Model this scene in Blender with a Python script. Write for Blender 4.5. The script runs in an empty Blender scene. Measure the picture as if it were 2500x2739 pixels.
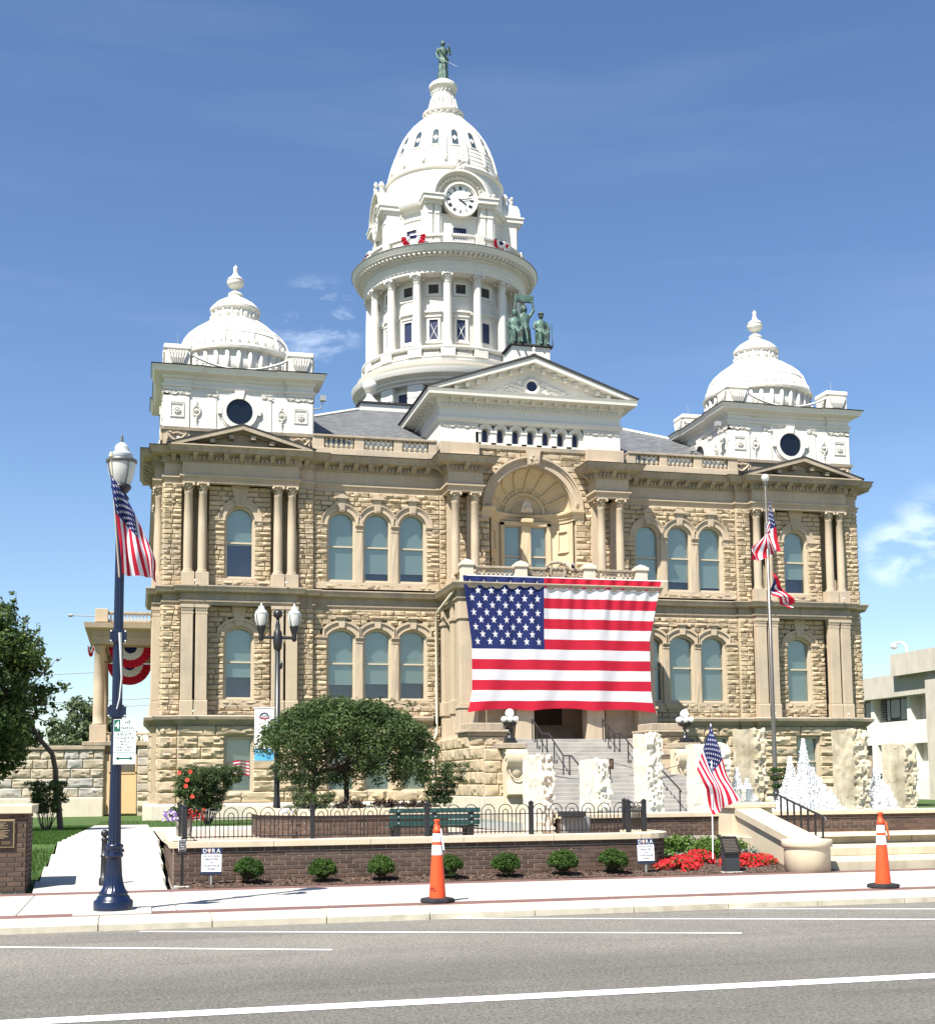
import bpy, math, random
import numpy as np
from mathutils import Vector, Matrix, noise as mnoise
random.seed(11)
R = math.radians
PI = math.pi
sc = bpy.context.scene
COL = sc.collection

# ------------------------------------------------------------------ camera
yaw, pit, rol = .2481, .1047, -.0092
fw = Vector((math.sin(yaw)*math.cos(pit), math.cos(yaw)*math.cos(pit), math.sin(pit)))
rt0 = Vector((math.cos(yaw), -math.sin(yaw), 0)); up0 = rt0.cross(fw)
rt = math.cos(rol)*rt0 + math.sin(rol)*up0
up = -math.sin(rol)*rt0 + math.cos(rol)*up0
cam = bpy.data.cameras.new('camera'); camo = bpy.data.objects.new('camera', cam); COL.objects.link(camo)
m = Matrix((rt, up, -fw)).transposed().to_4x4(); m.translation = (-18.651, -60.3385, 1.5); camo.matrix_world = m
cam.sensor_fit = 'HORIZONTAL'; cam.sensor_width = 36; cam.lens = 3487.05/2500*36
cam.shift_y = (1729.5-1369.5)/2500; cam.clip_start = .1; cam.clip_end = 6000
sc.camera = camo

# ------------------------------------------------------------------ sky, sun, exposure
SUN = Vector((.50, .46, -1)).normalized()
w = bpy.data.worlds.new('World'); sc.world = w; w.use_nodes = True
nt = w.node_tree; nt.nodes.clear()
def N(t, **k):
    n = nt.nodes.new(t)
    for a, b in k.items(): setattr(n, a, b)
    return n
sky = N('ShaderNodeTexSky'); sky.sky_type = 'NISHITA'; sky.sun_disc = False
sky.sun_elevation = math.asin(-SUN.z); sky.sun_rotation = math.atan2(-SUN.x, -SUN.y)
sky.altitude = 200; sky.air_density = 1.0; sky.dust_density = .25; sky.ozone_density = 2.2
tc = N('ShaderNodeTexCoord')
# thin fair-weather cloud wisps all round the sky
mp = N('ShaderNodeMapping'); mp.inputs['Scale'].default_value = (1, 1, 2.4)
n1 = N('ShaderNodeTexNoise'); n1.inputs['Scale'].default_value = 15; n1.inputs['Detail'].default_value = 8; n1.inputs['Roughness'].default_value = .58
n1.inputs['Distortion'].default_value = .3
nt.links.new(tc.outputs['Generated'], mp.inputs[0]); nt.links.new(mp.outputs[0], n1.inputs['Vector'])
def puff(d, r0, r1, seedless=None):
    v = N('ShaderNodeVectorMath', operation='DOT_PRODUCT'); v.inputs[1].default_value = Vector(d).normalized()
    nt.links.new(tc.outputs['Generated'], v.inputs[0])
    q = N('ShaderNodeMapRange'); q.inputs[1].default_value = math.cos(r0); q.inputs[2].default_value = math.cos(r1)
    q.interpolation_type = 'SMOOTHERSTEP'
    nt.links.new(v.outputs['Value'], q.inputs[0]); return q.outputs[0]
masks = [puff((.124, .932, .340), .040, .0), puff((.560, .81, .170), .05, .0), puff((.53, .83, .164), .03, .0),
         puff((.62, .77, .185), .07, .01), puff((-.3, .9, .3), .1, .02), puff((-.8, .5, .3), .14, .02), puff((.7, -.6, .35), .16, .03), puff((-.5, -.8, .3), .16, .03)]
acc = masks[0]
for q in masks[1:]:
    a = N('ShaderNodeMath', operation='MAXIMUM'); nt.links.new(acc, a.inputs[0]); nt.links.new(q, a.inputs[1]); acc = a.outputs[0]
r1 = N('ShaderNodeMapRange'); r1.inputs[1].default_value = .47; r1.inputs[2].default_value = .86
nt.links.new(n1.outputs[0], r1.inputs[0])
mu = N('ShaderNodeMath', operation='MULTIPLY'); nt.links.new(acc, mu.inputs[0]); nt.links.new(r1.outputs[0], mu.inputs[1])
# a faint veil of cirrus
mp2 = N('ShaderNodeMapping'); mp2.inputs['Scale'].default_value = (1.2, 1.2, 9)
nt.links.new(tc.outputs['Generated'], mp2.inputs[0])
n2 = N('ShaderNodeTexNoise'); n2.inputs['Scale'].default_value = 2.2; n2.inputs['Detail'].default_value = 5
nt.links.new(mp2.outputs[0], n2.inputs['Vector'])
r2 = N('ShaderNodeMapRange'); r2.inputs[1].default_value = .5; r2.inputs[2].default_value = .8; r2.inputs[4].default_value = .045
nt.links.new(n2.outputs[0], r2.inputs[0])
ad = N('ShaderNodeMath', operation='ADD'); ad.use_clamp = True; nt.links.new(mu.outputs[0], ad.inputs[0]); nt.links.new(r2.outputs[0], ad.inputs[1])
mx = N('ShaderNodeMix', data_type='RGBA'); nt.links.new(ad.outputs[0], mx.inputs[0]); nt.links.new(sky.outputs[0], mx.inputs[6])
mx.inputs[7].default_value = (9.5, 10.2, 11.2, 1)
SKYS = .075
bg = N('ShaderNodeBackground'); bg.inputs[1].default_value = SKYS
hs = N('ShaderNodeHueSaturation'); hs.inputs['Hue'].default_value = .504; hs.inputs['Saturation'].default_value = 1.12
nt.links.new(mx.outputs[2], hs.inputs['Color']); nt.links.new(hs.outputs[0], bg.inputs[0])
ow = N('ShaderNodeOutputWorld'); nt.links.new(bg.outputs[0], ow.inputs[0])
sl = bpy.data.lights.new('sun', 'SUN'); sl.energy = 5.0; sl.angle = R(.53); sl.color = (1, .955, .88)
so = bpy.data.objects.new('sun', sl); COL.objects.link(so); so.rotation_euler = SUN.to_track_quat('-Z', 'Y').to_euler(); so.location = (-30, -30, 60)
sc.view_settings.view_transform = 'Standard'; sc.view_settings.look = 'None'; sc.view_settings.gamma = 1; sc.view_settings.use_curve_mapping = False
sc.view_settings.exposure = 1.12
sc.cycles.max_bounces = 7; sc.cycles.diffuse_bounces = 3; sc.cycles.glossy_bounces = 3; sc.cycles.transparent_max_bounces = 12; sc.cycles.caustics_reflective = False; sc.cycles.caustics_refractive = False
sc.cycles.use_denoising = True

# ------------------------------------------------------------------ materials
MAT = {}
def mat(name, c, rough=.85, var=.12, scale=3., bump=0., bscale=30., metal=0., rand=0., spec=.35, c2=None, c2at=(.5, .7), c2scale=1.5, streak=0., trans=0., emit=0.):
    if name in MAT: return MAT[name]
    mt = bpy.data.materials.new(name); mt.use_nodes = True; t = mt.node_tree; L = t.links.new
    b = t.nodes['Principled BSDF']; b.inputs['Roughness'].default_value = rough; b.inputs['Metallic'].default_value = metal
    b.inputs['Specular IOR Level'].default_value = spec
    g = t.nodes.new('ShaderNodeNewGeometry')
    no = t.nodes.new('ShaderNodeTexNoise'); no.inputs['Scale'].default_value = scale; no.inputs['Detail'].default_value = 6; no.inputs['Roughness'].default_value = .65
    L(g.outputs['Position'], no.inputs['Vector'])
    mr = t.nodes.new('ShaderNodeMapRange'); mr.inputs[1].default_value = .25; mr.inputs[2].default_value = .75; mr.inputs[3].default_value = 1-var; mr.inputs[4].default_value = 1+var
    L(no.outputs[0], mr.inputs[0]); val = mr.outputs[0]
    if rand:
        oi = t.nodes.new('ShaderNodeObjectInfo'); a = t.nodes.new('ShaderNodeMath'); a.operation = 'ADD'
        L(g.outputs['Random Per Island'], a.inputs[0]); L(oi.outputs['Random'], a.inputs[1])
        f = t.nodes.new('ShaderNodeMath'); f.operation = 'FRACT'; L(a.outputs[0], f.inputs[0])
        q = t.nodes.new('ShaderNodeMapRange'); q.inputs[3].default_value = 1-rand; q.inputs[4].default_value = 1+rand*.8; L(f.outputs[0], q.inputs[0])
        mm = t.nodes.new('ShaderNodeMath'); mm.operation = 'MULTIPLY'; L(val, mm.inputs[0]); L(q.outputs[0], mm.inputs[1]); val = mm.outputs[0]
    if streak:
        mpn = t.nodes.new('ShaderNodeMapping'); mpn.inputs['Scale'].default_value = (5, 5, .35); L(g.outputs['Position'], mpn.inputs[0])
        ns = t.nodes.new('ShaderNodeTexNoise'); ns.inputs['Scale'].default_value = 1.3; ns.inputs['Detail'].default_value = 5; L(mpn.outputs[0], ns.inputs['Vector'])
        q = t.nodes.new('ShaderNodeMapRange'); q.inputs[1].default_value = .5; q.inputs[2].default_value = .78; q.inputs[3].default_value = 1; q.inputs[4].default_value = 1-streak; L(ns.outputs[0], q.inputs[0])
        mm = t.nodes.new('ShaderNodeMath'); mm.operation = 'MULTIPLY'; L(val, mm.inputs[0]); L(q.outputs[0], mm.inputs[1]); val = mm.outputs[0]
    base = None
    if c2:
        n2_ = t.nodes.new('ShaderNodeTexNoise'); n2_.inputs['Scale'].default_value = c2scale; n2_.inputs['Detail'].default_value = 5; L(g.outputs['Position'], n2_.inputs['Vector'])
        src = n2_.outputs[0]
        if rand:
            ad_ = t.nodes.new('ShaderNodeMath'); ad_.operation = 'MULTIPLY_ADD'; L(f.outputs[0], ad_.inputs[0]); ad_.inputs[1].default_value = .35; ad_.inputs[2].default_value = -.17
            a2 = t.nodes.new('ShaderNodeMath'); a2.operation = 'ADD'; L(src, a2.inputs[0]); L(ad_.outputs[0], a2.inputs[1]); src = a2.outputs[0]
        q = t.nodes.new('ShaderNodeMapRange'); q.inputs[1].default_value = c2at[0]; q.inputs[2].default_value = c2at[1]; L(src, q.inputs[0])
        mxx = t.nodes.new('ShaderNodeMix'); mxx.data_type = 'RGBA'; L(q.outputs[0], mxx.inputs[0]); mxx.inputs[6].default_value = (*c, 1); mxx.inputs[7].default_value = (*c2, 1); base = mxx.outputs[2]
    vm = t.nodes.new('ShaderNodeVectorMath'); vm.operation = 'SCALE'; L(val, vm.inputs['Scale'])
    if base is not None: L(base, vm.inputs[0])
    else: vm.inputs[0].default_value = c
    L(vm.outputs[0], b.inputs['Base Color'])
    if bump:
        bn = t.nodes.new('ShaderNodeTexNoise'); bn.inputs['Scale'].default_value = bscale; bn.inputs['Detail'].default_value = 6; L(g.outputs['Position'], bn.inputs['Vector'])
        bu = t.nodes.new('ShaderNodeBump'); bu.inputs['Strength'].default_value = min(bump*10, 1); bu.inputs['Distance'].default_value = bump*.3; L(bn.outputs[0], bu.inputs['Height']); L(bu.outputs[0], b.inputs['Normal'])
    if trans:
        out = t.nodes['Material Output']; tr = t.nodes.new('ShaderNodeBsdfTranslucent'); L(vm.outputs[0], tr.inputs[0])
        ms = t.nodes.new('ShaderNodeMixShader'); ms.inputs[0].default_value = trans; L(b.outputs[0], ms.inputs[1]); L(tr.outputs[0], ms.inputs[2]); L(ms.outputs[0], out.inputs[0])
    MAT[name] = mt; return mt
def glass(name, tint=(1, 1, 1), refl=.05, rough=.02):
    mt = bpy.data.materials.new(name); mt.use_nodes = True; t = mt.node_tree; t.nodes.remove(t.nodes['Principled BSDF'])
    tr = t.nodes.new('ShaderNodeBsdfTransparent'); tr.inputs[0].default_value = (*tint, 1)
    gl = t.nodes.new('ShaderNodeBsdfGlossy'); gl.inputs['Roughness'].default_value = rough
    fr = t.nodes.new('ShaderNodeLayerWeight'); fr.inputs[0].default_value = .25
    mr = t.nodes.new('ShaderNodeMapRange'); mr.inputs[3].default_value = refl; mr.inputs[4].default_value = .8; t.links.new(fr.outputs['Fresnel'], mr.inputs[0])
    ms = t.nodes.new('ShaderNodeMixShader'); t.links.new(mr.outputs[0], ms.inputs[0]); t.links.new(tr.outputs[0], ms.inputs[1]); t.links.new(gl.outputs[0], ms.inputs[2])
    t.links.new(ms.outputs[0], t.nodes['Material Output'].inputs[0]); MAT[name] = mt; return mt
STONE = mat('rock_faced_sandstone', (.475, .375, .245), .95, .2, 2.2, .05, 16, rand=.2, c2=(.37, .295, .215), c2at=(.5, .8), c2scale=.6)
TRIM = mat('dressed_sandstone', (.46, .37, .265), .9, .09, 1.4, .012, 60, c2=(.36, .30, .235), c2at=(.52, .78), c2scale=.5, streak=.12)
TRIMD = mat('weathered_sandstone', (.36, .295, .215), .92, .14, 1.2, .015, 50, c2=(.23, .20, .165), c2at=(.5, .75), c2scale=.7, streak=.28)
PALE = mat('pale_limestone_plinth', (.60, .54, .43), .9, .08, 1.5, .02, 40, streak=.1)
MORTAR = mat('lime_mortar', (.43, .35, .24), .95, .1, 3, .01, 60)
WHITE = mat('white_painted_metal', (.665, .635, .57), .55, .03, 1.0, .004, 30, streak=.06)
ROOFD = mat('dark_roof_edge', (.035, .035, .038), .7, .2)
SLATE = None
DARK = mat('dark_interior', (.012, .016, .028), .6, .1)
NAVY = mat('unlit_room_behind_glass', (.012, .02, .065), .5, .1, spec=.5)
BLIND = mat('teal_roller_blind', (.36, .50, .45), .8, .03, 8)
GLASS = glass('window_glass')
BRONZE = mat('green_bronze', (.085, .15, .12), .55, .35, 3.5, .02, 12, metal=.25, c2=(.05, .065, .055), c2at=(.45, .65), c2scale=3)
BLACKI = mat('black_painted_iron', (.016, .016, .018), .4, .15, spec=.5)
NAVYP = mat('navy_painted_steel', (.004, .010, .036), .28, .12, 2, spec=.6)
CONC = mat('sidewalk_concrete', (.44, .415, .365), .9, .07, 1.2, .008, 90, c2=(.42, .39, .34), c2at=(.55, .75), c2scale=.5)
CAST = mat('cast_stone', (.56, .475, .34), .88, .08, 1.5, .008, 70, streak=.1)
CURB = mat('kerb_concrete', (.52, .475, .37), .9, .15, 3, .02, 50, c2=(.40, .36, .27), c2at=(.5, .7), c2scale=4)
BRICK = mat('brown_brick', (.098, .062, .044), .85, .15, 6, .02, 60, rand=.28)
BMORT = mat('brick_mortar', (.42, .37, .32), .95, .1, 8)
ORANGE = mat('orange_plastic', (.82, .082, .022), .45, .08, 5)
RUBBER = mat('black_rubber', (.022, .022, .024), .75, .25, 8)
REFL = mat('white_reflective_sleeve', (.82, .82, .82), .4, .03)
PLASTW = mat('white_globe_glass', (.85, .84, .80), .35, .02)
GREENP = mat('dark_green_slats', (.015, .06, .055), .45, .15, 4, spec=.45)
WHITEP = mat('white_sign_face', (.8, .8, .8), .5, .02)
NAVYS = mat('navy_sign_paint', (.012, .028, .075), .5, .05)
RED = mat('flag_red', (.50, .010, .035), .85, .05, 6, trans=.25)
FWHITE = mat('flag_white', (.72, .71, .74), .85, .03, 6, trans=.25)
FBLUE = mat('flag_blue', (.012, .022, .115), .85, .08, 6, trans=.2)
MULCH = mat('bark_mulch', (.075, .048, .035), .98, .45, 18, .04, 60, c2=(.13, .09, .07), c2at=(.5, .7), c2scale=25)
BARK = mat('tree_bark', (.07, .055, .045), .95, .3, 12, .04, 40)
STEEL = mat('brushed_steel_pole', (.20, .18, .155), .4, .1, 3, metal=.8)
GREY = mat('grey_metal', (.3, .3, .3), .5, .1)
# slate roof
def slate():
    mt = bpy.data.materials.new('slate_roof'); mt.use_nodes = True; t = mt.node_tree; L = t.links.new; b = t.nodes['Principled BSDF']; b.inputs['Roughness'].default_value = .6
    tcn = t.nodes.new('ShaderNodeTexCoord'); br = t.nodes.new('ShaderNodeTexBrick')
    L(tcn.outputs['UV'], br.inputs[0])
    br.inputs['Color1'].default_value = (.085, .09, .095, 1); br.inputs['Color2'].default_value = (.15, .155, .155, 1); br.inputs['Mortar'].default_value = (.035, .035, .04, 1)
    br.inputs['Scale'].default_value = 1; br.inputs['Brick Width'].default_value = .32; br.inputs['Row Height'].default_value = .22; br.inputs['Mortar Size'].default_value = .012
    L(br.outputs[0], b.inputs['Base Color']); bu = t.nodes.new('ShaderNodeBump'); bu.inputs['Distance'].default_value = .02; bu.inputs['Strength'].default_value = .6; bu.invert = True; L(br.outputs[1], bu.inputs['Height']); L(bu.outputs[0], b.inputs['Normal'])
    return mt
SLATE = slate()
def paving(name, c1, c2, mo, bw, rh, ms=.006, off=.5):
    mt = bpy.data.materials.new(name); mt.use_nodes = True; t = mt.node_tree; L = t.links.new; b = t.nodes['Principled BSDF']; b.inputs['Roughness'].default_value = .9
    g = t.nodes.new('ShaderNodeNewGeometry'); br = t.nodes.new('ShaderNodeTexBrick'); L(g.outputs['Position'], br.inputs[0]); br.offset = off
    br.inputs['Color1'].default_value = (*c1, 1); br.inputs['Color2'].default_value = (*c2, 1); br.inputs['Mortar'].default_value = (*mo, 1)
    br.inputs['Scale'].default_value = 1; br.inputs['Brick Width'].default_value = bw; br.inputs['Row Height'].default_value = rh; br.inputs['Mortar Size'].default_value = ms
    no = t.nodes.new('ShaderNodeTexNoise'); no.inputs['Scale'].default_value = 2.; no.inputs['Detail'].default_value = 6; L(g.outputs['Position'], no.inputs['Vector'])
    mr = t.nodes.new('ShaderNodeMapRange'); mr.inputs[3].default_value = .7; mr.inputs[4].default_value = 1.3; L(no.outputs[0], mr.inputs[0])
    vm = t.nodes.new('ShaderNodeVectorMath'); vm.operation = 'SCALE'; L(br.outputs[0], vm.inputs[0]); L(mr.outputs[0], vm.inputs['Scale']); L(vm.outputs[0], b.inputs['Base Color'])
    return mt
PAVER = paving('brick_pavers', (.19, .085, .07), (.12, .065, .058), (.13, .10, .09), .2, .1)
TERR = paving('plaza_pavers', (.44, .31, .24), (.50, .41, .32), (.34, .28, .22), .42, .21, .012)
def asphalt():
    mt = bpy.data.materials.new('worn_asphalt'); mt.use_nodes = True; t = mt.node_tree; L = t.links.new; b = t.nodes['Principled BSDF']; b.inputs['Roughness'].default_value = .9
    g = t.nodes.new('ShaderNodeNewGeometry')
    def no(s, d, sv=None):
        q = t.nodes.new('ShaderNodeTexNoise'); q.inputs['Scale'].default_value = s; q.inputs['Detail'].default_value = d; q.inputs['Roughness'].default_value = .7
        if sv:
            mpn = t.nodes.new('ShaderNodeMapping'); mpn.inputs['Scale'].default_value = sv; L(g.outputs['Position'], mpn.inputs[0]); L(mpn.outputs[0], q.inputs['Vector'])
        else: L(g.outputs['Position'], q.inputs['Vector'])
        return q.outputs[0]
    def mr(s, a, b_, c, d):
        q = t.nodes.new('ShaderNodeMapRange'); q.inputs[1].default_value = a; q.inputs[2].default_value = b_; q.inputs[3].default_value = c; q.inputs[4].default_value = d; L(s, q.inputs[0]); return q.outputs[0]
    def mul(a, b_):
        q = t.nodes.new('ShaderNodeMath'); q.operation = 'MULTIPLY'; L(a, q.inputs[0]); L(b_, q.inputs[1]); return q.outputs[0]
    agg = mr(no(38, 3), .3, .7, .45, 1.55)
    fine = mr(no(110, 2), .3, .7, .7, 1.3)
    big = mr(no(.5, 4), .3, .7, .88, 1.1)
    wear = mr(no(1, 4, (.12, 1.1, 1)), .5, .7, 1.0, .78)
    v = mul(mul(agg, fine), mul(big, wear))
    sx = t.nodes.new('ShaderNodeSeparateXYZ'); L(g.outputs['Position'], sx.inputs[0])
    lane = t.nodes.new('ShaderNodeMapRange'); lane.interpolation_type = 'SMOOTHSTEP'; lane.inputs[1].default_value = -49.2; lane.inputs[2].default_value = -47.9; lane.inputs[3].default_value = .82; lane.inputs[4].default_value = 1.15; L(sx.outputs[1], lane.inputs[0])
    v = mul(v, lane.outputs[0])
    vm = t.nodes.new('ShaderNodeVectorMath'); vm.operation = 'SCALE'; vm.inputs[0].default_value = (.162, .150, .128); L(v, vm.inputs['Scale']); L(vm.outputs[0], b.inputs['Base Color'])
    bu = t.nodes.new('ShaderNodeBump'); bu.inputs['Distance'].default_value = .012; bu.inputs['Strength'].default_value = .8; L(agg, bu.inputs['Height']); L(bu.outputs[0], b.inputs['Normal'])
    return mt
ASPH = asphalt()
PAINT = mat('road_paint', (.68, .68, .66), .8, .12, 20, .01, 60, c2=(.40, .39, .37), c2at=(.62, .74), c2scale=14)
GRASS = mat('lawn_soil_green', (.045, .085, .016), .95, .3, 3, .03, 60)
BLADE = mat('grass_blades', (.06, .125, .02), .9, .25, 5, rand=.3, trans=.3)
def leafmat(name, c, c2=None, rand=.35): return mat(name, c, .6, .12, 2, rand=rand, trans=.35, spec=.3, c2=c2, c2at=(.4, .75), c2scale=1.2)

# ------------------------------------------------------------------ mesh helpers
class MB:
    def __init__(s): s.v = []; s.f = []; s.m = []
    def add(s, vs, fs, mi=0):
        n = len(s.v); s.v.extend(vs)
        for f in fs: s.f.append(tuple(i+n for i in f)); s.m.append(mi)
    def box(s, x0, x1, y0, y1, z0, z1, mi=0):
        s.add([(x0, y0, z0), (x1, y0, z0), (x1, y1, z0), (x0, y1, z0), (x0, y0, z1), (x1, y0, z1), (x1, y1, z1), (x0, y1, z1)],
              [(3, 2, 1, 0), (4, 5, 6, 7), (0, 1, 5, 4), (1, 2, 6, 5), (2, 3, 7, 6), (3, 0, 4, 7)], mi); return s
    def bbox(s, x0, x1, y0, y1, z0, z1, b=.01, mi=0):   # box with chamfered edges
        vs = []; xs = (x0, x1); ys = (y0, y1); zs = (z0, z1); idx = {}
        for i in (0, 1):
            for j in (0, 1):
                for k in (0, 1):
                    sx, sy, sz = (1, -1)[i], (1, -1)[j], (1, -1)[k]
                    for a in range(3):
                        p = [xs[i]+sx*b, ys[j]+sy*b, zs[k]+sz*b]; p[a] = (xs[i], ys[j], zs[k])[a]; idx[i, j, k, a] = len(vs); vs.append(tuple(p))
        fs = []
        def q(*c): fs.append(tuple(idx[t] for t in c))
        for i in (0, 1):
            o = [(i, 0, 0, 0), (i, 1, 0, 0), (i, 1, 1, 0), (i, 0, 1, 0)]; q(*(o if i else o[::-1]))
            o = [(0, i, 0, 1), (0, i, 1, 1), (1, i, 1, 1), (1, i, 0, 1)]; q(*(o if i else o[::-1]))
            o = [(0, 0, i, 2), (1, 0, i, 2), (1, 1, i, 2), (0, 1, i, 2)]; q(*(o if i else o[::-1]))
        for j in (0, 1):
            for k in (0, 1):
                q((0, j, k, 1), (1, j, k, 1), (1, j, k, 2), (0, j, k, 2)); q((j, 0, k, 0), (j, 1, k, 0), (j, 1, k, 2), (j, 0, k, 2)); q((j, k, 0, 0), (j, k, 1, 0), (j, k, 1, 1), (j, k, 0, 1))
        for i in (0, 1):
            for j in (0, 1):
                for k in (0, 1): q((i, j, k, 0), (i, j, k, 1), (i, j, k, 2))
        s.add(vs, fs, mi); return s
    def lathe(s, prof, seg=16, cx=0, cy=0, a0=0, a1=2*PI, mi=0, cap=True, rot=0):
        full = abs(a1-a0-2*PI) < 1e-6; n = seg if full else seg+1; vs = []
        for r, z in prof:
            for i in range(n):
                a = rot+a0+(a1-a0)*i/seg; vs.append((cx+r*math.cos(a), cy+r*math.sin(a), z))
        fs = []
        for j in range(len(prof)-1):
            for i in range(seg):
                k = (i+1) % n if full else i+1
                fs.append((j*n+i, j*n+k, (j+1)*n+k, (j+1)*n+i))
        if full and cap:
            if prof[0][0] > 1e-4: fs.append(tuple(range(n))[::-1])
            if prof[-1][0] > 1e-4: fs.append(tuple(range((len(prof)-1)*n, len(prof)*n)))
        s.add(vs, fs, mi); return s
    def tube(s, pts, r, seg=8, mi=0, cap=True, close=False):
        pts = [Vector(p) for p in pts]; n = len(pts); rs = r if isinstance(r, (list, tuple)) else [r]*n; vs = []; fs = []
        ref = None
        for i, p in enumerate(pts):
            a = pts[(i-1) % n] if (i or close) else p; b = pts[(i+1) % n] if (i < n-1 or close) else p
            t = (b-a).normalized()
            if ref is None: ref = Vector((0, 0, 1)) if abs(t.z) < .9 else Vector((1, 0, 0))
            u = t.cross(ref).normalized(); v = u.cross(t).normalized(); ref = v
            for k in range(seg):
                an = 2*PI*k/seg; vs.append(tuple(p+rs[i]*(math.cos(an)*u+math.sin(an)*v)))
        for i in range(n if close else n-1):
            j = (i+1) % n
            for k in range(seg):
                l = (k+1) % seg; fs.append((i*seg+k, j*seg+k, j*seg+l, i*seg+l))
        if cap and not close: fs.append(tuple(range(seg))); fs.append(tuple(range((n-1)*seg, n*seg))[::-1])
        s.add(vs, fs, mi); return s
    def sphere(s, c, r, seg=12, rings=8, mi=0, sq=(1, 1, 1)):
        prof = [(math.sin(PI*i/rings), -math.cos(PI*i/rings)) for i in range(rings+1)]; vs = []
        for a, z in prof:
            for i in range(seg): vs.append((c[0]+r*sq[0]*a*math.cos(2*PI*i/seg), c[1]+r*sq[1]*a*math.sin(2*PI*i/seg), c[2]+r*sq[2]*z))
        fs = [(j*seg+i, j*seg+(i+1) % seg, (j+1)*seg+(i+1) % seg, (j+1)*seg+i) for j in range(rings) for i in range(seg)]
        s.add(vs, fs, mi); return s
    def sweep(s, prof, path, mi=0, close=False, cap=True):
        # prof: closed loop of (out, z); path: plan points, outward is to the right of travel
        n = len(path); k = len(prof); vs = []
        P = [Vector(p) for p in path]
        def nrm(a, b): d = (b-a).normalized(); return Vector((d.y, -d.x))
        for i in range(n):
            n1_ = nrm(P[i-1], P[i]) if (i or close) else None; n2_ = nrm(P[i], P[(i+1) % n]) if (i < n-1 or close) else None
            if n1_ is None: mm = n2_
            elif n2_ is None: mm = n1_
            else: mm = (n1_+n2_)/max(.2, 1+n1_.dot(n2_))
            for o, z in prof: vs.append((P[i].x+mm.x*o, P[i].y+mm.y*o, z))
        fs = []
        for i in range(n if close else n-1):
            j = (i+1) % n
            for q in range(k): r_ = (q+1) % k; fs.append((i*k+q, i*k+r_, j*k+r_, j*k+q))
        if cap and not close: fs.append(tuple(range(k))[::-1]); fs.append(tuple(range((n-1)*k, n*k)))
        s.add(vs, fs, mi); return s
    def prism(s, poly, f0, f1, mi=0):   # poly of 2-D points mapped by f0 (front) and f1 (back)
        n = len(poly); vs = [f0(*p) for p in poly]+[f1(*p) for p in poly]
        s.add(vs, [tuple(range(n)), tuple(range(n, 2*n))[::-1]]+[(i+n, (i+1) % n+n, (i+1) % n, i) for i in range(n)], mi); return s
    def band(s, inner, outer, f0, f1, mi=0, close=False):
        n = len(inner); vs = [f0(*p) for p in inner]+[f0(*p) for p in outer]+[f1(*p) for p in inner]+[f1(*p) for p in outer]; fs = []
        for i in range(n if close else n-1):
            j = (i+1) % n
            fs += [(i, j, n+j, n+i), (2*n+j, 2*n+i, 3*n+i, 3*n+j), (i, 2*n+i, 2*n+j, j), (n+j, 3*n+j, 3*n+i, n+i)]
        if not close:
            e = n-1; fs += [(0, n, 3*n, 2*n), (e, 2*n+e, 3*n+e, n+e)]
        s.add(vs, fs, mi); return s
    def mesh(s, name, mats, smooth=False):
        me = bpy.data.meshes.new(name); me.from_pydata(s.v, [], s.f)
        for q in (mats if isinstance(mats, (list, tuple)) else [mats]): me.materials.append(q)
        if any(s.m): me.polygons.foreach_set('material_index', s.m)
        if smooth: me.polygons.foreach_set('use_smooth', [True]*len(s.f))
        me.update(); return me
    def obj(s, name, mats, parent=None, smooth=False, loc=None, rz=0, world=True):
        return link(name, s.mesh(name, mats, smooth), parent, loc, rz, world)
def fixn(me):
    import bmesh
    b = bmesh.new(); b.from_mesh(me); bmesh.ops.recalc_face_normals(b, faces=b.faces); b.to_mesh(me); b.free()
def link(name, me, parent=None, loc=None, rz=0, world=False):
    o = bpy.data.objects.new(name, me); COL.objects.link(o)
    if loc is not None: o.location = loc
    o.rotation_euler = (0, 0, rz)
    if parent is not None:
        o.parent = parent
    return o
def tag(o, label=None, cat=None, group=None, kind=None):
    if label: o['label'] = label
    if cat: o['category'] = cat
    if group: o['group'] = group
    if kind: o['kind'] = kind
    return o
def thing(name, label, cat, loc=(0, 0, 0), rz=0, group=None):
    o = bpy.data.objects.new(name, None); COL.objects.link(o); o.location = loc; o.rotation_euler = (0, 0, rz); o.empty_display_size = .2
    return tag(o, label, cat, group)
def dup(o, parent=None, loc=None, rz=None):
    c = o.copy(); COL.objects.link(c); c.parent = parent
    if loc is not None: c.location = loc
    if rz is not None: c.rotation_euler = (0, 0, rz)
    for ch in list(o.children): dup(ch, c)
    return c
def arcsm(me, ang=35):
    me.polygons.foreach_set('use_smooth', [True]*len(me.polygons))
    try: me.set_sharp_from_angle(angle=R(ang))
    except Exception: pass
    return me
def text(body, size, matl, parent, loc, rot=(PI/2, 0, 0), name='lettering', align='CENTER', ext=.0008, sx=1):
    c = bpy.data.curves.new(name, 'FONT'); c.body = body; c.size = size; c.align_x = align; c.align_y = 'CENTER'; c.extrude = ext; c.resolution_u = 2
    t = bpy.data.objects.new(name, c); me = bpy.data.meshes.new_from_object(t); bpy.data.objects.remove(t); me.materials.clear(); me.materials.append(matl)
    o = bpy.data.objects.new(name, me); COL.objects.link(o); o.parent = parent; o.location = loc; o.rotation_euler = rot; o.scale = (sx, 1, 1); return o
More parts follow.
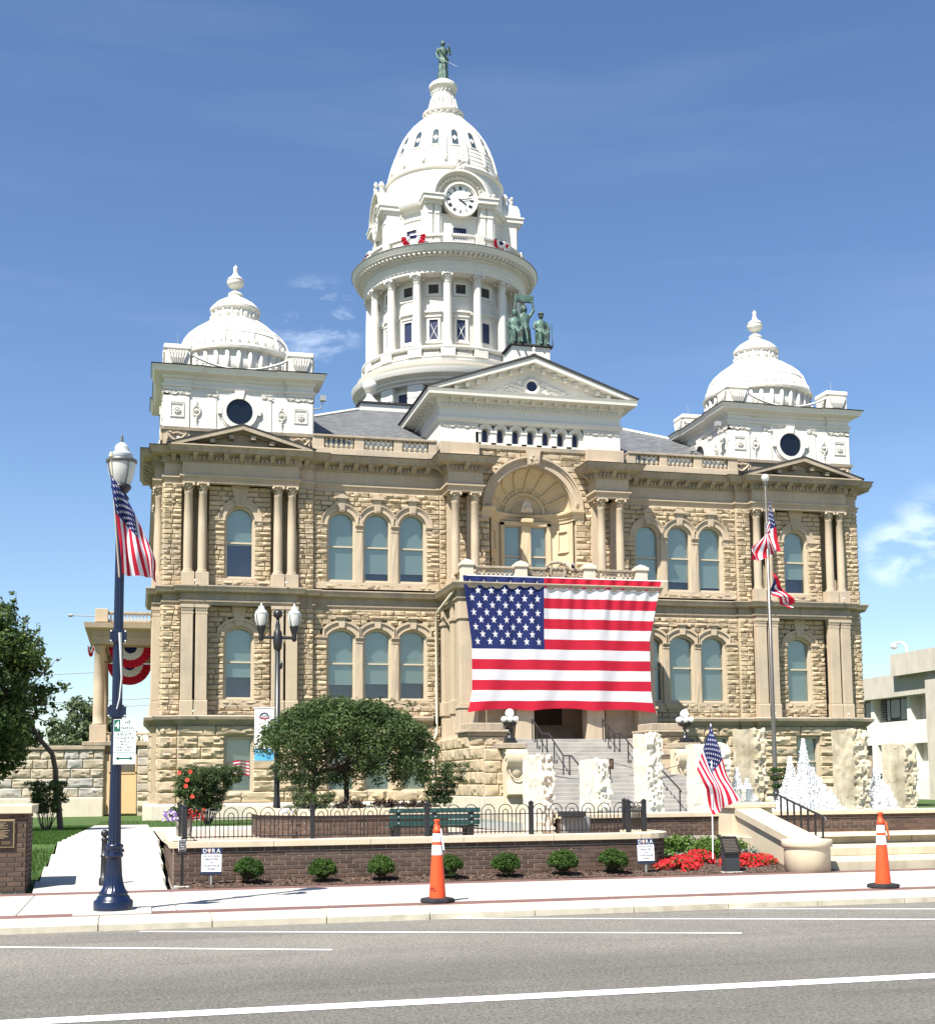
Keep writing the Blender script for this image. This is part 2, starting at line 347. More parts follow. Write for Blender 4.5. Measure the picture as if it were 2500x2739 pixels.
# terrain heights
def lerp(a, b, t): t = max(0, min(1, t)); return a+(b-a)*t
def hy(y):
    if y < -34: return .45
    if y < -12: return lerp(.45, .12, (y+34)/22)
    return lerp(.12, -.02, (y+12)/11)
def hterr(y): return lerp(.60, .45, (y+39.8)/5.8) if y < -34 else hy(y)
def hwalk(y): return lerp(0, .42, (y+40.45)/7.2) if y < -34 else hy(y)
# ================================================================== THE SETTING
def sheet(name, xs, ys, hf, matl, dz=0, parent=None):
    mb = MB(); nx, ny = len(xs), len(ys)
    mb.add([(x, y, hf(x, y)+dz) for y in ys for x in xs], [(j*nx+i, j*nx+i+1, (j+1)*nx+i+1, (j+1)*nx+i) for j in range(ny-1) for i in range(nx-1)])
    return mb.obj(name, matl, parent)
def rng(a, b, st):
    n = max(1, int(round((b-a)/st))); return [a+(b-a)*i/n for i in range(n+1)]
tag(sheet('ground', [-1500, 1500], [-1200, 1800], lambda x, y: -.17, mat('far_ground', (.09, .11, .06), .95, .3, .05)), kind='structure')
road = tag(sheet('road', rng(-120, 120, 20), rng(-90, -45.0, 5), lambda x, y: -.1, ASPH), kind='structure')
def stripe(x0, y0, x1, y1, wd):
    d = Vector((x1-x0, y1-y0)).normalized(); n = Vector((-d.y, d.x))*wd/2; mb = MB()
    mb.add([(x0-n.x, y0-n.y, -.096), (x1-n.x, y1-n.y, -.096), (x1+n.x, y1+n.y, -.096), (x0+n.x, y0+n.y, -.096)], [(0, 1, 2, 3)]); mb.obj('painted_line', PAINT, road)
stripe(-120, -50.73, 60, -50.73, .24)
for (x0, y0, x1, y1) in ((-22.2, -45.3, -16.78, -47.5), (-18.59, -45.2, -12.44, -47.48), (-15.04, -44.95, -9.74, -46.95), (-11.5, -44.95, -6.2, -46.95), (-7.9, -44.95, -2.6, -46.95)): stripe(x0, y0-.03, x1, y1, .085)
# kerb in cast lengths
kerb = thing('kerb', None, None); tag(kerb, kind='structure')
kprof = [(0, -.3), (.60, -.3), (.60, -.03), (.575, .0), (.53, .012), (0, .012)]
x = -26.6; k = 0
while x < 2:
    L = 1.27+random.uniform(-.05, .05); mb = MB(); mb.sweep([(o, z+random.uniform(-.002, .002)) for o, z in kprof], [(x+.006, -44.43), (x+L-.006, -44.43)]); mb.obj('kerb_stone', CURB, kerb); x += L
mb = MB(); mb.sweep(kprof, [(-120, -44.43), (-26.62, -44.43)]); mb.sweep(kprof, [(x+.02, -44.43), (120, -44.43)]); mb.obj('kerb_run', CURB, kerb)
# footway: paver band, concrete slabs, paver band
fwy = thing('pavement', None, None); tag(fwy, kind='structure')
mb = MB(); mb.box(-120, 120, -44.43, -43.86, -.3, .003); mb.obj('paver_band', PAVER, fwy)
mb = MB(); mb.box(-120, 120, -41.06, -40.66, -.3, .006); mb.obj('paver_band', PAVER, fwy)
mb = MB(); mb.box(-120, 120, -43.95, -40.97, -.3, -.012); mb.obj('slab_bed', BMORT, fwy)
xs = [-120, -60, -30]+[-27.4+1.85*i for i in range(22)]+[30, 60, 120]
for i in range(len(xs)-1):
    MB().bbox(xs[i]+.005, xs[i+1]-.005, -43.94, -40.98, -.1, .004, .005).obj('concrete_slab', CONC, fwy)
MB().bbox(-19.35, -18.45, -44.28, -43.45, -.1, .022, .006).obj('lamp_footing', CONC, fwy)
# left path rising gently from the street
pth = thing('path', None, None); tag(pth, kind='structure')
ys = [-40.66]+[-39.2+1.9*i for i in range(16)]
for i in range(len(ys)-1):
    a, b = ys[i]+.006, ys[i+1]-.006; za, zb = hwalk(a), hwalk(b); mb = MB()
    mb.add([(-20.06, a, za), (-18.19, a, za), (-18.24, b, zb), (-20.12, b, zb), (-20.06, a, za-.15), (-18.19, a, za-.15), (-18.24, b, zb-.15), (-20.12, b, zb-.15)],
           [(0, 1, 2, 3), (4, 5, 1, 0), (5, 6, 2, 1), (6, 7, 3, 2), (7, 4, 0, 3)]); mb.obj('concrete_slab', CONC, pth)
lawn = thing('lawn', None, None); tag(lawn, kind='structure')
yl = rng(-40.6, -34, .6)+rng(-34, 14, 2)[1:]
sheet('lawn_surface', [-60, -45, -30, -24, -20.13], yl, lambda x, y: hwalk(y)-.05 if y < -34 else hy(y)-.04, GRASS, 0, lawn)
sheet('lawn_surface', [-20.13, -18.24], rng(-10.6, 14, 2), lambda x, y: hy(y)-.03, GRASS, 0, lawn)
sheet('lawn_surface', [-18.24, -10, -5.2], rng(-17.2, .4, 2), lambda x, y: hy(y), GRASS, 0, lawn)
sheet('lawn_surface', [5.2, 18, 60], rng(-29, 30, 3), lambda x, y: hy(y)-.01, GRASS, 0, lawn)
plz = thing('plaza', None, None); tag(plz, kind='structure')
sheet('paver_field', [-18.16, -13, -10.0], rng(-39.78, -24, .8), lambda x, y: hterr(y)-.002, TERR, 0, plz)
sheet('paver_field', [-10.0, -7.4], rng(-35.9, -24, .8), lambda x, y: hterr(y)-.002, TERR, 0, plz)
sheet('paver_field', [-7.4, 0, 40], rng(-38.1, -24, .8), lambda x, y: min(.45, hterr(y))-.004, TERR, 0, plz)
sheet('concrete_walk', [-18.2, -5.2, 5.2, 40], rng(-24, -17.2, 1), lambda x, y: hy(y), CONC, 0, plz)
sheet('concrete_walk', [-5.2, 5.2], rng(-17.2, -11.5, 1), lambda x, y: hy(y), CONC, 0, plz)
# mulch bed along the wall foot
bed = thing('mulch_bed', None, None); tag(bed, kind='structure')
def hbed(x, y): return .01+.05*min(1, (y+40.66)/.5)+.012*mnoise.noise((x*3, y*3, 0))
sheet('mulch_surface', rng(-18.05, -10.6, .12), rng(-40.655, -39.95, .1), hbed, MULCH, 0, bed)
sheet('mulch_surface', rng(-10.6, -7.4, .12), rng(-40.655, -35.9, .12), lambda x, y: hbed(x, y)+.12*min(1, max(0, (y+40.2)/3)), MULCH, 0, bed)
mb = MB()
for i in range(5200):
    if i < 3600: x, y = random.uniform(-18, -10.6), random.uniform(-40.64, -40.0); zz = hbed(x, y)
    else: x, y = random.uniform(-10.6, -7.6), random.uniform(-40.64, -38.6); zz = hbed(x, y)+.12*min(1, max(0, (y+40.2)/3))
    l, wd, a = random.uniform(.012, .035), random.uniform(.004, .009), random.uniform(0, PI); t = random.uniform(-.5, .5)
    d = Vector((math.cos(a), math.sin(a), t))*l; e = Vector((-math.sin(a), math.cos(a), random.uniform(-.4, .4)))*wd; c = Vector((x, y, zz+.008))
    mb.add([tuple(c-d-e), tuple(c+d-e), tuple(c+d+e), tuple(c-d+e)], [(0, 1, 2, 3)])
tag(mb.obj('mulch_chips', mat('bark_chips', (.13, .085, .06), .95, .3, 30, rand=.5), bed), kind='stuff')

# ================================================================== THE COURTHOUSE
CH = thing('courthouse', 'sandstone courthouse with white central clock dome and two white corner cupolas', 'courthouse')
PFRAME = mat('tan_painted_frame', (.50, .425, .31), .6, .05, 2)
FR = {}
def PF(Y): return lambda a, o, z: (a, Y-o, z)
def PL(X): return lambda a, o, z: (X-o, a, z)
def PR(X): return lambda a, o, z: (X+o, a, z)
NST = [0]
REST = MB(); WALL = MB()
def rock(mb, P, a0, a1, z0, z1, amp, d=.05, fine=1):
    L = a1-a0; H = z1-z0
    nu = max(2, min(7, int(L/(.22/fine))+1)); nv = 2 if H < .3 else (3 if fine == 1 else 4)
    e = .03 if H < .3 else .045
    us = [0, e/L]+[e/L+(1-2*e/L)*(i+random.uniform(-.25, .25))/nu for i in range(1, nu)]+[1-e/L, 1]
    vs_ = [0, e/H]+[e/H+(1-2*e/H)*(i+random.uniform(-.2, .2))/nv for i in range(1, nv)]+[1-e/H, 1]
    nU, nV = len(us), len(vs_); vs = []
    for j, v in enumerate(vs_):
        for i, u in enumerate(us):
            bd = i in (0, nU-1) or j in (0, nV-1)
            o = random.uniform(0, .008) if bd else amp*((random.uniform(.25, 1.0) if j != nV-2 else random.uniform(.5, 1.2)) if i in (1, nU-2) or j in (1, nV-2) else random.uniform(.45, 1.5))
            vs.append(P(a0+L*u, o, z0+H*v))
    fs = [(j*nU+i, j*nU+i+1, (j+1)*nU+i+1, (j+1)*nU+i) for j in range(nV-1) for i in range(nU-1)]
    ring = list(range(nU))+[j*nU+nU-1 for j in range(1, nV)]+[(nV-1)*nU+i for i in range(nU-2, -1, -1)]+[j*nU for j in range(nV-2, 0, -1)]
    n0 = len(vs)
    for r_ in ring:
        j, i = divmod(r_, nU); vs.append(P(a0+L*us[i], -d, z0+H*vs_[j]))
    k = len(ring); fs += [(ring[q], n0+q, n0+(q+1) % k, ring[(q+1) % k]) for q in range(k)]
    mb.add(vs, fs)
def fill(P, a0, a1, z0, z1, ch, l0, l1, holes=(), amp=.09, single=False, back=.55, gap=.012, mb=None):
    if a0 > a1: a0, a1 = a1, a0
    n = max(1, round((z1-z0)/ch)); h = (z1-z0)/n; par = CH
    for c in range(n):
        za, zb = z0+c*h, z0+(c+1)*h; segs = [(a0, a1)]
        for hf in holes:
            sp = hf((za+zb)/2)
            for (p, q) in (sp or []):
                ns = []
                for (s0, s1) in segs:
                    if q <= s0 or p >= s1: ns.append((s0, s1))
                    else:
                        if p > s0: ns.append((s0, p))
                        if q < s1: ns.append((q, s1))
                segs = ns
        for (s0, s1) in segs:
            if s1-s0 < .03: continue
            p = [P(s0, -.03, za), P(s1, -.03, za), P(s1, -.03, zb), P(s0, -.03, zb), P(s0, -back, za), P(s1, -back, za), P(s1, -back, zb), P(s0, -back, zb)]
            WALL.add(p, [(0, 1, 2, 3), (7, 6, 5, 4), (0, 4, 5, 1), (1, 5, 6, 2), (2, 6, 7, 3), (3, 7, 4, 0)])
            t = s0
            while t < s1-.02:
                L = random.uniform(l0, l1)
                if s1-t-L < l0*.7: L = s1-t
                if single and NST[0] < 298 and L > .3:
                    m1 = MB(); rock(m1, P, t+gap/2, t+L-gap/2, za+gap/2, zb-gap/2, amp, fine=1.4)
                    link('stone', arcsm(m1.mesh('stone', STONE), 24), CH); NST[0] += 1
                elif L > .05: rock(REST if mb is None else mb, P, t+gap/2, t+L-gap/2, za+gap/2, zb-gap/2, amp)
                t += L
# window outline helpers: local x, z
def ol_round(w, z0, zs, n=14): return [(-w, z0)]+[(-w*math.cos(PI*i/n), zs+w*math.sin(PI*i/n)) for i in range(n+1)]+[(w, z0)]
def ol_seg(w, z0, zs, rise, n=10):
    r = (w*w+rise*rise)/(2*rise); zc = zs+rise-r; a = math.asin(w/r)
    return [(-w, z0)]+[(r*math.sin(-a+2*a*i/n), zc+r*math.cos(-a+2*a*i/n)) for i in range(n+1)]+[(w, z0)]
def ol_rect(w, z0, z1): return [(-w, z0), (-w, z1), (w, z1), (w, z0)]
def window(P, ac, outline, rail, blind, par=CH, g=.32, fw_=.11, sill=True):
    # outline(inset, z_bottom_or_None) -> points
    full = outline(0, None); inn = outline(fw_, None)
    z0 = min(p[1] for p in full)
    F = lambda o: (lambda a, z: P(ac+a, o, z))
    mb = MB(); mb.band(inn, full, F(-.13), F(-g-.08), close=True)
    in2 = outline(fw_*.55, None); mb.band(in2, full, F(-.09), F(-.13), close=True)
    wi = max(p[0] for p in inn)
    if rail: mb.prism([(-wi, rail-.035), (wi, rail-.035), (wi, rail+.035), (-wi, rail+.035)], F(-g+.07), F(-g-.05))
    wn = mb.obj('window', PFRAME, par)
    MB().prism(inn, F(-g), F(-g-.012)).obj('pane', GLASS, wn)
    if blind is not None:
        MB().prism(outline(fw_-.02, blind), F(-g-.05), F(-g-.056)).obj('blind', BLIND, wn)
        MB().prism([(-wi, blind-.03), (wi, blind-.03), (wi, blind), (-wi, blind)], F(-g-.045), F(-g-.06)).obj('blind_hem', mat('pale_hem', (.45, .55, .52), .7), wn)
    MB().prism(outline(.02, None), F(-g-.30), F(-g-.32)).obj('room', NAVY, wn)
    return wn
def key(P, ac, z0, z1, w0, w1, o0=.14, o1=.2, flute=True, hat=0, matl=TRIM):
    mb = MB(); F = lambda o: (lambda a, z: P(ac+a, o, z))
    mb.prism([(-w0, z0), (w0, z0), (w1, z1), (-w1, z1)], F(o0), F(-.05))
    if flute:
        for i in (-1.5, -.5, .5, 1.5):
            f0, f1 = w0*.42*i/1.0*.9, w1*.42*i*.9; zz0, zz1 = z0+.06, z0+(z1-z0)*.62
            mb.prism([(f0-.022, zz0), (f0+.022, zz0), (f1*.8+.026, zz1), (f1*.8-.026, zz1)], F(o0+.022), F(o0-.01))
    if hat:
        mb.prism([(-w1*1.5, z1), (w1*1.5, z1), (w1*1.5, z1+.09), (-w1*1.5, z1+.09)], F(o1+.04), F(-.05))
        mb.prism([(-w1*1.3, z1+.09), (w1*1.3, z1+.09), (0, z1+.09+hat)], F(o1), F(-.05))
    return mb.obj('keystone', matl, CH)
# z schedule
ZW0, ZW1 = 4.22, 4.66; ZB0, ZB1 = 9.69, 10.58; ZE0, ZE1 = 15.34, 16.95
RI, RO = .68, 1.02
def hole_round(cx, imp, ro=RO, wj=RI): return lambda z: ([(cx-wj, cx+wj)] if imp[0] < z < imp[1] else ([(cx-math.sqrt(max(0, ro*ro-(z-imp[1])**2))+.02, cx+math.sqrt(max(0, ro*ro-(z-imp[1])**2))-.02)] if imp[1] <= z < imp[1]+ro else None))
def hole_seg(cx, zs, wj=RI):
    def f(z):
        if zs[0] < z < 8.39: return [(cx-wj, cx+wj)]
        if 8.39 <= z < 8.64: return [(cx-1.0, cx+1.0)]
        if 8.64 <= z < 9.2: return [(cx-math.sqrt(max(0, 1.2**2-(z-7.99)**2)), cx+math.sqrt(max(0, 1.2**2-(z-7.99)**2)))]
    return f
def archivolt_round(P, ac, ro=RO, ri=RI, zs=13.76):
    mb = MB(); F = lambda o: (lambda a, z: P(ac+a, o, z)); n = 20
    C = lambda r: [(-r*math.cos(PI*i/n), zs+r*math.sin(PI*i/n)) for i in range(n+1)]
    mb.band(C(ri), C(ro-.12), F(.05), F(-.4)); mb.band(C(ro-.12), C(ro-.05), F(.09), F(-.1)); mb.band(C(ro-.05), C(ro), F(.13), F(-.1))
    return link('archivolt', arcsm(mb.mesh('archivolt', TRIM), 40), CH)
def archivolt_seg(P, ac, ex=1.0):
    mb = MB(); F = lambda o: (lambda a, z: P(ac+a, o, z)); n = 12
    def C(w, zs, r, zc): 
        a = math.asin(min(1, w/r)); return [(-w, 8.39)]+[(r*math.sin(-a+2*a*i/n), zc+r*math.cos(-a+2*a*i/n)) for i in range(n+1)]+[(w, 8.39)]
    I = C(.68, 8.45, .822, 7.99); O1 = C(.90*ex, 8.6, 1.08, 7.99); O = C(1.0*ex, 8.64, 1.2, 7.99)
    mb.band(I, O1, F(.05), F(-.4)); mb.band(O1, O, F(.12), F(-.1)); return mb.obj('archivolt', TRIM, CH)
def slabp(P, a0, a1, o0, o1, z0, z1, name, matl=TRIM, b=.012):
    mb = MB(); mb.prism([(a0, z0), (a1, z0), (a1, z1), (a0, z1)], lambda a, z: P(a, o0, z), lambda a, z: P(a, -o1, z)); return mb.obj(name, matl, CH)
def impost(P, a0, a1, z0, z1):
    mb = MB()
    for (p, q, o) in ((z0, z0+.06, .05), (z0+.06, z1-.1, .03), (z1-.1, z1-.04, .09), (z1-.04, z1, .13)):
        mb.prism([(a0-(.02 if o > .05 else 0), p), (a1+(.02 if o > .05 else 0), p), (a1+(.02 if o > .05 else 0), q), (a0-(.02 if o > .05 else 0), q)], lambda a, z: P(a, o, z), lambda a, z: P(a, -.38, z))
    return mb.obj('impost', TRIM, CH)
W2 = lambda c=0: (lambda ins, zb: ol_round(RI-ins, 11.02+ins if zb is None else zb, 13.76))
W1 = (lambda ins, zb: ol_seg(RI-ins, 5.42+ins if zb is None else zb, 8.45, .36-ins))
W0 = (lambda ins, zb: ol_rect(.64-ins, 1.16+ins if zb is None else zb, 3.71-ins))
blinds2 = {-14.2: 12.66, 14.2: 11.9, -9.45: 11.16, -7.74: 11.52, -6.03: 11.55, 6.03: 11.2, 7.74: 11.58, 9.45: 11.32}
blinds1 = {-14.2: 6.5, 14.2: 5.56, -9.45: 6.2, -7.74: 6.25, -6.03: 6.3, 6.03: 5.56, 7.74: 5.6, 9.45: 5.6}
for s in (-1, 1):
    cx = 14.2*s; P = PF(.05)
    # pavilion bay
    fill(P, cx-1.44, cx+1.44, ZB1+.12, ZE0, .235, .3, .75, [hole_round(cx, (11.0, 13.76))])
    fill(P, cx-1.44, cx+1.44, ZW1, ZB0, .235, .3, .75, [hole_seg(cx, (5.35, 8.39))])
    window(P, cx, W2(), 12.73, blinds2[cx]); window(P, cx, W1, 7.16, blinds1[cx])
    archivolt_round(P, cx); archivolt_seg(P, cx)
    key(P, cx, 14.38, 15.38, .17, .42, hat=0); key(P, cx, 8.8, 9.69, .16, .34, flute=False)
    for t in (-1, 1):
        impost(P, *sorted((cx+t*.68, cx+t*1.36)), 13.46, 13.76); impost(P, *sorted((cx+t*.68, cx+t*1.1)), 8.13, 8.39)
    slabp(P, cx-1.42, cx+1.42, .06, .4, 10.7, 11.02, 'sill'); slabp(P, cx-.95, cx+1.42 if s < 0 else cx+.95+.47, .07, .4, 5.1, 5.42, 'sill')
    # strips beside the bay
    for (a0, a1) in ((16.85, 17.65), (10.8, 11.55)):
        for (z0, z1) in ((ZW1, ZB0), (ZB1, ZE0)):
            fill(PF(-.15), *sorted((s*a0, s*a1)), z0, z1, .235, .28, .55)
    # triple-window wall
    P = PF(.06); cs = [9.45*s, 7.74*s, 6.03*s]
    lo, hi = sorted((s*5.35, s*10.13))
    def h2(z, cs=cs, lo=lo, hi=hi):
        if 10.98 < z < 13.76: return [(lo, hi)]
        if 13.76 <= z < 14.76:
            q = math.sqrt(max(0, 1.0-(z-13.76)**2)); return [(c-q+.02, c+q-.02) for c in cs]
    def h1(z, cs=cs, lo=lo, hi=hi):
        if 5.38 < z < 8.39: return [(lo, hi)]
        if 8.39 <= z < 8.64: return [(lo-.3, hi+.3)]
        if 8.64 <= z < 9.19:
            q = math.sqrt(max(0, 1.44-(z-7.99)**2)); return [(c-q, c+q) for c in cs]
    fill(P, *sorted((s*4.7, s*10.8)), ZB1+.1, ZE0, .235, .3, .8, [h2]); fill(P, *sorted((s*4.7, s*10.8)), ZW1, ZB0, .235, .3, .8, [h1])
    for c in cs:
        window(P, c, W2(), 12.73, blinds2[round(c, 2)]); window(P, c, W1, 7.16, blinds1[round(c, 2)])
        archivolt_round(P, c, ro=.995); archivolt_seg(P, c, ex=.86 if abs(c) < 9 and abs(c) > 7 else .9)
        key(P, c, 14.36, 14.98, .13, .21, hat=.16); key(P, c, 8.82, 9.3, .13, .18, flute=False, hat=.0)
        mbk = MB(); mbk.prism([(c-.27, 9.3), (c+.27, 9.3), (c+.27, 9.37), (c-.27, 9.37)], lambda a, z: P(a, .22, z), lambda a, z: P(a, -.02, z)); mbk.obj('keystone_cap', TRIM, CH)
    for i in (0, 1):
        m_ = (cs[i]+cs[i+1])/2
        for (z0, z1) in ((10.98, 13.5), (5.38, 8.16)):
            mbp = MB(); rock(mbp, PF(.06), m_-.17, m_+.17, z0, z1, .025, d=.42); mbp.obj('mullion_pier', TRIM, CH)
        impost(P, m_-.175, m_+.175, 13.46, 13.76); impost(P, m_-.175, m_+.175, 8.13, 8.39)
    for (p, q) in ((s*10.13, s*10.7), (s*4.72, s*5.35)):
        impost(P, *sorted((p, q)), 13.46, 13.76); impost(P, *sorted((p, q)), 8.13, 8.39)
    slabp(P, *sorted((s*4.75, s*10.75)), .07, .4, 10.68, 11.0, 'sill'); slabp(P, *sorted((s*4.75, s*10.75)), .06, .4, 5.1, 5.4, 'sill')
    # narrow pier beside the centre columns
    fill(PF(-.02), *sorted((s*4.40, s*4.70)), ZB1, ZE0, .235, .2, .4)
    fill(PF(0), *sorted((s*2.2, s*4.40)), ZB1, ZE0, .3, .4, .8)
    # basement in big rock-faced blocks
    hb = lambda z: [(cx-.64, cx+.64)] if 1.0 < z < 3.7 else None
    fill(PF(-.55), cx-2.72, cx+2.72, .72, ZW0, .5, .8, 2.1, [hb], amp=.10, single=True, gap=.02)
    window(PF(-.55), cx, W0, 2.45 if s > 0 else None, 1.2); slabp(PF(-.55), cx-.75, cx+.75, .05, .4, .98, 1.18, 'sill')
    for (a0, a1) in ((16.92, 17.72), (10.75, 11.48)):
        fill(PF(-.22), *sorted((s*a0, s*a1)), .72, ZW0, .5, .5, .9, amp=.09, single=True, gap=.02)
    hb3 = lambda z, cs=cs: [(c-.64, c+.64) for c in cs] if 1.0 < z < 3.7 else None
    fill(PF(-.02), *sorted((s*4.7, s*10.75)), .72, ZW0, .5, .7, 1.6, [hb3], amp=.09, single=True, gap=.02)
    for c in cs:
        window(PF(-.02), c, W0, None, 1.2); slabp(PF(-.02), c-.72, c+.72, .05, .4, .98, 1.18, 'sill')
    # sides (strip at the corner and the pavilion bay)
    PS = PL(-17.65) if s < 0 else PR(17.65)
    for (z0, z1) in ((ZW1, ZB0), (ZB1, ZE0)):
        fill(PS, -.15, .63, z0, z1, .235, .28, .55); fill(PS, 5.93, 6.68, z0, z1, .235, .28, .55)
    PS2 = PL(-17.62) if s < 0 else PR(17.62)
    fill(PS2, .63, 5.93, ZW1, ZB0, .47, .8, 1.6); fill(PS2, .63, 5.93, ZB1, ZE0, .47, .8, 1.6)
    PS3 = PL(-17.72) if s < 0 else PR(17.72)
    fill(PS3, -.2, .6, .72, ZW0, .5, .5, .9, amp=.09, single=s < 0, gap=.02)
    fill(PL(-18.05) if s < 0 else PR(18.05), .6, 5.96, .72, ZW0, .5, .8, 2, amp=.085, gap=.02)
# spandrel wall round the great arch
ARC = (0, 14.93); ARO, ARI = 2.60, 2.12
fill(PF(0), -2.9, 2.9, ZE0, 18.0, .3, .5, 1.1, [lambda z: [(-math.sqrt(max(0, 2.55**2-(z-14.93)**2)), math.sqrt(max(0, 2.55**2-(z-14.93)**2)))] if z < 14.93+2.55 else None])
WALL.box(-17.0, 17.0, 3.0, 36, -.2, 17.05); WALL.box(-17.0, -2.5, .98, 3.0, -.2, 17.05); WALL.box(2.5, 17, .98, 3.0, -.2, 17.05); WALL.box(-2.5, 2.5, .98, 3.0, -.2, 10.4)
for X in (-1, 1): WALL.box(*sorted((X*16.9, X*17.44)), 6.68, 36.2, -.2, 17.0)
WALL.obj('wall', MORTAR, CH)
rst = REST.mesh('small_stones', STONE); arcsm(rst, 24); tag(link('small_stones', rst, CH), kind='stuff')

# plan outline of the mouldings
def plan(bay, strip, tri, side=True):
    L = []
    if side: L = [(-17.44, 36.2), (-17.44, 6.68), (-17.65-strip, 6.68), (-17.65-strip, 5.93), (-17.65-bay, 5.93), (-17.65-bay, .63), (-17.65-strip, .63), (-17.65-strip, -.15-strip)]
    L += [(-16.86, -.15-strip), (-16.86, -.15-bay), (-11.54, -.15-bay), (-11.54, -.15-strip), (-10.8, -.15-strip), (-10.8, tri)]
    return L
def mir(L): return [(-x, y) for x, y in L[::-1]]
left = plan(.40, .0, .06)
ent_a = [(-.35, ZE0), (0, ZE0), (0, 15.48), (.04, 15.49), (.04, 15.58), (.11, 15.60), (.11, 15.69), (.0, 15.72), (0, 16.28), (-.35, 16.28)]
ent_b = [(-.35, 16.281), (.06, 16.281), (.1, 16.31), (.1, 16.56), (.16, 16.60), (.56, 16.66), (.58, 16.76), (.66, 16.88), (.69, 16.93), (-.35, 16.96)]
ent_c = [(-.4, 16.962), (.70, 16.932), (.71, 16.965), (-.4, 17.0)]
cpath = left+[(-4.72, .06), (-4.72, -.02), (-4.56, -.02), (-4.56, -1.28), (-2.86, -1.28), (-2.86, .06)]
for pth_ in (cpath, mir(cpath)):
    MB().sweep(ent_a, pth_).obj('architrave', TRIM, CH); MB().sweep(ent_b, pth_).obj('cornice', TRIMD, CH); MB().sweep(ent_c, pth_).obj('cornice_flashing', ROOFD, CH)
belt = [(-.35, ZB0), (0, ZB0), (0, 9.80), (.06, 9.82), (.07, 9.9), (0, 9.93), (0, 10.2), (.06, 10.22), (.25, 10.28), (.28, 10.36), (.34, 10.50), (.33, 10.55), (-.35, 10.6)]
bpath = left+[(-4.72, .06), (-4.72, -3.8), (4.72, -3.8), (4.72, .06)]+mir(left)
MB().sweep(belt, bpath).obj('belt_course', TRIMD, CH)
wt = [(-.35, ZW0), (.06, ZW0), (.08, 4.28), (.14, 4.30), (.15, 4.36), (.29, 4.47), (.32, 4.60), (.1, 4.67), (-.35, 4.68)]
wleft = plan(.43, .06, -.0)
wpath = wleft+[(-5.1, .0)]
MB().sweep(wt, wpath).obj('water_table', TRIMD, CH); MB().sweep(wt, mir(wpath)).obj('water_table', TRIMD, CH)
pl = [(-.45, -.4), (.28, -.4), (.28, .6), (.2, .715), (-.45, .72)]
MB().sweep(pl, wpath).obj('plinth', PALE, CH); MB().sweep(pl, mir(wpath)).obj('plinth', PALE, CH)
# dentils and brackets along the cornice
dent = MB(); brk = MB()
brk.prism([(.1, 16.36), (.2, 16.38), (.3, 16.46), (.44, 16.52), (.5, 16.58), (.5, 16.655), (.1, 16.655)], lambda o, z: (-.11, -o, z), lambda o, z: (.11, -o, z)); brk = brk.mesh('bracket', TRIMD)
def along(path, st, fn, inset=.05):
    for (p, q) in zip(path[:-1], path[1:]):
        p, q = Vector(p), Vector(q); d = q-p; L = d.length
        if L < .45: continue
        d.normalize(); nrm = Vector((d.y, -d.x)); n = max(1, int((L-2*inset)/st)); s0 = (L-(n-1)*st)/2 if n > 1 else L/2
        for i in range(n): fn(p+d*(s0+i*st), d, nrm)
def addent(z0, z1, w, o0, o1):
    def f(p, d, n):
        a = p+n*o0; b = p+n*o1; e = d*w/2
        dent.add([(*(a-e), z0), (*(a+e), z0), (*(b+e), z0), (*(b-e), z0), (*(a-e), z1), (*(a+e), z1), (*(b+e), z1), (*(b-e), z1)], [(0, 1, 2, 3), (4, 7, 6, 5), (0, 4, 5, 1), (1, 5, 6, 2), (2, 6, 7, 3), (3, 7, 4, 0)])
    return f
def onfront(path): return [p for p in path if p[1] < 8]
for pth_ in (onfront(cpath), onfront(mir(cpath))):
    along(pth_, .19, addent(16.34, 16.53, .1, .09, .19))
    along(pth_, .70, lambda p, d, n: link('bracket', brk, CH, (p.x, p.y, 0), math.atan2(d.y, d.x)), .2)
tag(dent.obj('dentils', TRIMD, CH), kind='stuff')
# pavilion gables
for s in (-1, 1):
    cx = 14.2*s; F = lambda y: (lambda a, z: (cx+a, y, z)); 
    MB().prism([(-2.85, 16.97), (2.85, 16.97), (0, 17.80)], F(-.62), F(.3)).obj('tympanum', TRIM, CH)
    mb = MB(); mb.band([(-2.75, 16.97), (0, 17.74), (2.75, 16.97)], [(-3.33, 16.97), (0, 17.96), (3.33, 16.97)], F(-1.22), F(.35))
    mb.band([(-2.55, 16.97), (0, 17.66), (2.55, 16.97)], [(-2.78, 16.97), (0, 17.745), (2.78, 16.97)], F(-.8), F(.35)); mb.obj('gable_cornice', TRIMD, CH)
    MB().band([(-3.36, 16.975), (0, 17.962), (3.36, 16.975)], [(-3.40, 17.0), (0, 18.02), (3.40, 17.0)], F(-1.25), F(.36)).obj('gable_flashing', ROOFD, CH)
    for t in (-2.2, -1.35, -.5, .5, 1.35, 2.2):
        z = 17.66-.27*abs(t); MB().box(cx+t-.11, cx+t+.11, -1.1, -.6, z-.2, z-.02).obj('gable_bracket', TRIMD, CH)
    MB().box(cx-3.2, cx+3.2, -1.26, -.5, 16.90, 16.955).obj('gable_ledge', TRIM, CH)
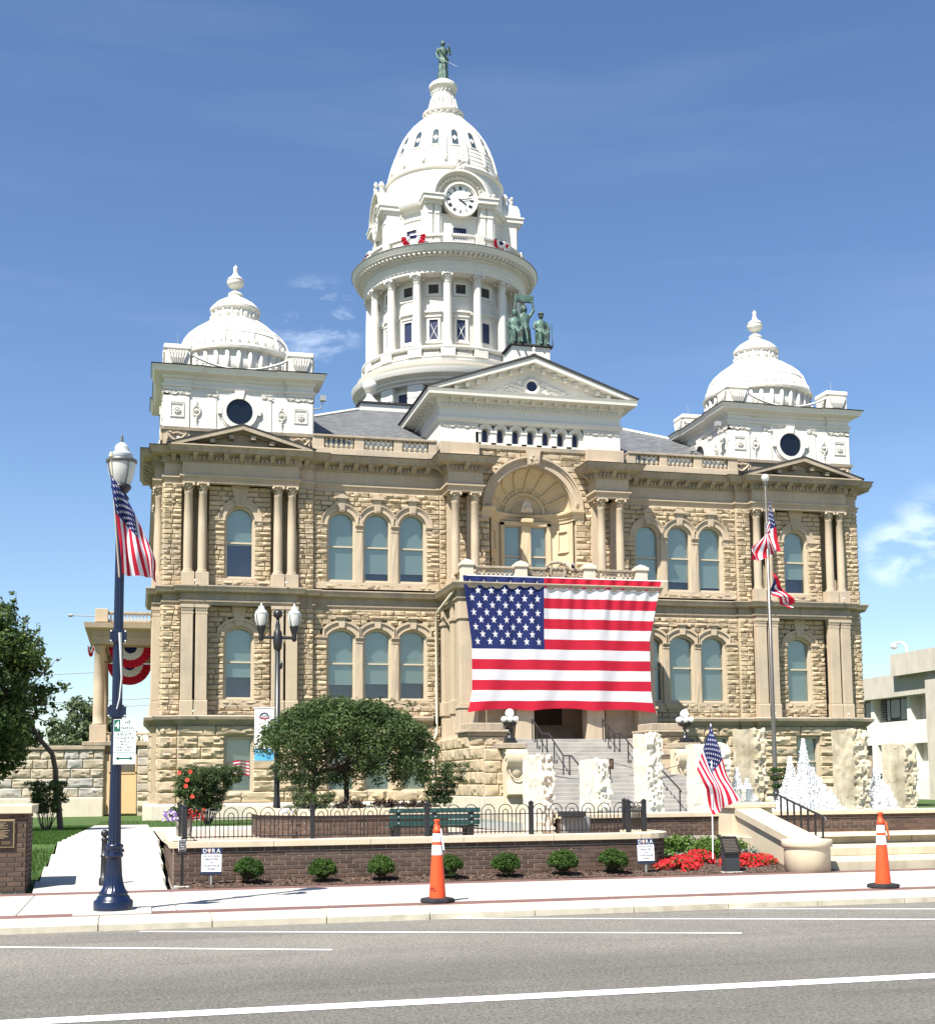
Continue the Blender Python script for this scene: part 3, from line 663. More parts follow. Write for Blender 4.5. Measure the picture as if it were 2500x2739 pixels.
# columns: pavilion upper floor, centre, and pilasters on the ground floor
def colmesh(r, z0, z1, zc, zt, seg=18):
    h = z1-z0
    sh = MB().lathe([(r*1.0, z0), (r*1.0, z0+h*.3), (r*.97, z0+h*.6), (r*.88, z1-.05), (r*.95, z1-.03), (r*.95, z1)], seg)
    ba = MB().lathe([(r*1.02, z0-.0), (r*1.12, z0-.015), (r*1.14, z0-.045), (r*1.08, z0-.06), (r*1.26, z0-.075), (r*1.3, z0-.11), (r*1.26, z0-.14), (0, z0-.14)][::-1], seg)
    ca = capital(r*.88, z1, zt)
    return arcsm(sh.mesh('column_shaft', TRIM), 40), arcsm(ba.mesh('column_base', TRIM), 50), ca
def capital(r, z0, z1, matl=TRIM):
    mb = MB(); h = z1-z0
    mb.lathe([(r*1.08, z0), (r*1.12, z0+h*.06), (r*.98, z0+h*.1), (r*1.0, z0+h*.55), (r*1.32, z0+h*.82), (r*1.35, z0+h*.84)], 12)
    mb.box(-r*1.5, r*1.5, -r*1.5, r*1.5, z0+h*.86, z1)
    for i in range(8):       # two tiers of leaves
        for (zz, hh, ph) in ((z0+h*.08, h*.36, 0), (z0+h*.3, h*.36, PI/8)):
            a = 2*PI*i/8+ph; c, s_ = math.cos(a), math.sin(a); w_ = r*.3
            def q(ro, zq, wq): return [(c*ro-s_*wq, s_*ro+c*wq, zq), (c*ro+s_*wq, s_*ro-c*wq, zq)]
            vs = q(r*1.02, zz, w_)+q(r*1.2, zz+hh*.65, w_*1.05)+q(r*1.5, zz+hh, w_*.6)+q(r*1.46, zz+hh*.75, w_*.4)
            mb.add(vs, [(0, 1, 3, 2), (2, 3, 5, 4), (4, 5, 7, 6)])
    for i in range(4):       # volutes
        a = PI/4+i*PI/2; c = Vector((math.cos(a), math.sin(a), 0))*r*1.8; mb.sphere((c.x, c.y, z0+h*.74), r*.42, 8, 6)
        a = i*PI/2; mb.sphere((math.cos(a)*r*1.5, math.sin(a)*r*1.5, z0+h*.92), r*.24, 6, 4)
    return arcsm(mb.mesh('column_capital', matl), 45)
def put_column(ms, x, y):
    o = link('column', ms[0], CH, (x, y, 0)); link('base', ms[1], o); link('capital', ms[2], o); return o
pc = colmesh(.205, 11.32, 14.88, 14.88, 15.34)
pc2 = colmesh(.205, 11.32, 14.83, 14.83, 15.34)
pil = MB(); pil.bbox(-.265, .265, -.3, .1, 5.37, 9.27, .02); pil = pil.mesh('pilaster', TRIM)
pcap = MB(); pcap.box(-.275, .275, -.31, .1, 9.27, 9.33); pcap.box(-.27, .27, -.305, .1, 9.33, 9.47); pcap.box(-.29, .29, -.33, .1, 9.47, 9.55); pcap.box(-.31, .31, -.36, .1, 9.55, 9.69)
for i in range(6): pcap.sphere((-.22+.088*i, -.32, 9.44), .03, 6, 4)
pcap = pcap.mesh('pilaster_capital', TRIM)
ppl = MB(); ppl.bbox(-.3, .3, -.36, .1, 4.66, 5.32, .02); ppl.box(-.285, .285, -.33, .1, 5.32, 5.37); ppl = ppl.mesh('pilaster_pedestal', TRIM)
cped = MB(); cped.bbox(-.3, .3, -.3, .3, 10.58, 11.18, .015); cped = cped.mesh('pedestal', TRIM)
def pil_at(x, y, rz):
    o = link('pilaster', pil, CH, (x, y, 0), rz); link('capital', pcap, o); link('pedestal', ppl, o)
for s in (-1, 1):
    for t in (-2.36, -1.72, 1.72, 2.36):
        put_column(pc, 14.2*s+t, -.33); link('pedestal', cped, CH, (14.2*s+t, -.33, 0)); pil_at(14.2*s+t, -.27, 0)
        c = put_column(pc, s*17.84, 3.28+t); link('pedestal', cped, CH, (s*17.84, 3.28+t, 0)); pil_at(s*17.78, 3.28+t, -s*-PI/2 if s > 0 else -PI/2)
    for t in (3.20, 4.16):
        put_column(pc2, s*t, -1.0)
        MB().bbox(s*t-.3, s*t+.3, -1.3, -.1, ZB1-.05, 11.18, .015).obj('pedestal', TRIM, CH)
        MB().box(s*t-.2, s*t+.2, -.25, .02, 11.18, ZE0).obj('pilaster_strip', TRIM, CH)
# small spot lamps on the pedestals
sp = MB(); sp.tube([(0, 0, 0), (0, -.03, .1), (0, -.12, .12)], .012, 6); sp.sphere((0, -.14, .15), .05, 8, 6); sp = sp.mesh('spot_lamp', PLASTW)
for s in (-1, 1):
    for t in (-2.04, 2.04):
        link('spot_lamp', sp, CH, (14.2*s+t, -.85, 10.58)); link('spot_lamp', sp, CH, (14.2*s+t, -.9, 4.67))
# parapet balustrade between the pavilions and the centre
bal = MB().lathe([(.07, 17.32), (.07, 17.36), (.05, 17.38), (.115, 17.47), (.12, 17.54), (.05, 17.70), (.045, 17.76), (.075, 17.79), (.075, 17.84)], 10); bal = arcsm(bal.mesh('baluster', PALE), 40)
for s in (-1, 1):
    for (a0, a1, nb) in ((10.35, 8.9, 6), (8.45, 7.0, 6), (6.6, 5.3, 5)):
        for i in range(nb): link('baluster', bal, CH, (s*(a0+(a1-a0)*(i+.5)/nb), -.22, 0))
    for (a0, a1) in ((10.85, 10.35), (8.9, 8.45), (7.0, 6.6), (5.3, 4.9)):
        MB().bbox(*sorted((s*a0, s*a1)), -.42, -.02, 17.18, 17.86, .01).obj('parapet_pier', TRIM, CH)
    MB().bbox(*sorted((s*10.87, s*4.88)), -.46, .1, 17.0, 17.32, .015).obj('parapet_base', TRIM, CH)
    MB().bbox(*sorted((s*10.87, s*4.88)), -.48, .05, 17.85, 17.96, .015).obj('parapet_cap', TRIMD, CH)
    MB().box(*sorted((s*10.87, s*4.6)), .1, .4, 17.0, 17.5).obj('gutter_wall', ROOFD, CH)
# main slate roof with white hips
rf = MB(); E0 = (-17.1, 17.1, .3, 36.3, 17.55); T0 = (-7.0, 7.0, 10.1, 26.7, 22.35)
c0 = [(E0[0], E0[2], E0[4]), (E0[1], E0[2], E0[4]), (E0[1], E0[3], E0[4]), (E0[0], E0[3], E0[4])]; c1 = [(T0[0], T0[2], T0[4]), (T0[1], T0[2], T0[4]), (T0[1], T0[3], T0[4]), (T0[0], T0[3], T0[4])]
rf.add(c0+c1, [(0, 1, 5, 4), (1, 2, 6, 5), (2, 3, 7, 6), (3, 0, 4, 7), (4, 5, 6, 7)])
ro_ = rf.obj('roof', SLATE, CH); uvl = ro_.data.uv_layers.new(name='UVMap')
for p in ro_.data.polygons:
    n = p.normal; u = Vector((0, 0, 1)).cross(n); u = u.normalized() if u.length > .01 else Vector((1, 0, 0)); v = n.cross(u)
    for li in p.loop_indices: co = ro_.data.vertices[ro_.data.loops[li].vertex_index].co; uvl.data[li].uv = (co.dot(u), co.dot(v))
for i in range(4):
    a, b = Vector(c0[i]), Vector(c1[i]); MB().tube([tuple(a+Vector((0, 0, .03))), tuple(b+Vector((0, 0, .03)))], .11, 6).obj('hip_flashing', WHITE, ro_)
MB().sweep([(-.2, 17.0), (.1, 17.0), (.12, 17.32), (-.2, 17.35)], [(-17.1, 36.3), (-17.1, 6.5)]).obj('eaves_gutter', ROOFD, CH)

# ---- great arched niche
mb = MB(); n = 40; C = lambda r: [(-r*math.cos(PI*i/n), 14.93+r*math.sin(PI*i/n)) for i in range(n+1)]; F = lambda o: (lambda a, z: (a, -o, z))
mb.band(C(2.12), C(2.40), F(.03), F(-.35)); mb.band(C(2.40), C(2.50), F(.10), F(-.1)); mb.band(C(2.50), C(2.60), F(.18), F(-.1)); mb.band(C(2.06), C(2.13), F(-.06), F(-.35))
link('great_arch', arcsm(mb.mesh('great_arch', TRIM), 40), CH)
apse = MB(); nn = 28; DEP = 1.55
pts = [(2.10*math.cos(PI*i/nn), .1+DEP*math.sin(PI*i/nn)) for i in range(nn+1)]
vs = []; 
for z in (10.5, 14.86):
    for x, y in pts: vs.append((x, y, z))
apse.add(vs, [(i, i+1, nn+2+i, nn+1+i) for i in range(nn)])
apse.obj('niche_wall', mat('pale_niche_stone', (.54, .44, .29), .9, .07, 1.5, .01, 60), CH, True); PN = MAT['pale_niche_stone']
sd = MB(); rings = 12; vs = []
for j in range(rings+1):
    t = PI/2*j/rings
    for i in range(nn+1):
        a = PI*i/nn; vs.append((2.10*math.cos(a)*math.cos(t), .1+DEP*math.sin(a)*math.cos(t), 14.93+2.10*math.sin(t)))
sd.add(vs, [(j*(nn+1)+i, j*(nn+1)+i+1, (j+1)*(nn+1)+i+1, (j+1)*(nn+1)+i) for j in range(rings) for i in range(nn)])
# half dome: axis runs into the wall, so ribs fan out from the springing centre like a shell
sdo = sd.obj('half_dome', PN, CH, True)
def dome_pt(a, r, off=0):   # a: fan angle 0..pi in the facade plane, r: 0..1 from back centre to the front arch
    x = -math.cos(a)*r*2.10; z = math.sin(a)*r*2.10; y = DEP*math.sqrt(max(0, 1-r*r)); k = 1-off
    return (x*k, .1+y*k, 14.93+z*k)
for i in range(9):
    a = PI*i/8; MB().tube([dome_pt(a, .52+.46*q/8, .02) for q in range(9)], [.06]*9, 6).obj('dome_rib', PN, sdo)
for rr, wd in ((.50, .10), (.30, .05), (.60, .04)): MB().tube([dome_pt(PI*q/24, rr, .03) for q in range(25)], wd, 6).obj('dome_ring', PN, sdo)
imp = [(-.06, 14.42), (.05, 14.42), (.06, 14.55), (.12, 14.6), (.13, 14.72), (.24, 14.8), (.25, 14.9), (-.06, 14.93)]
MB().sweep(imp, [(-2.62, -.02), (-2.14, -.02)]+[(x, y) for x, y in pts[::-1]][1:-1]+[(2.14, -.02), (2.62, -.02)]).obj('niche_impost', PN, CH)
# twin windows at the back of the niche
mb = MB(); mb.box(-1.3, -1.12, 1.18, 1.7, 10.5, 14.45); mb.box(1.12, 1.3, 1.18, 1.7, 10.5, 14.45); mb.box(-1.3, 1.3, 1.18, 1.7, 14.3, 14.5); mb.box(-1.3, 1.3, 1.14, 1.7, 10.5, 11.05); mb.obj('niche_window_surround', PN, CH)
mbp = MB(); rock(mbp, PF(1.16), -.24, .24, 11.05, 14.3, .03, d=.3); mbp.obj('mullion_pier', PN, CH)
MB().bbox(-.32, .32, .9, 1.3, 14.42, 14.62, .02).obj('mullion_cap', PN, CH)
for s in (-1, 1): window(PF(1.2), s*.69, lambda ins, zb: ol_rect(.45-ins, 11.05+ins if zb is None else zb, 14.3-ins), 12.75, 11.3, g=.2, fw_=.06)
mb = MB(); mb.prism([(-.26, 14.95), (.26, 14.95), (.2, 15.25), (0, 15.5), (-.2, 15.25)], lambda a, z: (a, .95, z), lambda a, z: (a, 1.1, z)); mb.sphere((0, .93, 15.12), .13, 10, 8); mb.tube([(-.3, .97, 14.96), (-.2, .95, 15.2), (-.16, .95, 15.4), (0, .95, 15.55), (.16, .95, 15.4), (.2, .95, 15.2), (.3, .97, 14.96)], .04, 6); mb.obj('cartouche', PALE, CH)
for s in (-1, 1):   # sunk panel and medallion on the curved flanks
    ang = R(26); cx, cy = s*2.02*math.cos(ang), .1+DEP*math.sin(ang); rz = s*R(-52)
    mb = MB()
    for (a0, a1, z0, z1) in ((-.36, .36, 13.95, 14.05), (-.36, .36, 12.9, 13.0), (-.36, -.26, 13, 13.95), (.26, .36, 13, 13.95)): mb.bbox(a0, a1, -.04, .04, z0, z1, .01)
    mb.obj('niche_panel', PN, CH, loc=(cx, cy, 0), rz=rz)
    mb = MB(); mb.tube([(.42*math.cos(t*PI/12), -.02, 12.0+.42*math.sin(t*PI/12)) for t in range(24)], .07, 6, close=True)
    for q in range(26):
        t, r_ = q*2.4, .06+.28*math.sqrt(q/26); mb.sphere((r_*math.cos(t), -.03, 12.0+r_*math.sin(t)), .05, 6, 4)
    mb.obj('medallion', PN, CH, loc=(cx, cy, 0), rz=rz)
key(PF(0), 0, 17.05, 17.82, .26, .36, o0=.32, o1=.4)
mb = MB()
for q in range(14): mb.sphere((random.uniform(-.16, .16), -.34, random.uniform(17.1, 17.5)), random.uniform(.05, .09), 6, 4)
mb.obj('keystone_mask', TRIM, CH)
# attic above
for s in (-1, 1):
    MB().bbox(*sorted((s*2.75, s*4.72)), -.35, .3, 16.98, 18.0, .02).obj('attic_pier', TRIM, CH)
    MB().bbox(*sorted((s*2.9, s*4.2)), -.75, -.3, 16.98, 17.35, .02).obj('attic_step', TRIM, CH)
MB().bbox(-2.75, 2.75, -.12, .3, 17.78, 18.0, .02).obj('attic_ledge', TRIMD, CH)

# ---- white pediment block
PB = MB(); PB.box(-4.65, -2.72, .0, 12, 18.0, 19.1); PB.box(2.72, 4.65, 0, 12, 18.0, 19.1); PB.box(-2.72, 2.72, .55, 12, 18.0, 19.1); PB.box(-4.4, 4.4, .3, 12, 19.1, 20.5); PB.obj('pediment_wall', WHITE, CH)
mb = MB(); pw = 5.44/7
for i in range(7):
    c = -2.72+pw*(i+.5)
    o = lambda r, n=10: [(c-r*math.cos(PI*k/n), 18.72+r*math.sin(PI*k/n)) for k in range(n+1)]
    mb.band([(c-.17, 18.1)]+o(.17)+[(c+.17, 18.1)], [(c-pw/2, 18.1)]+[(max(c-pw/2, min(c+pw/2, p[0]*1.0)), p[1]) for p in o(.39)]+[(c+pw/2, 18.1)], lambda a, z: (a, .12, z), lambda a, z: (a, .5, z))
    mb.band(o(.26), o(.36), lambda a, z: (a, .04, z), lambda a, z: (a, .2, z))
    mb.box(c-pw/2, c+pw/2, .12, .5, 19.02, 19.1)
    mb.box(c-pw/2-.13, c-pw/2+.13, .0, .2, 18.0, 18.62); mb.box(c-pw/2-.16, c-pw/2+.16, -.04, .2, 18.62, 18.7)
mb.box(-2.72, 2.72, .0, .5, 18.0, 18.12); mb.obj('arcade', WHITE, CH)
for i in range(7):
    c = -2.72+pw*(i+.5); wn = MB().band([(c-.14, 18.12), (c-.14, 18.75), (c, 18.88), (c+.14, 18.75), (c+.14, 18.12)], [(c-.17, 18.1), (c-.17, 18.76), (c, 18.9), (c+.17, 18.76), (c+.17, 18.1)], lambda a, z: (a, .3, z), lambda a, z: (a, .4, z), close=True).obj('attic_window', WHITE, CH)
    MB().prism([(c-.16, 18.1), (c+.16, 18.1), (c+.16, 18.8), (c-.16, 18.8)], lambda a, z: (a, .36, z), lambda a, z: (a, .37, z)).obj('pane', NAVY, wn)
def scroll(x0, x1, y, z0, z1, par, n=None):
    # carved scrolling leaf band
    mb = MB(); h = z1-z0; L = x1-x0; n = n or max(2, int(L/(h*1.1)))
    mb.tube([(x0+L*t/(n*8), y, (z0+z1)/2+h*.3*math.sin(t/8*PI*1.0)) for t in range(n*8+1)], h*.1, 5)
    for i in range(n):
        c = x0+L*(i+.5)/n; sg = 1 if i % 2 == 0 else -1
        mb.tube([(c+h*.26*math.cos(a)*(1-a/9), y, (z0+z1)/2-sg*h*.06+sg*h*.26*math.sin(a)*(1-a/9)) for a in [k*.7 for k in range(10)]], h*.09, 5); mb.sphere((c, y, (z0+z1)/2), h*.1, 6, 4)
        for q in range(4): mb.sphere((c+random.uniform(-.5, .5)*L/n, y, (z0+z1)/2+random.uniform(-.38, .38)*h), h*random.uniform(.07, .12), 6, 4)
    mb.tube([(x0, y, z1), (x1, y, z1)], h*.07, 5)
    return mb.obj('carved_scroll', WHITE, par)
for s in (-1, 1): scroll(*sorted((s*2.78, s*4.6)), -.03, 18.76, 19.06, CH, 5)
ppath = [(-4.65, 12), (-4.65, 0), (4.65, 0), (4.65, 12)]
MB().sweep([(-.4, 19.06), (.03, 19.06), (.05, 19.14), (.12, 19.18), (.13, 19.30), (.02, 19.34), (.02, 19.74), (.1, 19.8), (.1, 19.98), (.2, 20.04), (.2, 20.2), (.68, 20.24), (.69, 20.36), (.74, 20.5), (-.4, 20.55)], ppath).obj('pediment_cornice', WHITE, CH)
dm = MB(); sv = dent; dent = dm
along(ppath, .17, addent(19.82, 19.97, .09, .1, .17)); dent = sv
tag(dm.obj('pediment_dentils', WHITE, CH), kind='stuff')
bk = MB(); bk.box(-.09, .09, -.46, -.18, 20.1, 20.25); bk.box(-.09, .09, -.34, -.18, 20.02, 20.1); bk = bk.mesh('modillion', WHITE)
along(ppath, .585, lambda p, d, n: link('modillion', bk, CH, (p.x, p.y, 0), math.atan2(d.y, d.x)), .1)
F = lambda y: (lambda a, z: (a, y, z))
MB().prism([(-4.6, 20.52), (4.6, 20.52), (0, 22.05)], F(-.1), F(.6)).obj('pediment_tympanum', WHITE, CH)
mb = MB(); mb.band([(-4.75, 20.55), (0, 22.12), (4.75, 20.55)], [(-5.36, 20.55), (0, 22.40), (5.36, 20.55)], F(-.70), F(12)); mb.band([(-4.1, 20.56), (0, 21.9), (4.1, 20.56)], [(-4.8, 20.56), (0, 22.13), (4.8, 20.56)], F(-.22), F(.3)); mb.obj('raking_cornice', WHITE, CH)
MB().band([(-5.40, 20.54), (0, 22.405), (5.40, 20.54)], [(-5.46, 20.60), (0, 22.52), (5.46, 20.60)], F(-.76), F(13)).obj('pediment_roof_edge', ROOFD, CH)
for t in [q*.56 for q in range(-7, 8)]:
    z = 22.06-.33*abs(t); MB().box(t-.09, t+.09, -.48, -.2, z-.2, z).obj('raking_modillion', WHITE, CH)
mb = MB(); mb.tube([(.36*math.cos(q*PI/12), -.14, 21.05+.36*math.sin(q*PI/12)) for q in range(24)], .1, 8, close=True); ocw = mb.obj('round_window', WHITE, CH, True)
MB().prism([(.33*math.cos(q*PI/12), 21.05+.33*math.sin(q*PI/12)) for q in range(24)], F(-.13), F(-.12)).obj('pane', NAVY, ocw)
for s in (-1, 1):
    mb = MB()
    for q in range(60):
        t = random.random(); x = .5+t*1.5; z = 20.62+random.uniform(0, .62*(1-t)+.1); mb.sphere((s*x, -.12, z), random.uniform(.04, .09), 6, 4, sq=(1.6, .6, .8))
    mb.obj('carved_foliage', WHITE, CH)
MB().lathe([(.05, 22.5), (.14, 22.56), (.06, 22.68), (.1, 22.8), (.03, 22.9), (0, 22.94)], 10, 0, -.6).obj('ridge_finial', WHITE, CH)
MB().bbox(-.98, 1.02, -.1, 1.3, 22.2, 23.12, .03).obj('statue_base', WHITE, CH); MB().box(-1.1, 1.14, -.22, 1.4, 23.12, 23.2).obj('statue_base_cap', ROOFD, CH)

# ---- corner cupolas
def cupola(cx, cy):
    h = 3.45; cu = MB(); X0, X1, Y0 = -h, h, -h
    cu.box(-h+.1, h-.1, -h+.1, h-.1, 17.2, 20.6)
    root = cu.obj('cupola', WHITE, CH, loc=(cx, cy, 0)); sq = lambda d=0: [(-h-d, h+d), (-h-d, -h-d), (h+d, -h-d), (h+d, h+d)]
    MB().sweep([(-.3, 16.98), (.02, 16.98), (.02, 17.9), (.12, 17.96), (.14, 18.1), (-.3, 18.12)], sq(), close=True).obj('parapet_course', TRIMD, root)
    def sides(fn):
        for k in range(4): fn(k*PI/2)
    # per-side pieces built on the front and turned
    for k in range(4):
        rz = k*PI/2
        mb = MB()
        for s in (-1, 1):
            mb.bbox(*sorted((s*(h-1.15), s*(h+.02))), -h-.06, -h+.3, 18.12, 19.62, .02)           # corner pier
            mb.bbox(*sorted((s*1.05, s*1.5)), -h-.04, -h+.2, 18.12, 19.62, .015)
        mb.box(-h, h, -h, -h+.2, 18.12, 19.9); mb.obj('cupola_face', WHITE, root, rz=rz)
        for s in (-1, 1):
            scroll(*sorted((s*(h-1.18), s*(h+.02))), -h-.08, 19.62, 19.88, root, 4).rotation_euler = (0, 0, rz)
            scroll(*sorted((s*1.0, s*1.55)), -h-.06, 19.62, 19.88, root, 2).rotation_euler = (0, 0, rz)
            mb = MB(); xc = s*(h-.58)
            for (a0, a1, z0, z1) in ((-.32, .32, 19.22, 19.28), (-.32, .32, 18.6, 18.64), (-.32, -.27, 18.64, 19.22), (.27, .32, 18.64, 19.22)): mb.box(xc+a0, xc+a1, -h-.10, -h-.05, z0, z1)
            for q in range(8): mb.sphere((xc+.12*math.cos(q*PI/4), -h-.09, 18.93+.12*math.sin(q*PI/4)), .055, 6, 4)
            mb.sphere((xc, -h-.1, 18.93), .07, 6, 4)
            for q in range(9): mb.sphere((xc-.28+.07*q, -h-.1, 19.31), .035, 5, 3)
            mb.obj('rosette_panel', WHITE, root, rz=rz)
            mb = MB(); xc = s*1.98
            for q in range(16): t = q*PI/8; mb.sphere((xc+.16*math.cos(t), -h-.03, 18.95+.24*math.sin(t)), .055, 6, 4)
            for q, (zz, r_) in enumerate(((19.28, .07), (19.4, .04), (18.95, .1), (18.6, .06), (18.48, .045), (18.36, .03), (18.25, .02))): mb.sphere((xc, -h-.04, zz), r_, 6, 4)
            mb.obj('drop_ornament', WHITE, root, rz=rz)
            mb = MB(); xc = s*(h-.58)           # swag on the stone course
            mb.box(xc-.6, xc+.6, -h-.05, -h+.1, 17.3, 17.98); mb.tube([(xc-.4+.8*q/10, -h-.1, 17.75-.3*math.sin(PI*q/10)) for q in range(11)], .07, 6)
            for q in range(9): mb.sphere((xc-.3+.075*q, -h-.1, 17.82+random.uniform(-.05, .04)), .06, 6, 4)
            for e in (-.42, .42): mb.tube([(xc+e, -h-.1, 17.85), (xc+e, -h-.1, 17.5)], .05, 6)
            mb.obj('swag_panel', TRIM, root, rz=rz)
        oc = MB(); z0 = 19.0
        oc.band([(.62*math.cos(q*PI/16), z0+.62*math.sin(q*PI/16)) for q in range(32)], [(.84*math.cos(q*PI/16), z0+.84*math.sin(q*PI/16)) for q in range(32)], lambda a, z: (a, -h-.12, z), lambda a, z: (a, -h+.05, z), close=True)
        oc.band([(.86*math.cos(q*PI/16), z0+.86*math.sin(q*PI/16)) for q in range(32)], [(.92*math.cos(q*PI/16), z0+.92*math.sin(q*PI/16)) for q in range(32)], lambda a, z: (a, -h-.06, z), lambda a, z: (a, -h+.05, z), close=True)
        for t in (0, PI): oc.box(*sorted((.8*math.cos(t), 1.0*math.cos(t))), -h-.14, -h, z0-.14, z0+.14)
        oc.prism([(-.16, z0+.6), (.16, z0+.6), (.24, z0+1.0), (-.24, z0+1.0)], lambda a, z: (a, -h-.18, z), lambda a, z: (a, -h, z))
        ow_ = oc.obj('oculus', WHITE, root, rz=rz)
        MB().prism([(.64*math.cos(q*PI/16), z0+.64*math.sin(q*PI/16)) for q in range(32)], lambda a, z: (a, -h-.03, z), lambda a, z: (a, -h-.02, z)).obj('oculus_pane', mat('dark_round_glass', (.006, .009, .016), .08, .05, spec=.5), root, rz=rz)
        # broken-out corners of the entablature
    pth_ = []
    for k in range(4):
        a = k*PI/2; c, s_ = round(math.cos(a)), round(math.sin(a))
        for (x, y) in ((-h, -h), (-h+1.2, -h), (-h+1.2, -h+.1), (h-1.2, -h+.1), (h-1.2, -h)): pth_.append((x*c-y*s_, x*s_+y*c))
    MB().sweep([(-.4, 19.9), (.04, 19.9), (.05, 20.02), (.12, 20.06), (.13, 20.16), (.03, 20.2), (.03, 20.42), (.12, 20.46), (.12, 20.58), (.22, 20.62), (.5, 20.68), (.52, 20.78), (.6, 20.92), (-.4, 20.95)], pth_, close=True).obj('cupola_cornice', WHITE, root)
    MB().sweep([(-.45, 20.952), (.61, 20.922), (.63, 20.965), (-.45, 20.99)], pth_, close=True).obj('cornice_flashing', ROOFD, root)
    MB().box(-h, h, -h, h, 20.6, 20.97).obj('cupola_deck', WHITE, root)
    for sx in (-1, 1):
        for sy in (-1, 1):
            mb = MB(); x, y = sx*(h-.58), sy*(h-.58)
            mb.bbox(x-.58, x+.58, y-.58, y+.58, 20.97, 21.86, .015); mb.bbox(x-.64, x+.64, y-.64, y+.64, 21.86, 22.1, .04)
            for (dx, dy) in ((0, -1), (-1, 0), (1, 0), (0, 1)):
                for q in range(-3, 4):
                    e = q*.14; b0 = (x+dx*.6+(e*.55 if dy else 0), y+dy*.6+(e*.55 if dx else 0), 21.2); b1 = (x+dx*.63+(e if dy else 0), y+dy*.63+(e if dx else 0), 21.74)
                    mb.tube([b0, ((b0[0]+b1[0])/2+dx*.03, (b0[1]+b1[1])/2+dy*.03, 21.45), b1], [.035, .05, .055], 5)
                    mb.sphere(b1, .065, 6, 4)
            mb.obj('corner_block', WHITE, root); MB().tube([(x, y, 22.1), (x, y, 22.8)], .012, 4).obj('lightning_rod', GREY, root)
    for k in range(4):       # swept rails sagging between the corner blocks
        mb = MB(); pts_ = [(-2.3+4.6*q/16, -h+.1, 21.72-.62*math.sin(PI*q/16)**.8) for q in range(17)]; mb.tube(pts_, .06, 6)
        for q in range(1, 16):
            p = pts_[q]
            if p[2]-.15 > 21.05: mb.sphere((p[0], p[1], p[2]-.14), .085, 6, 4, sq=(1, .5, .8)); mb.tube([(p[0], p[1], p[2]-.1), (p[0], p[1], 21.0)], .03, 5)
        mb.obj('swept_rail', WHITE, root, rz=k*PI/2)
    dr = MB(); dr.lathe([(2.75, 20.97), (2.75, 22.3), (2.7, 22.32)], 32)
    dr.obj('dome_drum', WHITE, root, True)
    mb = MB()
    for q in range(32):
        a = 2*PI*q/32; c, s_ = math.cos(a), math.sin(a); mb.tube([(c*2.78, s_*2.78, 21.0), (c*2.78, s_*2.78, 22.2)], .11, 6)
    mb.obj('drum_flutes', WHITE, root, True)
    mb = MB(); mb.lathe([(2.7, 22.28), (2.95, 22.34), (2.98, 22.46), (2.86, 22.5), (2.85, 22.62), (2.7, 22.66)], 40); mb.obj('drum_cornice', WHITE, root)
    prof = [(2.70, 22.62), (2.66, 22.9), (2.52, 23.3), (2.28, 23.65), (1.92, 23.98), (1.55, 24.25), (1.30, 24.42)]
    link('dome', arcsm(MB().lathe(prof, 48).mesh('cupola_dome', WHITE), 40), root)
    mb = MB()
    for q in range(12):
        a = 2*PI*(q+.5)/12; mb.tube([((r_+.02)*math.cos(a), (r_+.02)*math.sin(a), z) for r_, z in prof], [.09, .09, .085, .075, .065, .055, .05], 5)
    for r_, z in prof[2:6]: mb.lathe([(r_-.01, z-.015), (r_+.035, z-.01), (r_-.02, z+.03)], 48, cap=False)
    mb.obj('dome_ribs', WHITE, root)
    mb = MB()
    for q in range(40): a = 2*PI*q/40; mb.sphere((2.74*math.cos(a), 2.74*math.sin(a), 22.78), .09, 6, 4, sq=(1, 1, 1.3))
    mb.obj('cresting', WHITE, root)
    mb = MB(); mb.lathe([(1.36, 24.38), (1.36, 24.46), (1.16, 24.5), (1.12, 24.95), (1.16, 25.0), (1.24, 25.06), (1.25, 25.18), (1.14, 25.3), (.95, 25.5), (.6, 25.72), (.36, 25.84), (.34, 25.96), (.38, 26.0), (.34, 26.06), (.14, 26.2)], 32)
    for q in range(16):
        a = 2*PI*q/16; c, s_ = math.cos(a), math.sin(a); mb.sphere((1.14*c, 1.14*s_, 24.72), .12, 6, 5); mb.tube([(1.15*math.cos(a+.2), 1.15*math.sin(a+.2), 24.5), (1.15*math.cos(a+.2), 1.15*math.sin(a+.2), 24.98)], .05, 4)
    link('lantern', arcsm(mb.mesh('lantern', WHITE), 40), root)
    MB().lathe([(.16, 26.16), (.13, 26.3), (.26, 26.38), (.4, 26.52), (.43, 26.66), (.40, 26.74), (.43, 26.76), (.36, 26.86), (.16, 27.02), (.1, 27.22), (.12, 27.26), (.08, 27.3), (.13, 27.36), (.09, 27.48), (.03, 27.52), (0, 27.62)], 20).obj('urn_finial', WHITE, root, True)
    return root
CUP = [cupola(-14.25, 3.82), cupola(14.25, 3.82)]
mb = MB(); mb.tube([(0, 0, 0), (.35, -.05, .05), (.4, -.1, .4)], .03, 6); mb.box(.28, .55, -.28, -.02, .38, .62); fl = mb.mesh('floodlight', GREY)
link('floodlight', fl, CH, (-10.75, .3, 19.35)); link('floodlight', fl, CH, (10.6, .2, 19.4), PI); link('floodlight', fl, CH, (10.5, 3.2, 18.8), PI)

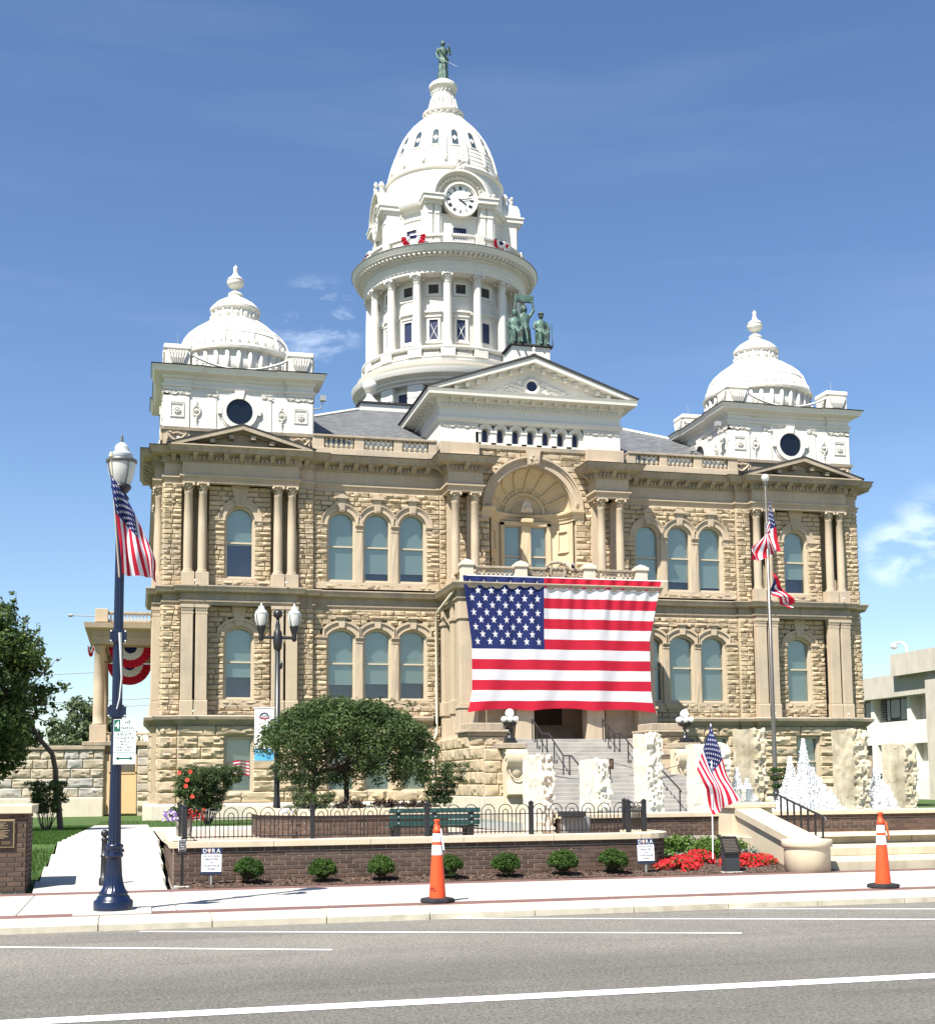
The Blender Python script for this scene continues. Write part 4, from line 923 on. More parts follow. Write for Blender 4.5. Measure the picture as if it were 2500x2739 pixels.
# ---- central tower (axis 0, 18.4)
TX, TY = 0, 18.4
def T(mb, name, matl=WHITE, sm=True, rz=0, par=CH, ang=38):
    me = mb.mesh(name, matl)
    if sm: arcsm(me, ang)
    return link(name, me, par, (TX, TY, 0) if par is CH else None, rz)
mb = MB(); h = 6.45; mb.box(-h, h, -h, h, 20.5, 22.85); mb.bbox(-h-.12, h+.12, -h-.12, h+.12, 22.85, 23.3, .03); T(mb, 'tower_platform', sm=False)
MB().box(TX-h-.22, TX+h+.22, TY-h-.22, TY+h+.22, 23.3, 23.4).obj('platform_flashing', ROOFD, CH)
for sx in (-1, 1):
    for sy in (-1, 1):
        mb = MB(); x, y = sx*(h-.55), sy*(h-.55); mb.bbox(x-.6, x+.6, y-.6, y+.6, 21.9, 23.45, .03)
        mb.lathe([(.62, 23.45), (.55, 23.52), (.3, 23.72), (.2, 23.9), (.22, 24.02), (.2, 24.08), (.3, 24.14)], 16, x, y); mb.sphere((x, y, 24.5), .42, 16, 12); T(mb, 'ball_finial')
lowd = MB().lathe([(4.75, 22.8), (4.75, 25.3)], 64, cap=False); T(lowd, 'lower_drum')
for q in range(16):
    a = -PI/2+PI/16+q*PI/8
    mb = MB(); hw = .5
    for k in range(3): mb.bbox(-hw, hw, -5.25, -4.6, 22.85+k*.82, 22.85+k*.82+.8, .03)
    T(mb, 'rusticated_pier', sm=False, rz=a+PI/2)
    wn = MB().band([(-.34, 23.1), (-.34, 24.9), (.34, 24.9), (.34, 23.1)], [(-.46, 23.0), (-.46, 25.02), (.46, 25.02), (.46, 23.0)], lambda u, z: (u, -4.9, z), lambda u, z: (u, -4.6, z), close=True); wn = T(wn, 'drum_window', sm=False, rz=a+PI/2+PI/16)
    MB().prism([(-.36, 23.05), (.36, 23.05), (.36, 24.95), (-.36, 24.95)], lambda u, z: (u, -4.78, z), lambda u, z: (u, -4.7, z)).obj('pane', NAVY, wn)
mb = MB(); mb.lathe([(4.7, 25.3), (5.3, 25.3), (5.3, 25.45), (5.5, 25.5), (5.5, 25.62), (5.88, 25.78), (5.95, 25.95), (5.98, 26.1), (5.4, 26.2), (5.4, 26.42), (5.6, 26.5), (5.64, 26.62), (5.3, 26.7), (5.2, 26.75), (5.2, 26.95), (4.4, 27.0)], 96, cap=False); T(mb, 'lower_cornice', ang=25)
# colonnade balustrade
mb = MB(); mb.lathe([(4.95, 27.42), (5.3, 27.42), (5.34, 27.5), (5.34, 27.6), (4.4, 27.64), (4.4, 27.42), (4.95, 27.42)], 96, cap=False); mb.lathe([(4.5, 26.95), (5.26, 26.95), (5.26, 27.0), (4.5, 27.0)], 96, cap=False); T(mb, 'balcony_rail', ang=25)
bm_ = MB()
for q in range(16):
    a = -PI/2+PI/16+q*PI/8; 
    for k in range(7):
        b = a+.1+(PI/8-.2)*(k+.5)/7; x, y = 5.12*math.cos(b), 5.12*math.sin(b); bm_.lathe([(.05, 27.0), (.075, 27.12), (.085, 27.18), (.04, 27.3), (.06, 27.42)], 6, x, y)
    pp = MB(); pp.bbox(-.44, .44, -5.3, -4.3, 26.95, 27.62, .015); T(pp, 'balcony_pier', sm=False, rz=a+PI/2)
tag(T(bm_, 'balcony_balusters'), kind='stuff')
# colonnade
tsh = arcsm(MB().lathe([(.34, 27.64), (.34, 27.72), (.29, 27.76), (.31, 27.82), (.27, 27.88), (.26, 28.0), (.26, 29.4), (.25, 30.5), (.22, 31.62), (.25, 31.65)], 18).mesh('tower_column', WHITE), 40)
tcp = capital(.22, 31.64, 32.22, WHITE)
for q in range(16):
    a = -PI/2+PI/16+q*PI/8; o = link('column', tsh, CH, (TX+4.8*math.cos(a), TY+4.8*math.sin(a), 0), a+PI/2); link('capital', tcp, o)
mb = MB(); mb.lathe([(4.2, 26.9), (4.2, 29.9), (4.3, 29.95), (4.3, 30.15), (4.2, 30.2), (4.2, 32.3)], 96, cap=False); T(mb, 'inner_drum', ang=25)
mb = MB(); mb.lathe([(4.0, 32.22), (5.1, 32.22), (5.12, 32.4), (5.16, 32.42), (5.17, 32.56), (5.22, 32.6), (5.12, 32.66), (5.12, 32.92), (5.25, 32.98), (5.26, 33.1), (5.4, 33.16), (5.4, 33.3), (5.78, 33.36), (5.82, 33.46), (5.92, 33.6), (5.94, 33.66), (4.0, 33.75)], 96, cap=False); T(mb, 'tower_entablature', ang=25)
MB().lathe([(5.90, 33.665), (5.97, 33.665), (5.98, 33.71), (5.2, 33.78)], 96, TX, TY, cap=False).obj('entablature_flashing', mat('lead_edge', (.16, .16, .15), .7), CH, True)
mb = MB()
for q in range(112): 
    a = 2*PI*q/112; c, s_ = math.cos(a), math.sin(a); e = .055
    p = lambda r_, t, z: (r_*c-t*s_, r_*s_+t*c, z)
    for (r0, r1, e, z0, z1, every) in ((5.4, 5.7, .075, 33.18, 33.34, 1),):
        mb.add([p(r0, -e, z0), p(r1, -e, z0), p(r1, e, z0), p(r0, e, z0), p(r0, -e, z1), p(r1, -e, z1), p(r1, e, z1), p(r0, e, z1)], [(0, 3, 2, 1), (0, 1, 5, 4), (1, 2, 6, 5), (2, 3, 7, 6)])
for q in range(220):
    a = 2*PI*q/220; c, s_ = math.cos(a), math.sin(a); p = lambda r_, t, z: (r_*c-t*s_, r_*s_+t*c, z); r0, r1, e, z0, z1 = 5.24, 5.33, .04, 32.99, 33.09
    mb.add([p(r0, -e, z0), p(r1, -e, z0), p(r1, e, z0), p(r0, e, z0), p(r0, -e, z1), p(r1, -e, z1), p(r1, e, z1), p(r0, e, z1)], [(0, 3, 2, 1), (0, 1, 5, 4), (1, 2, 6, 5), (2, 3, 7, 6)])
tag(T(mb, 'tower_modillions', sm=False), kind='stuff')
XB = mat('white_cross_brace', (.7, .7, .68), .6)
for q in range(16):
    a = -PI/2+q*PI/8; rz = a+PI/2; G_ = lambda y: (lambda u, z: (u, y, z))
    wn = MB(); wn.band([(-.27, 28.3), (-.27, 29.56), (.27, 29.56), (.27, 28.3)], [(-.42, 28.2), (-.42, 29.72), (.42, 29.72), (.42, 28.2)], G_(-4.3), G_(-4.1), close=True)
    wn.box(-.5, .5, -4.36, -4.15, 29.72, 29.8); wn.box(-.42, .42, -4.3, -4.1, 29.8, 30.0); wn.box(-.55, .55, -4.42, -4.15, 30.0, 30.1); wn.box(-.48, .48, -4.36, -4.15, 28.08, 28.2)
    wn = T(wn, 'drum_window', sm=False, rz=rz); MB().prism([(-.3, 28.25), (.3, 28.25), (.3, 29.6), (-.3, 29.6)], G_(-4.22), G_(-4.2)).obj('pane', NAVY, wn)
    if q in (0, 15): MB().tube([(-.24, -4.25, 28.35), (.2, -4.25, 29.2)], .018, 4).tube([(.24, -4.25, 28.35), (-.2, -4.25, 29.3)], .018, 4).obj('cross_brace', XB, wn)
    wn = MB(); wn.band([(-.31, 31.2), (-.31, 31.78), (.31, 31.78), (.31, 31.2)], [(-.48, 31.05), (-.48, 31.92), (.48, 31.92), (.48, 31.05)], G_(-4.28), G_(-4.1), close=True); wn.band([(-.5, 31.0), (-.5, 31.95), (.5, 31.95), (.5, 31.0)], [(-.62, 30.9), (-.62, 32.03), (.62, 32.03), (.62, 30.9)], G_(-4.24), G_(-4.1), close=True)
    wn = T(wn, 'drum_window', sm=False, rz=rz); MB().prism([(-.33, 31.15), (.33, 31.15), (.33, 31.8), (-.33, 31.8)], G_(-4.22), G_(-4.2)).obj('pane', mat('brown_louvre', (.05, .045, .04), .7), wn)
# upper balustrade
mb = MB(); mb.lathe([(4.95, 34.45), (5.2, 34.45), (5.22, 34.52), (5.22, 34.6), (4.95, 34.6), (4.95, 34.45)], 96, cap=False); mb.lathe([(4.95, 33.75), (5.2, 33.75), (5.2, 33.95), (4.95, 33.98)], 96, cap=False); T(mb, 'upper_rail', ang=25)
ub = MB()
for q in range(16):
    a = -PI/2+PI/16+q*PI/8
    for k in range(8):
        b = a+.08+(PI/8-.16)*(k+.5)/8; ub.lathe([(.04, 33.96), (.07, 34.08), (.08, 34.14), (.035, 34.32), (.055, 34.45)], 6, 5.08*math.cos(b), 5.08*math.sin(b))
    pp = MB(); pp.bbox(-.26, .26, -5.28, -4.9, 33.75, 34.68, .015); T(pp, 'balcony_pier', sm=False, rz=a+PI/2)
tag(T(ub, 'upper_balusters'), kind='stuff')
# clock stage
mb = MB(); mb.lathe([(3.75, 33.7), (3.75, 36.2), (3.82, 36.24), (3.82, 36.3), (3.75, 36.34), (3.75, 36.75), (3.85, 36.8), (3.95, 36.95), (4.12, 37.0), (4.2, 37.15), (4.22, 37.25), (3.9, 37.35), (3.86, 37.4), (3.8, 38.1), (3.74, 39.35), (3.7, 39.4), (3.82, 39.5), (3.86, 39.62), (3.72, 39.7), (3.66, 39.85), (3.55, 40.0)], 96, cap=False); T(mb, 'clock_stage', ang=25)
INK = mat('clock_black', (.01, .01, .012), .5)
for k in range(4):
    rz = k*PI/2; mb = MB()
    for s in (-1, 1):
        for (u0, u1) in ((1.28, 1.62), (1.72, 2.08)):
            mb.bbox(*sorted((s*u0, s*u1)), -4.3, -3.2, 33.75, 36.75, .02); mb.bbox(*sorted((s*u0-.03, s*u1+.03)), -4.34, -3.2, 36.15, 36.28, .01)
        mb.box(*sorted((s*1.15, s*2.2)), -4.2, -3.0, 33.75, 36.8)
        mb.box(*sorted((s*1.12, s*2.24)), -4.42, -2.8, 36.75, 36.95); mb.box(*sorted((s*1.1, s*2.34)), -4.62, -2.6, 36.95, 37.22); mb.box(*sorted((s*1.05, s*2.4)), -4.68, -2.6, 37.22, 37.32)
        for q in range(10): mb.sphere((s*(1.35+random.random()*.85), -4.35, 37.4+random.random()*.25), random.uniform(.08, .14), 6, 4)
    mb.box(-1.2, 1.2, -4.05, -3.2, 33.75, 36.2); mb.box(-1.2, 1.2, -4.12, -3.2, 36.15, 36.25)
    n = 24; zc = 37.2; C = lambda r: [(-r*math.cos(PI*i/n), zc+r*math.sin(PI*i/n)) for i in range(n+1)]; G_ = lambda y: (lambda u, z: (u, y, z))
    mb.band(C(1.3), C(1.52), G_(-4.25), G_(-2.2)); mb.band(C(1.52), C(1.66), G_(-4.4), G_(-2.2)); mb.band(C(1.66), C(1.78), G_(-4.62), G_(-2.2))
    mb.prism(C(1.4), G_(-4.0), G_(-3.0))
    for q in range(17): t = PI*(q+.5)/17; mb.sphere((-1.42*math.cos(t), -4.3, zc+1.42*math.sin(t)), .085, 6, 4)
    for q in range(12): mb.sphere((random.uniform(-.22, .22), -4.5, 39.0+random.random()*.65), random.uniform(.08, .15), 6, 4)
    mb.lathe([(.13, 38.95), (.2, 39.2), (.12, 39.4), (.22, 39.6), (.1, 39.85), (0, 39.9)], 8, 0, -4.1)
    bay = T(mb, 'clock_bay', rz=rz, ang=30)
    wn = MB().band([(-.42, 34.6), (-.42, 35.45), (.42, 35.45), (.42, 34.6)], [(-.5, 34.5), (-.5, 35.55), (.5, 35.55), (.5, 34.5)], G_(-4.1), G_(-3.95), close=True); wn = T(wn, 'stage_window', sm=False, rz=rz); MB().prism([(-.44, 34.5), (.44, 34.5), (.44, 35.47), (-.44, 35.47)], G_(-4.07), G_(-4.06)).obj('pane', NAVY, wn)
    zc = 37.12; F_ = lambda r, n=40: [(r*math.cos(2*PI*i/n), zc+r*math.sin(2*PI*i/n)) for i in range(n)]
    cf = MB(); cf.band(F_(.97), F_(1.1), G_(-4.52), G_(-4.0), close=True); cf.band(F_(.9), F_(.97), G_(-4.46), G_(-4.0), close=True); cf = T(cf, 'clock', rz=rz, ang=30)
    MB().prism(F_(.95), G_(-4.36), G_(-4.2)).obj('clock_face', mat('white_clock_face', (.8, .8, .76), .4), cf)
    num = MB(); RN = ['XII', 'I', 'II', 'III', 'IIII', 'V', 'VI', 'VII', 'VIII', 'IX', 'X', 'XI']
    for i, r_ in enumerate(RN):
        an = PI/2-i*PI/6; xh, zh = math.cos(an), math.sin(an); tx, tz = math.sin(an), -math.cos(an)
        wds = {'I': .05, 'V': .1, 'X': .1}; tot = sum(wds[c_] for c_ in r_); t0 = -tot/2
        def st(ta, ra, tb, rb, wdt=.017):
            a_ = Vector((xh*ra+tx*ta, zh*ra+tz*ta)); b_ = Vector((xh*rb+tx*tb, zh*rb+tz*tb)); d_ = (b_-a_).normalized(); nn_ = Vector((-d_.y, d_.x))*wdt
            num.prism([(q.x, zc+q.y) for q in (a_-nn_, a_+nn_, b_+nn_, b_-nn_)], G_(-4.375), G_(-4.35))
        for ch in r_:
            wd_ = wds[ch]; m_ = t0+wd_/2; i0, i1 = .62, .86
            if ch == 'I': st(m_, i0, m_, i1)
            elif ch == 'V': st(m_-.035, i1, m_, i0); st(m_+.035, i1, m_, i0, .01)
            else: st(m_-.035, i0, m_+.035, i1); st(m_+.035, i0, m_-.035, i1, .01)
            t0 += wd_
    num.obj('numerals', INK, cf)
    for (L_, an, w0_) in ((.78, 78, .035), (.52, 126, .05)):
        d_ = Vector((math.sin(R(an)), math.cos(R(an)))); n_ = Vector((-d_.y, d_.x)); pl_ = [-d_*.14-n_*w0_*.6, -d_*.14+n_*w0_*.6, d_*L_*.75+n_*w0_, d_*L_, d_*L_*.75-n_*w0_]
        MB().prism([(q.x, zc+q.y) for q in pl_], G_(-4.41 if L_ > .6 else -4.395), G_(-4.40 if L_ > .6 else -4.385)).obj('clock_hand', INK, cf)
for k in range(4):       # windows and pier pilasters between the clock bays
    rz = PI/4+k*PI/2; G_ = lambda y: (lambda u, z: (u, y, z)); wn = MB().band([(-.36, 34.5), (-.36, 35.6), (.36, 35.6), (.36, 34.5)], [(-.46, 34.4), (-.46, 35.7), (.46, 35.7), (.46, 34.4)], G_(-3.86), G_(-3.6), close=True); wn = T(wn, 'stage_window', sm=False, rz=rz); MB().prism([(-.38, 34.45), (.38, 34.45), (.38, 35.62), (-.38, 35.62)], G_(-3.8), G_(-3.76)).obj('pane', NAVY, wn)
    for s in (-1, 1):
        pp = MB(); pp.bbox(-.18, .18, -3.95, -3.6, 33.75, 36.75, .02); pp.bbox(-.22, .22, -4.0, -3.6, 36.5, 36.75, .02); T(pp, 'stage_pilaster', sm=False, rz=rz+s*.24)
# dome
dprof = [(3.6, 39.98), (3.52, 40.3), (3.40, 40.8), (3.27, 41.25), (3.05, 41.85), (2.78, 42.45), (2.45, 43.0), (2.05, 43.55), (1.62, 44.02), (1.25, 44.36)]
dome = T(MB().lathe(dprof, 64), 'dome')
def rad(z):
    for (r0, z0), (r1_, z1) in zip(dprof[:-1], dprof[1:]):
        if z0 <= z <= z1: return r0+(r1_-r0)*(z-z0)/(z1-z0)
    return dprof[-1][0]
for q in range(16):
    a = PI/16+2*PI*q/16; MB().tube([((r_+.01)*math.cos(a), (r_+.01)*math.sin(a), z) for r_, z in dprof], [.12, .12, .115, .11, .105, .095, .085, .075, .06, .05], 6).obj('dome_rib', WHITE, dome, True)
    a = -PI/2+2*PI*q/16
    wn = MB(); zs = [41.3+.0, 41.6, 42.0, 42.35]; 
    out = [(-.27, 41.2), (-.27, 42.25), (-.19, 42.43), (0, 42.52), (.19, 42.43), (.27, 42.25), (.27, 41.2)]; inn = [(u*.76, 41.26+(z-41.2)*.95) for u, z in out]
    wn.band(inn, out, lambda u, z: (u, -rad(z)-.03, z), lambda u, z: (u, -rad(z)+.3, z), close=True); wn = link('dome_window', wn.mesh('dome_window', WHITE), dome, None, a+PI/2)
    MB().prism(inn, lambda u, z: (u, -rad(z)-.012, z), lambda u, z: (u, -rad(z)+.05, z)).obj('pane', mat('dome_glass', (.05, .07, .08), .15, .3, 2, spec=.6), wn)
mb = MB()
for z in (40.3, 40.6, 40.9, 41.15, 42.7, 42.95, 43.2): r_ = rad(z); mb.lathe([(r_-.02, z-.02), (r_+.03, z-.015), (r_-.03, z+.03)], 64, cap=False)
mb.obj('dome_bands', WHITE, dome)
mb = MB(); mb.lathe([(1.3, 44.3), (1.35, 44.38), (1.22, 44.45), (1.22, 44.62), (1.34, 44.68), (1.36, 44.8), (1.2, 44.88), (1.05, 45.0), (.85, 45.3), (.78, 45.6), (.74, 46.0), (.76, 46.1), (.7, 46.14), (.72, 46.4), (.8, 46.45), (.84, 46.55), (.92, 46.62), (.92, 46.8), (.84, 46.9), (.6, 47.0), (.5, 47.15)], 32)
for q in range(20):
    a = 2*PI*q/20; mb.sphere((1.24*math.cos(a), 1.24*math.sin(a), 44.55), .1, 6, 4); mb.tube([(.98*math.cos(a), .98*math.sin(a), 45.1), (.78*math.cos(a), .78*math.sin(a), 45.9)], .05, 5); mb.sphere((.76*math.cos(a), .76*math.sin(a), 46.28), .07, 6, 4)
T(mb, 'dome_lantern')
# ---- entrance porch
DECK = MB().bbox(-4.72, 4.72, -3.8, .0, 10.45, 10.62, .01).obj('porch_deck', TRIM, CH)
MB().box(-4.4, 4.4, -3.5, .0, 9.5, 9.69).obj('porch_ceiling', TRIM, CH)
for x, hw in ((-4.28, .44), (-1.66, .42), (1.72, .42), (4.28, .46)):
    mb = MB(); mb.bbox(x-hw, x+hw, -3.8, -3.05, 3.45, 4.85, .02); mb.bbox(x-hw-.04, x+hw+.04, -3.84, -3.0, 4.85, 4.98, .01); mb.bbox(x-hw+.06, x+hw-.06, -3.74, -3.1, 4.98, 8.9, .03); mb.bbox(x-hw, x+hw, -3.8, -3.05, 8.9, 9.69, .02); mb.obj('porch_pier', TRIM, CH)
for s in (-1, 1):
    for y in (-2.2, -.35): mb = MB(); mb.bbox(*sorted((s*4.15, s*4.7)), y-.28, y+.28, 3.45, 9.69, .02); mb.bbox(*sorted((s*4.1, s*4.76)), y-.34, y+.34, 8.95, 9.12, .01); mb.bbox(*sorted((s*4.1, s*4.76)), y-.34, y+.34, 4.66, 5.3, .02); mb.obj('porch_side_pier', TRIM, CH)
    MB().bbox(*sorted((s*4.0, s*4.75)), -3.75, .0, 3.2, 3.62, .02).obj('porch_side_base', TRIM, CH)
    MB().bbox(*sorted((s*4.2, s*4.6)), -3.0, -.5, 3.62, 4.5, .02).obj('porch_parapet', TRIM, CH)
MB().box(-4.0, 4.0, -3.8, .5, 3.0, 3.45).obj('porch_floor', TRIMD, CH)
MB().box(-4.2, 4.2, .0, .95, 3.4, 9.7).obj('vestibule_wall', TRIM, CH)
for i in range(5): MB().box(-1.5, 1.5, -1.6+.32*i, .1, 3.45+.16*i, 3.61+.16*i).obj('vestibule_step', TRIMD, CH)
dr_ = MB().bbox(-1.3, 1.3, -.12, .02, 4.25, 7.6, .02).obj('entrance_door', mat('dark_oak', (.045, .025, .015), .5, .2), CH)
for s in (-1, 1): MB().prism([(s*.65-.4, 5.2), (s*.65+.4, 5.2), (s*.65+.4, 7.2), (s*.65-.4, 7.2)], lambda a, z: (a, -.125, z), lambda a, z: (a, -.1, z)).obj('door_glass', NAVY, dr_)
for s in (-1, 1): MB().box(*sorted((s*2.4, s*4.0)), -3.2, .0, 3.45, 9.5).obj('side_lobby_wall', TRIMD, CH)
# balcony balustrade with pierced guilloche panels and a shield
for x in (-4.27, -1.72, 1.58, 4.16):
    mb = MB(); mb.bbox(x-.27, x+.27, -3.78, -3.28, 10.6, 11.34, .015); mb.bbox(x-.33, x+.33, -3.84, -3.22, 11.34, 11.5, .02); mb.bbox(x-.24, x+.24, -3.75, -3.31, 11.5, 11.58, .02); mb.add([(x-.2, -3.7, 11.58), (x+.2, -3.7, 11.58), (x+.2, -3.36, 11.58), (x-.2, -3.36, 11.58), (x, -3.53, 11.68)], [(0, 1, 4), (1, 2, 4), (2, 3, 4), (3, 0, 4)]); mb.obj('balcony_pedestal', PALE, CH)
def guill(x0, x1, par, side=None):
    mb = MB(); n = max(2, int((x1-x0)/.21)); r = .15
    for i in range(n):
        c = x0+(x1-x0)*(i+.5)/n; mb.tube([(c+r*math.cos(t*PI/6), -3.5, 11.07+r*1.15*math.sin(t*PI/6)) for t in range(12)], .028, 5, close=True); mb.sphere((c, -3.5, 11.07), .045, 6, 4)
    return mb.obj('pierced_panel', PALE, par)
for (a, b) in ((-3.98, -2.02), (1.88, 3.86)): guill(a, b, CH)
MB().bbox(-4.5, 4.45, -3.62, -3.38, 11.27, 11.38, .015).obj('balcony_rail', TRIMD, CH); MB().bbox(-4.5, 4.45, -3.66, -3.34, 10.62, 10.86, .015).obj('balcony_base', TRIMD, CH)
for s in (-1, 1):
    MB().bbox(*sorted((s*4.0, s*4.3)), -3.3, -.3, 11.27, 11.38, .015).obj('balcony_rail', TRIMD, CH); MB().bbox(*sorted((s*4.0, s*4.32)), -3.3, -.3, 10.62, 10.86, .015).obj('balcony_base', TRIMD, CH)
    mb = MB()
    for q in range(12): mb.tube([(s*4.15, -3.1+.23*q+.13*math.cos(t*PI/5), 11.07+.17*math.sin(t*PI/5)) for t in range(10)], .028, 5, close=True)
    mb.obj('pierced_panel', PALE, CH)
mb = MB()
for (a, b) in ((-1.42, -.42), (.38, 1.3)):
    for q in range(36): mb.sphere((random.uniform(a, b), -3.52, random.uniform(10.92, 11.24)), random.uniform(.04, .08), 6, 4)
    for q in range(3): c = a+(b-a)*(q+.5)/3; mb.tube([(c+.13*math.cos(t*.7)*(1-t/14), -3.55, 11.07+.13*math.sin(t*.7)*(1-t/14)) for t in range(12)], .03, 5)
mb.obj('carved_panel', TRIMD, CH)
F = lambda y: (lambda a, z: (a, y, z)); sh_ = [(-.36, 11.3), (-.28, 11.4), (-.12, 11.34), (0, 11.42), (.12, 11.34), (.28, 11.4), (.36, 11.3), (.38, 11.05), (.26, 10.8), (0, 10.62), (-.26, 10.8), (-.38, 11.05)]
mb = MB(); mb.prism(sh_, F(-3.74), F(-3.5)); mb.band([(x*.8, 11.02+(z-11.02)*.8) for x, z in sh_], sh_, F(-3.8), F(-3.7), close=True)
for q in range(-2, 3): mb.box(q*.1-.025, q*.1+.025, -3.78, -3.7, 10.8, 11.15)
for q in range(22): t = PI*q/21; mb.sphere((-.5*math.cos(t), -3.7, 11.36+.26*math.sin(t)), random.uniform(.06, .1), 6, 4)
mb.obj('shield_crest', TRIMD, CH)
MB().box(.75, .85, -3.6, -3.5, 11.38, 11.55).obj('camera_post', BLACKI, CH); MB().tube([(.8, -3.5, 11.58), (.8, -3.75, 11.55)], .06, 8).obj('security_camera', GREY, CH)
dp = MB(); dp.tube([(-4.85, -3.4, 10.2), (-4.92, -.3, 9.6), (-4.92, -.1, 9.4), (-4.92, -.1, 3.9), (-5.15, -.3, 3.5), (-5.15, -.3, 1.2), (-5.15, -.3, .4)], .06, 8); dp.obj('downspout', PALE, CH, True)

# ---- front steps
ST = thing('front_steps', 'broad grey stone steps climbing to the courthouse porch', 'steps', (0, -8.5, 0))
STEP = mat('grey_step_stone', (.36, .335, .30), .9, .12, 1.5, .015, 40, c2=(.27, .26, .24), c2at=(.45, .7), c2scale=1.2, rand=.1)
def step(y0, y1, z0, z1): MB().bbox(-3.35, 3.35, y0+8.5, y1+8.5, z0, z1, .012).obj('step', STEP, ST)
z = 3.45
flights = ((-4.35, 4, .36, 1.0), (-6.9, 6, .335, 1.05), (-9.9, 10, .34, 0))
y = -4.35; step(-4.35, -3.7, 2.9, 3.45)
for (y_, n, t, l) in flights:
    for i in range(n):
        z -= .166; tr = t+(l if i == n-1 else 0); step(y-tr, y+.03, max(-.3, z-.4), z); y -= tr
for xr in (-1.55, 1.78):
    hr = MB(); pts_ = [(xr, -4.5, 4.33), (xr, -5.95, 3.63), (xr, -6.85, 3.60), (xr, -8.8, 2.61), (xr, -9.85, 2.58), (xr, -13.0, 1.2), (xr, -13.15, 1.1)]
    hr.tube([(a, b+8.5, c) for a, b, c in pts_], .032, 8)
    for (yy, zt, zb) in ((-4.5, 4.33, 3.4), (-5.2, 3.98, 3.0), (-5.95, 3.63, 2.7), (-6.6, 3.6, 2.7), (-7.6, 3.2, 2.2), (-8.8, 2.61, 1.7), (-9.6, 2.58, 1.7), (-11.2, 1.98, 1.0), (-13.0, 1.2, .1)): hr.box(xr-.022, xr+.022, yy+8.478, yy+8.522, zb, zt)
    hr.obj('handrail', BLACKI, ST)
ch_ = MB(); ch_.tube([(-3.0+6.2*q/16+0, -1.5, 2.28-.32*math.sin(PI*((q*2) % 17)/16)) for q in range(17)], .012, 5); ch_.obj('rope', BLACKI, ST)
sg = thing('stair_notice', 'small brown notice board on a post on the front steps', 'sign', (-.05, -10.25, 1.62))
MB().box(-.025, .025, -.02, .02, 0, .5).obj('post', BLACKI, sg); MB().bbox(-.16, .16, -.03, .0, .4, .83, .01).obj('board', mat('brown_board', (.05, .025, .015), .6), sg)
mb = MB()
for q in range(5): mb.box(-.11, .11, -.034, -.03, .72-.05*q, .735-.05*q)
mb.obj('printed_lines', mat('tan_print', (.25, .15, .1), .7), sg)
# cheek walls with consoles
for s in (-1, 1):
    P_ = (PL(-4.95) if s < 0 else PR(4.95)); X0, X1 = sorted((s*3.36, s*4.92))
    MB().box(X0, X1, -8.7, .0, -.2, 2.6).obj('cheek_core', MORTAR, CH); MB().box(X0, X1, -6.3, .0, 2.6, 3.5).obj('cheek_core', MORTAR, CH)
    RB = MB()
    if s < 0: fill(P_, -8.7, -.35, .95, 3.02, .52, .8, 1.5, amp=.09, gap=.02, back=.1, mb=RB); fill(P_, -6.3, -.35, 3.02, 3.52, .5, .8, 1.5, amp=.09, gap=.02, back=.1, mb=RB)
    fill(PF(-8.7), X0, X1, .95, 2.9, .49, .5, .9, amp=.08, gap=.02, back=.1, mb=RB); fill(PF(-6.3), X0, X1, 2.7, 3.52, .41, .6, 1.2, amp=.08, gap=.02, back=.1, mb=RB)
    tag(link('cheek_stones', arcsm(RB.mesh('cheek_stones', STONE), 24), CH), kind='stuff')
    MB().bbox(X0-.12, X1+.12, -8.85, .0, -.3, .95, .03).obj('cheek_plinth', PALE, CH)
    mb = MB(); mb.bbox(X0-.1, X1+.1, -6.42, -4.6, 3.52, 3.66, .02); mb.bbox(X0-.2, X1+.2, -6.52, -4.5, 3.66, 3.78, .03); mb.bbox(X0+.02, X1-.02, -6.3, -4.7, 3.78, 4.08, .03); mb.obj('cheek_cap', TRIMD, CH)
    mb = MB(); mb.bbox(X0-.1, X1+.06, -8.6, -6.5, 2.62, 2.86, .03); mb.bbox(s*3.82-.55, s*3.82+.55, -9.35, -8.2, 2.9, 3.12, .02); mb.obj('lamp_plinth', TRIMD, CH)
    # S-scroll console
    mb = MB(); xc = s*3.72; w2 = .43
    prof_ = [(-9.0, 2.9), (-9.32, 2.86), (-9.52, 2.7), (-9.56, 2.45), (-9.46, 2.22), (-9.3, 2.12), (-9.22, 1.9), (-9.3, 1.55), (-9.45, 1.2), (-9.5, 1.05), (-9.42, .98), (-9.25, .95), (-9.28, .7), (-9.42, .4), (-9.45, -.2), (-8.6, -.2), (-8.6, 2.9)]
    n = len(prof_); vs = [(xc-w2, a, b) for a, b in prof_]+[(xc+w2, a, b) for a, b in prof_]; mb.add(vs, [tuple(range(n)), tuple(range(n, 2*n))[::-1]]+[(i, (i+1) % n, n+(i+1) % n, n+i) for i in range(n)])
    for e in (-1, 1): mb.tube([(xc+e*w2, -9.28+.22*math.cos(t*.6)*(1-t/14), 2.55+.22*math.sin(t*.6)*(1-t/14)) for t in range(12)], .045, 6)
    mb.tube([(xc+.33*math.cos(PI+PI*t/12), -9.34-.06*math.sin(PI*t/12), 2.15+.5*math.sin(PI+PI*t/12)) for t in range(13)], .035, 6); mb.sphere((xc, -9.25, 2.05), .26, 12, 8, sq=(1, .5, 1.3))
    link('console', arcsm(mb.mesh('console', CAST), 35), CH)
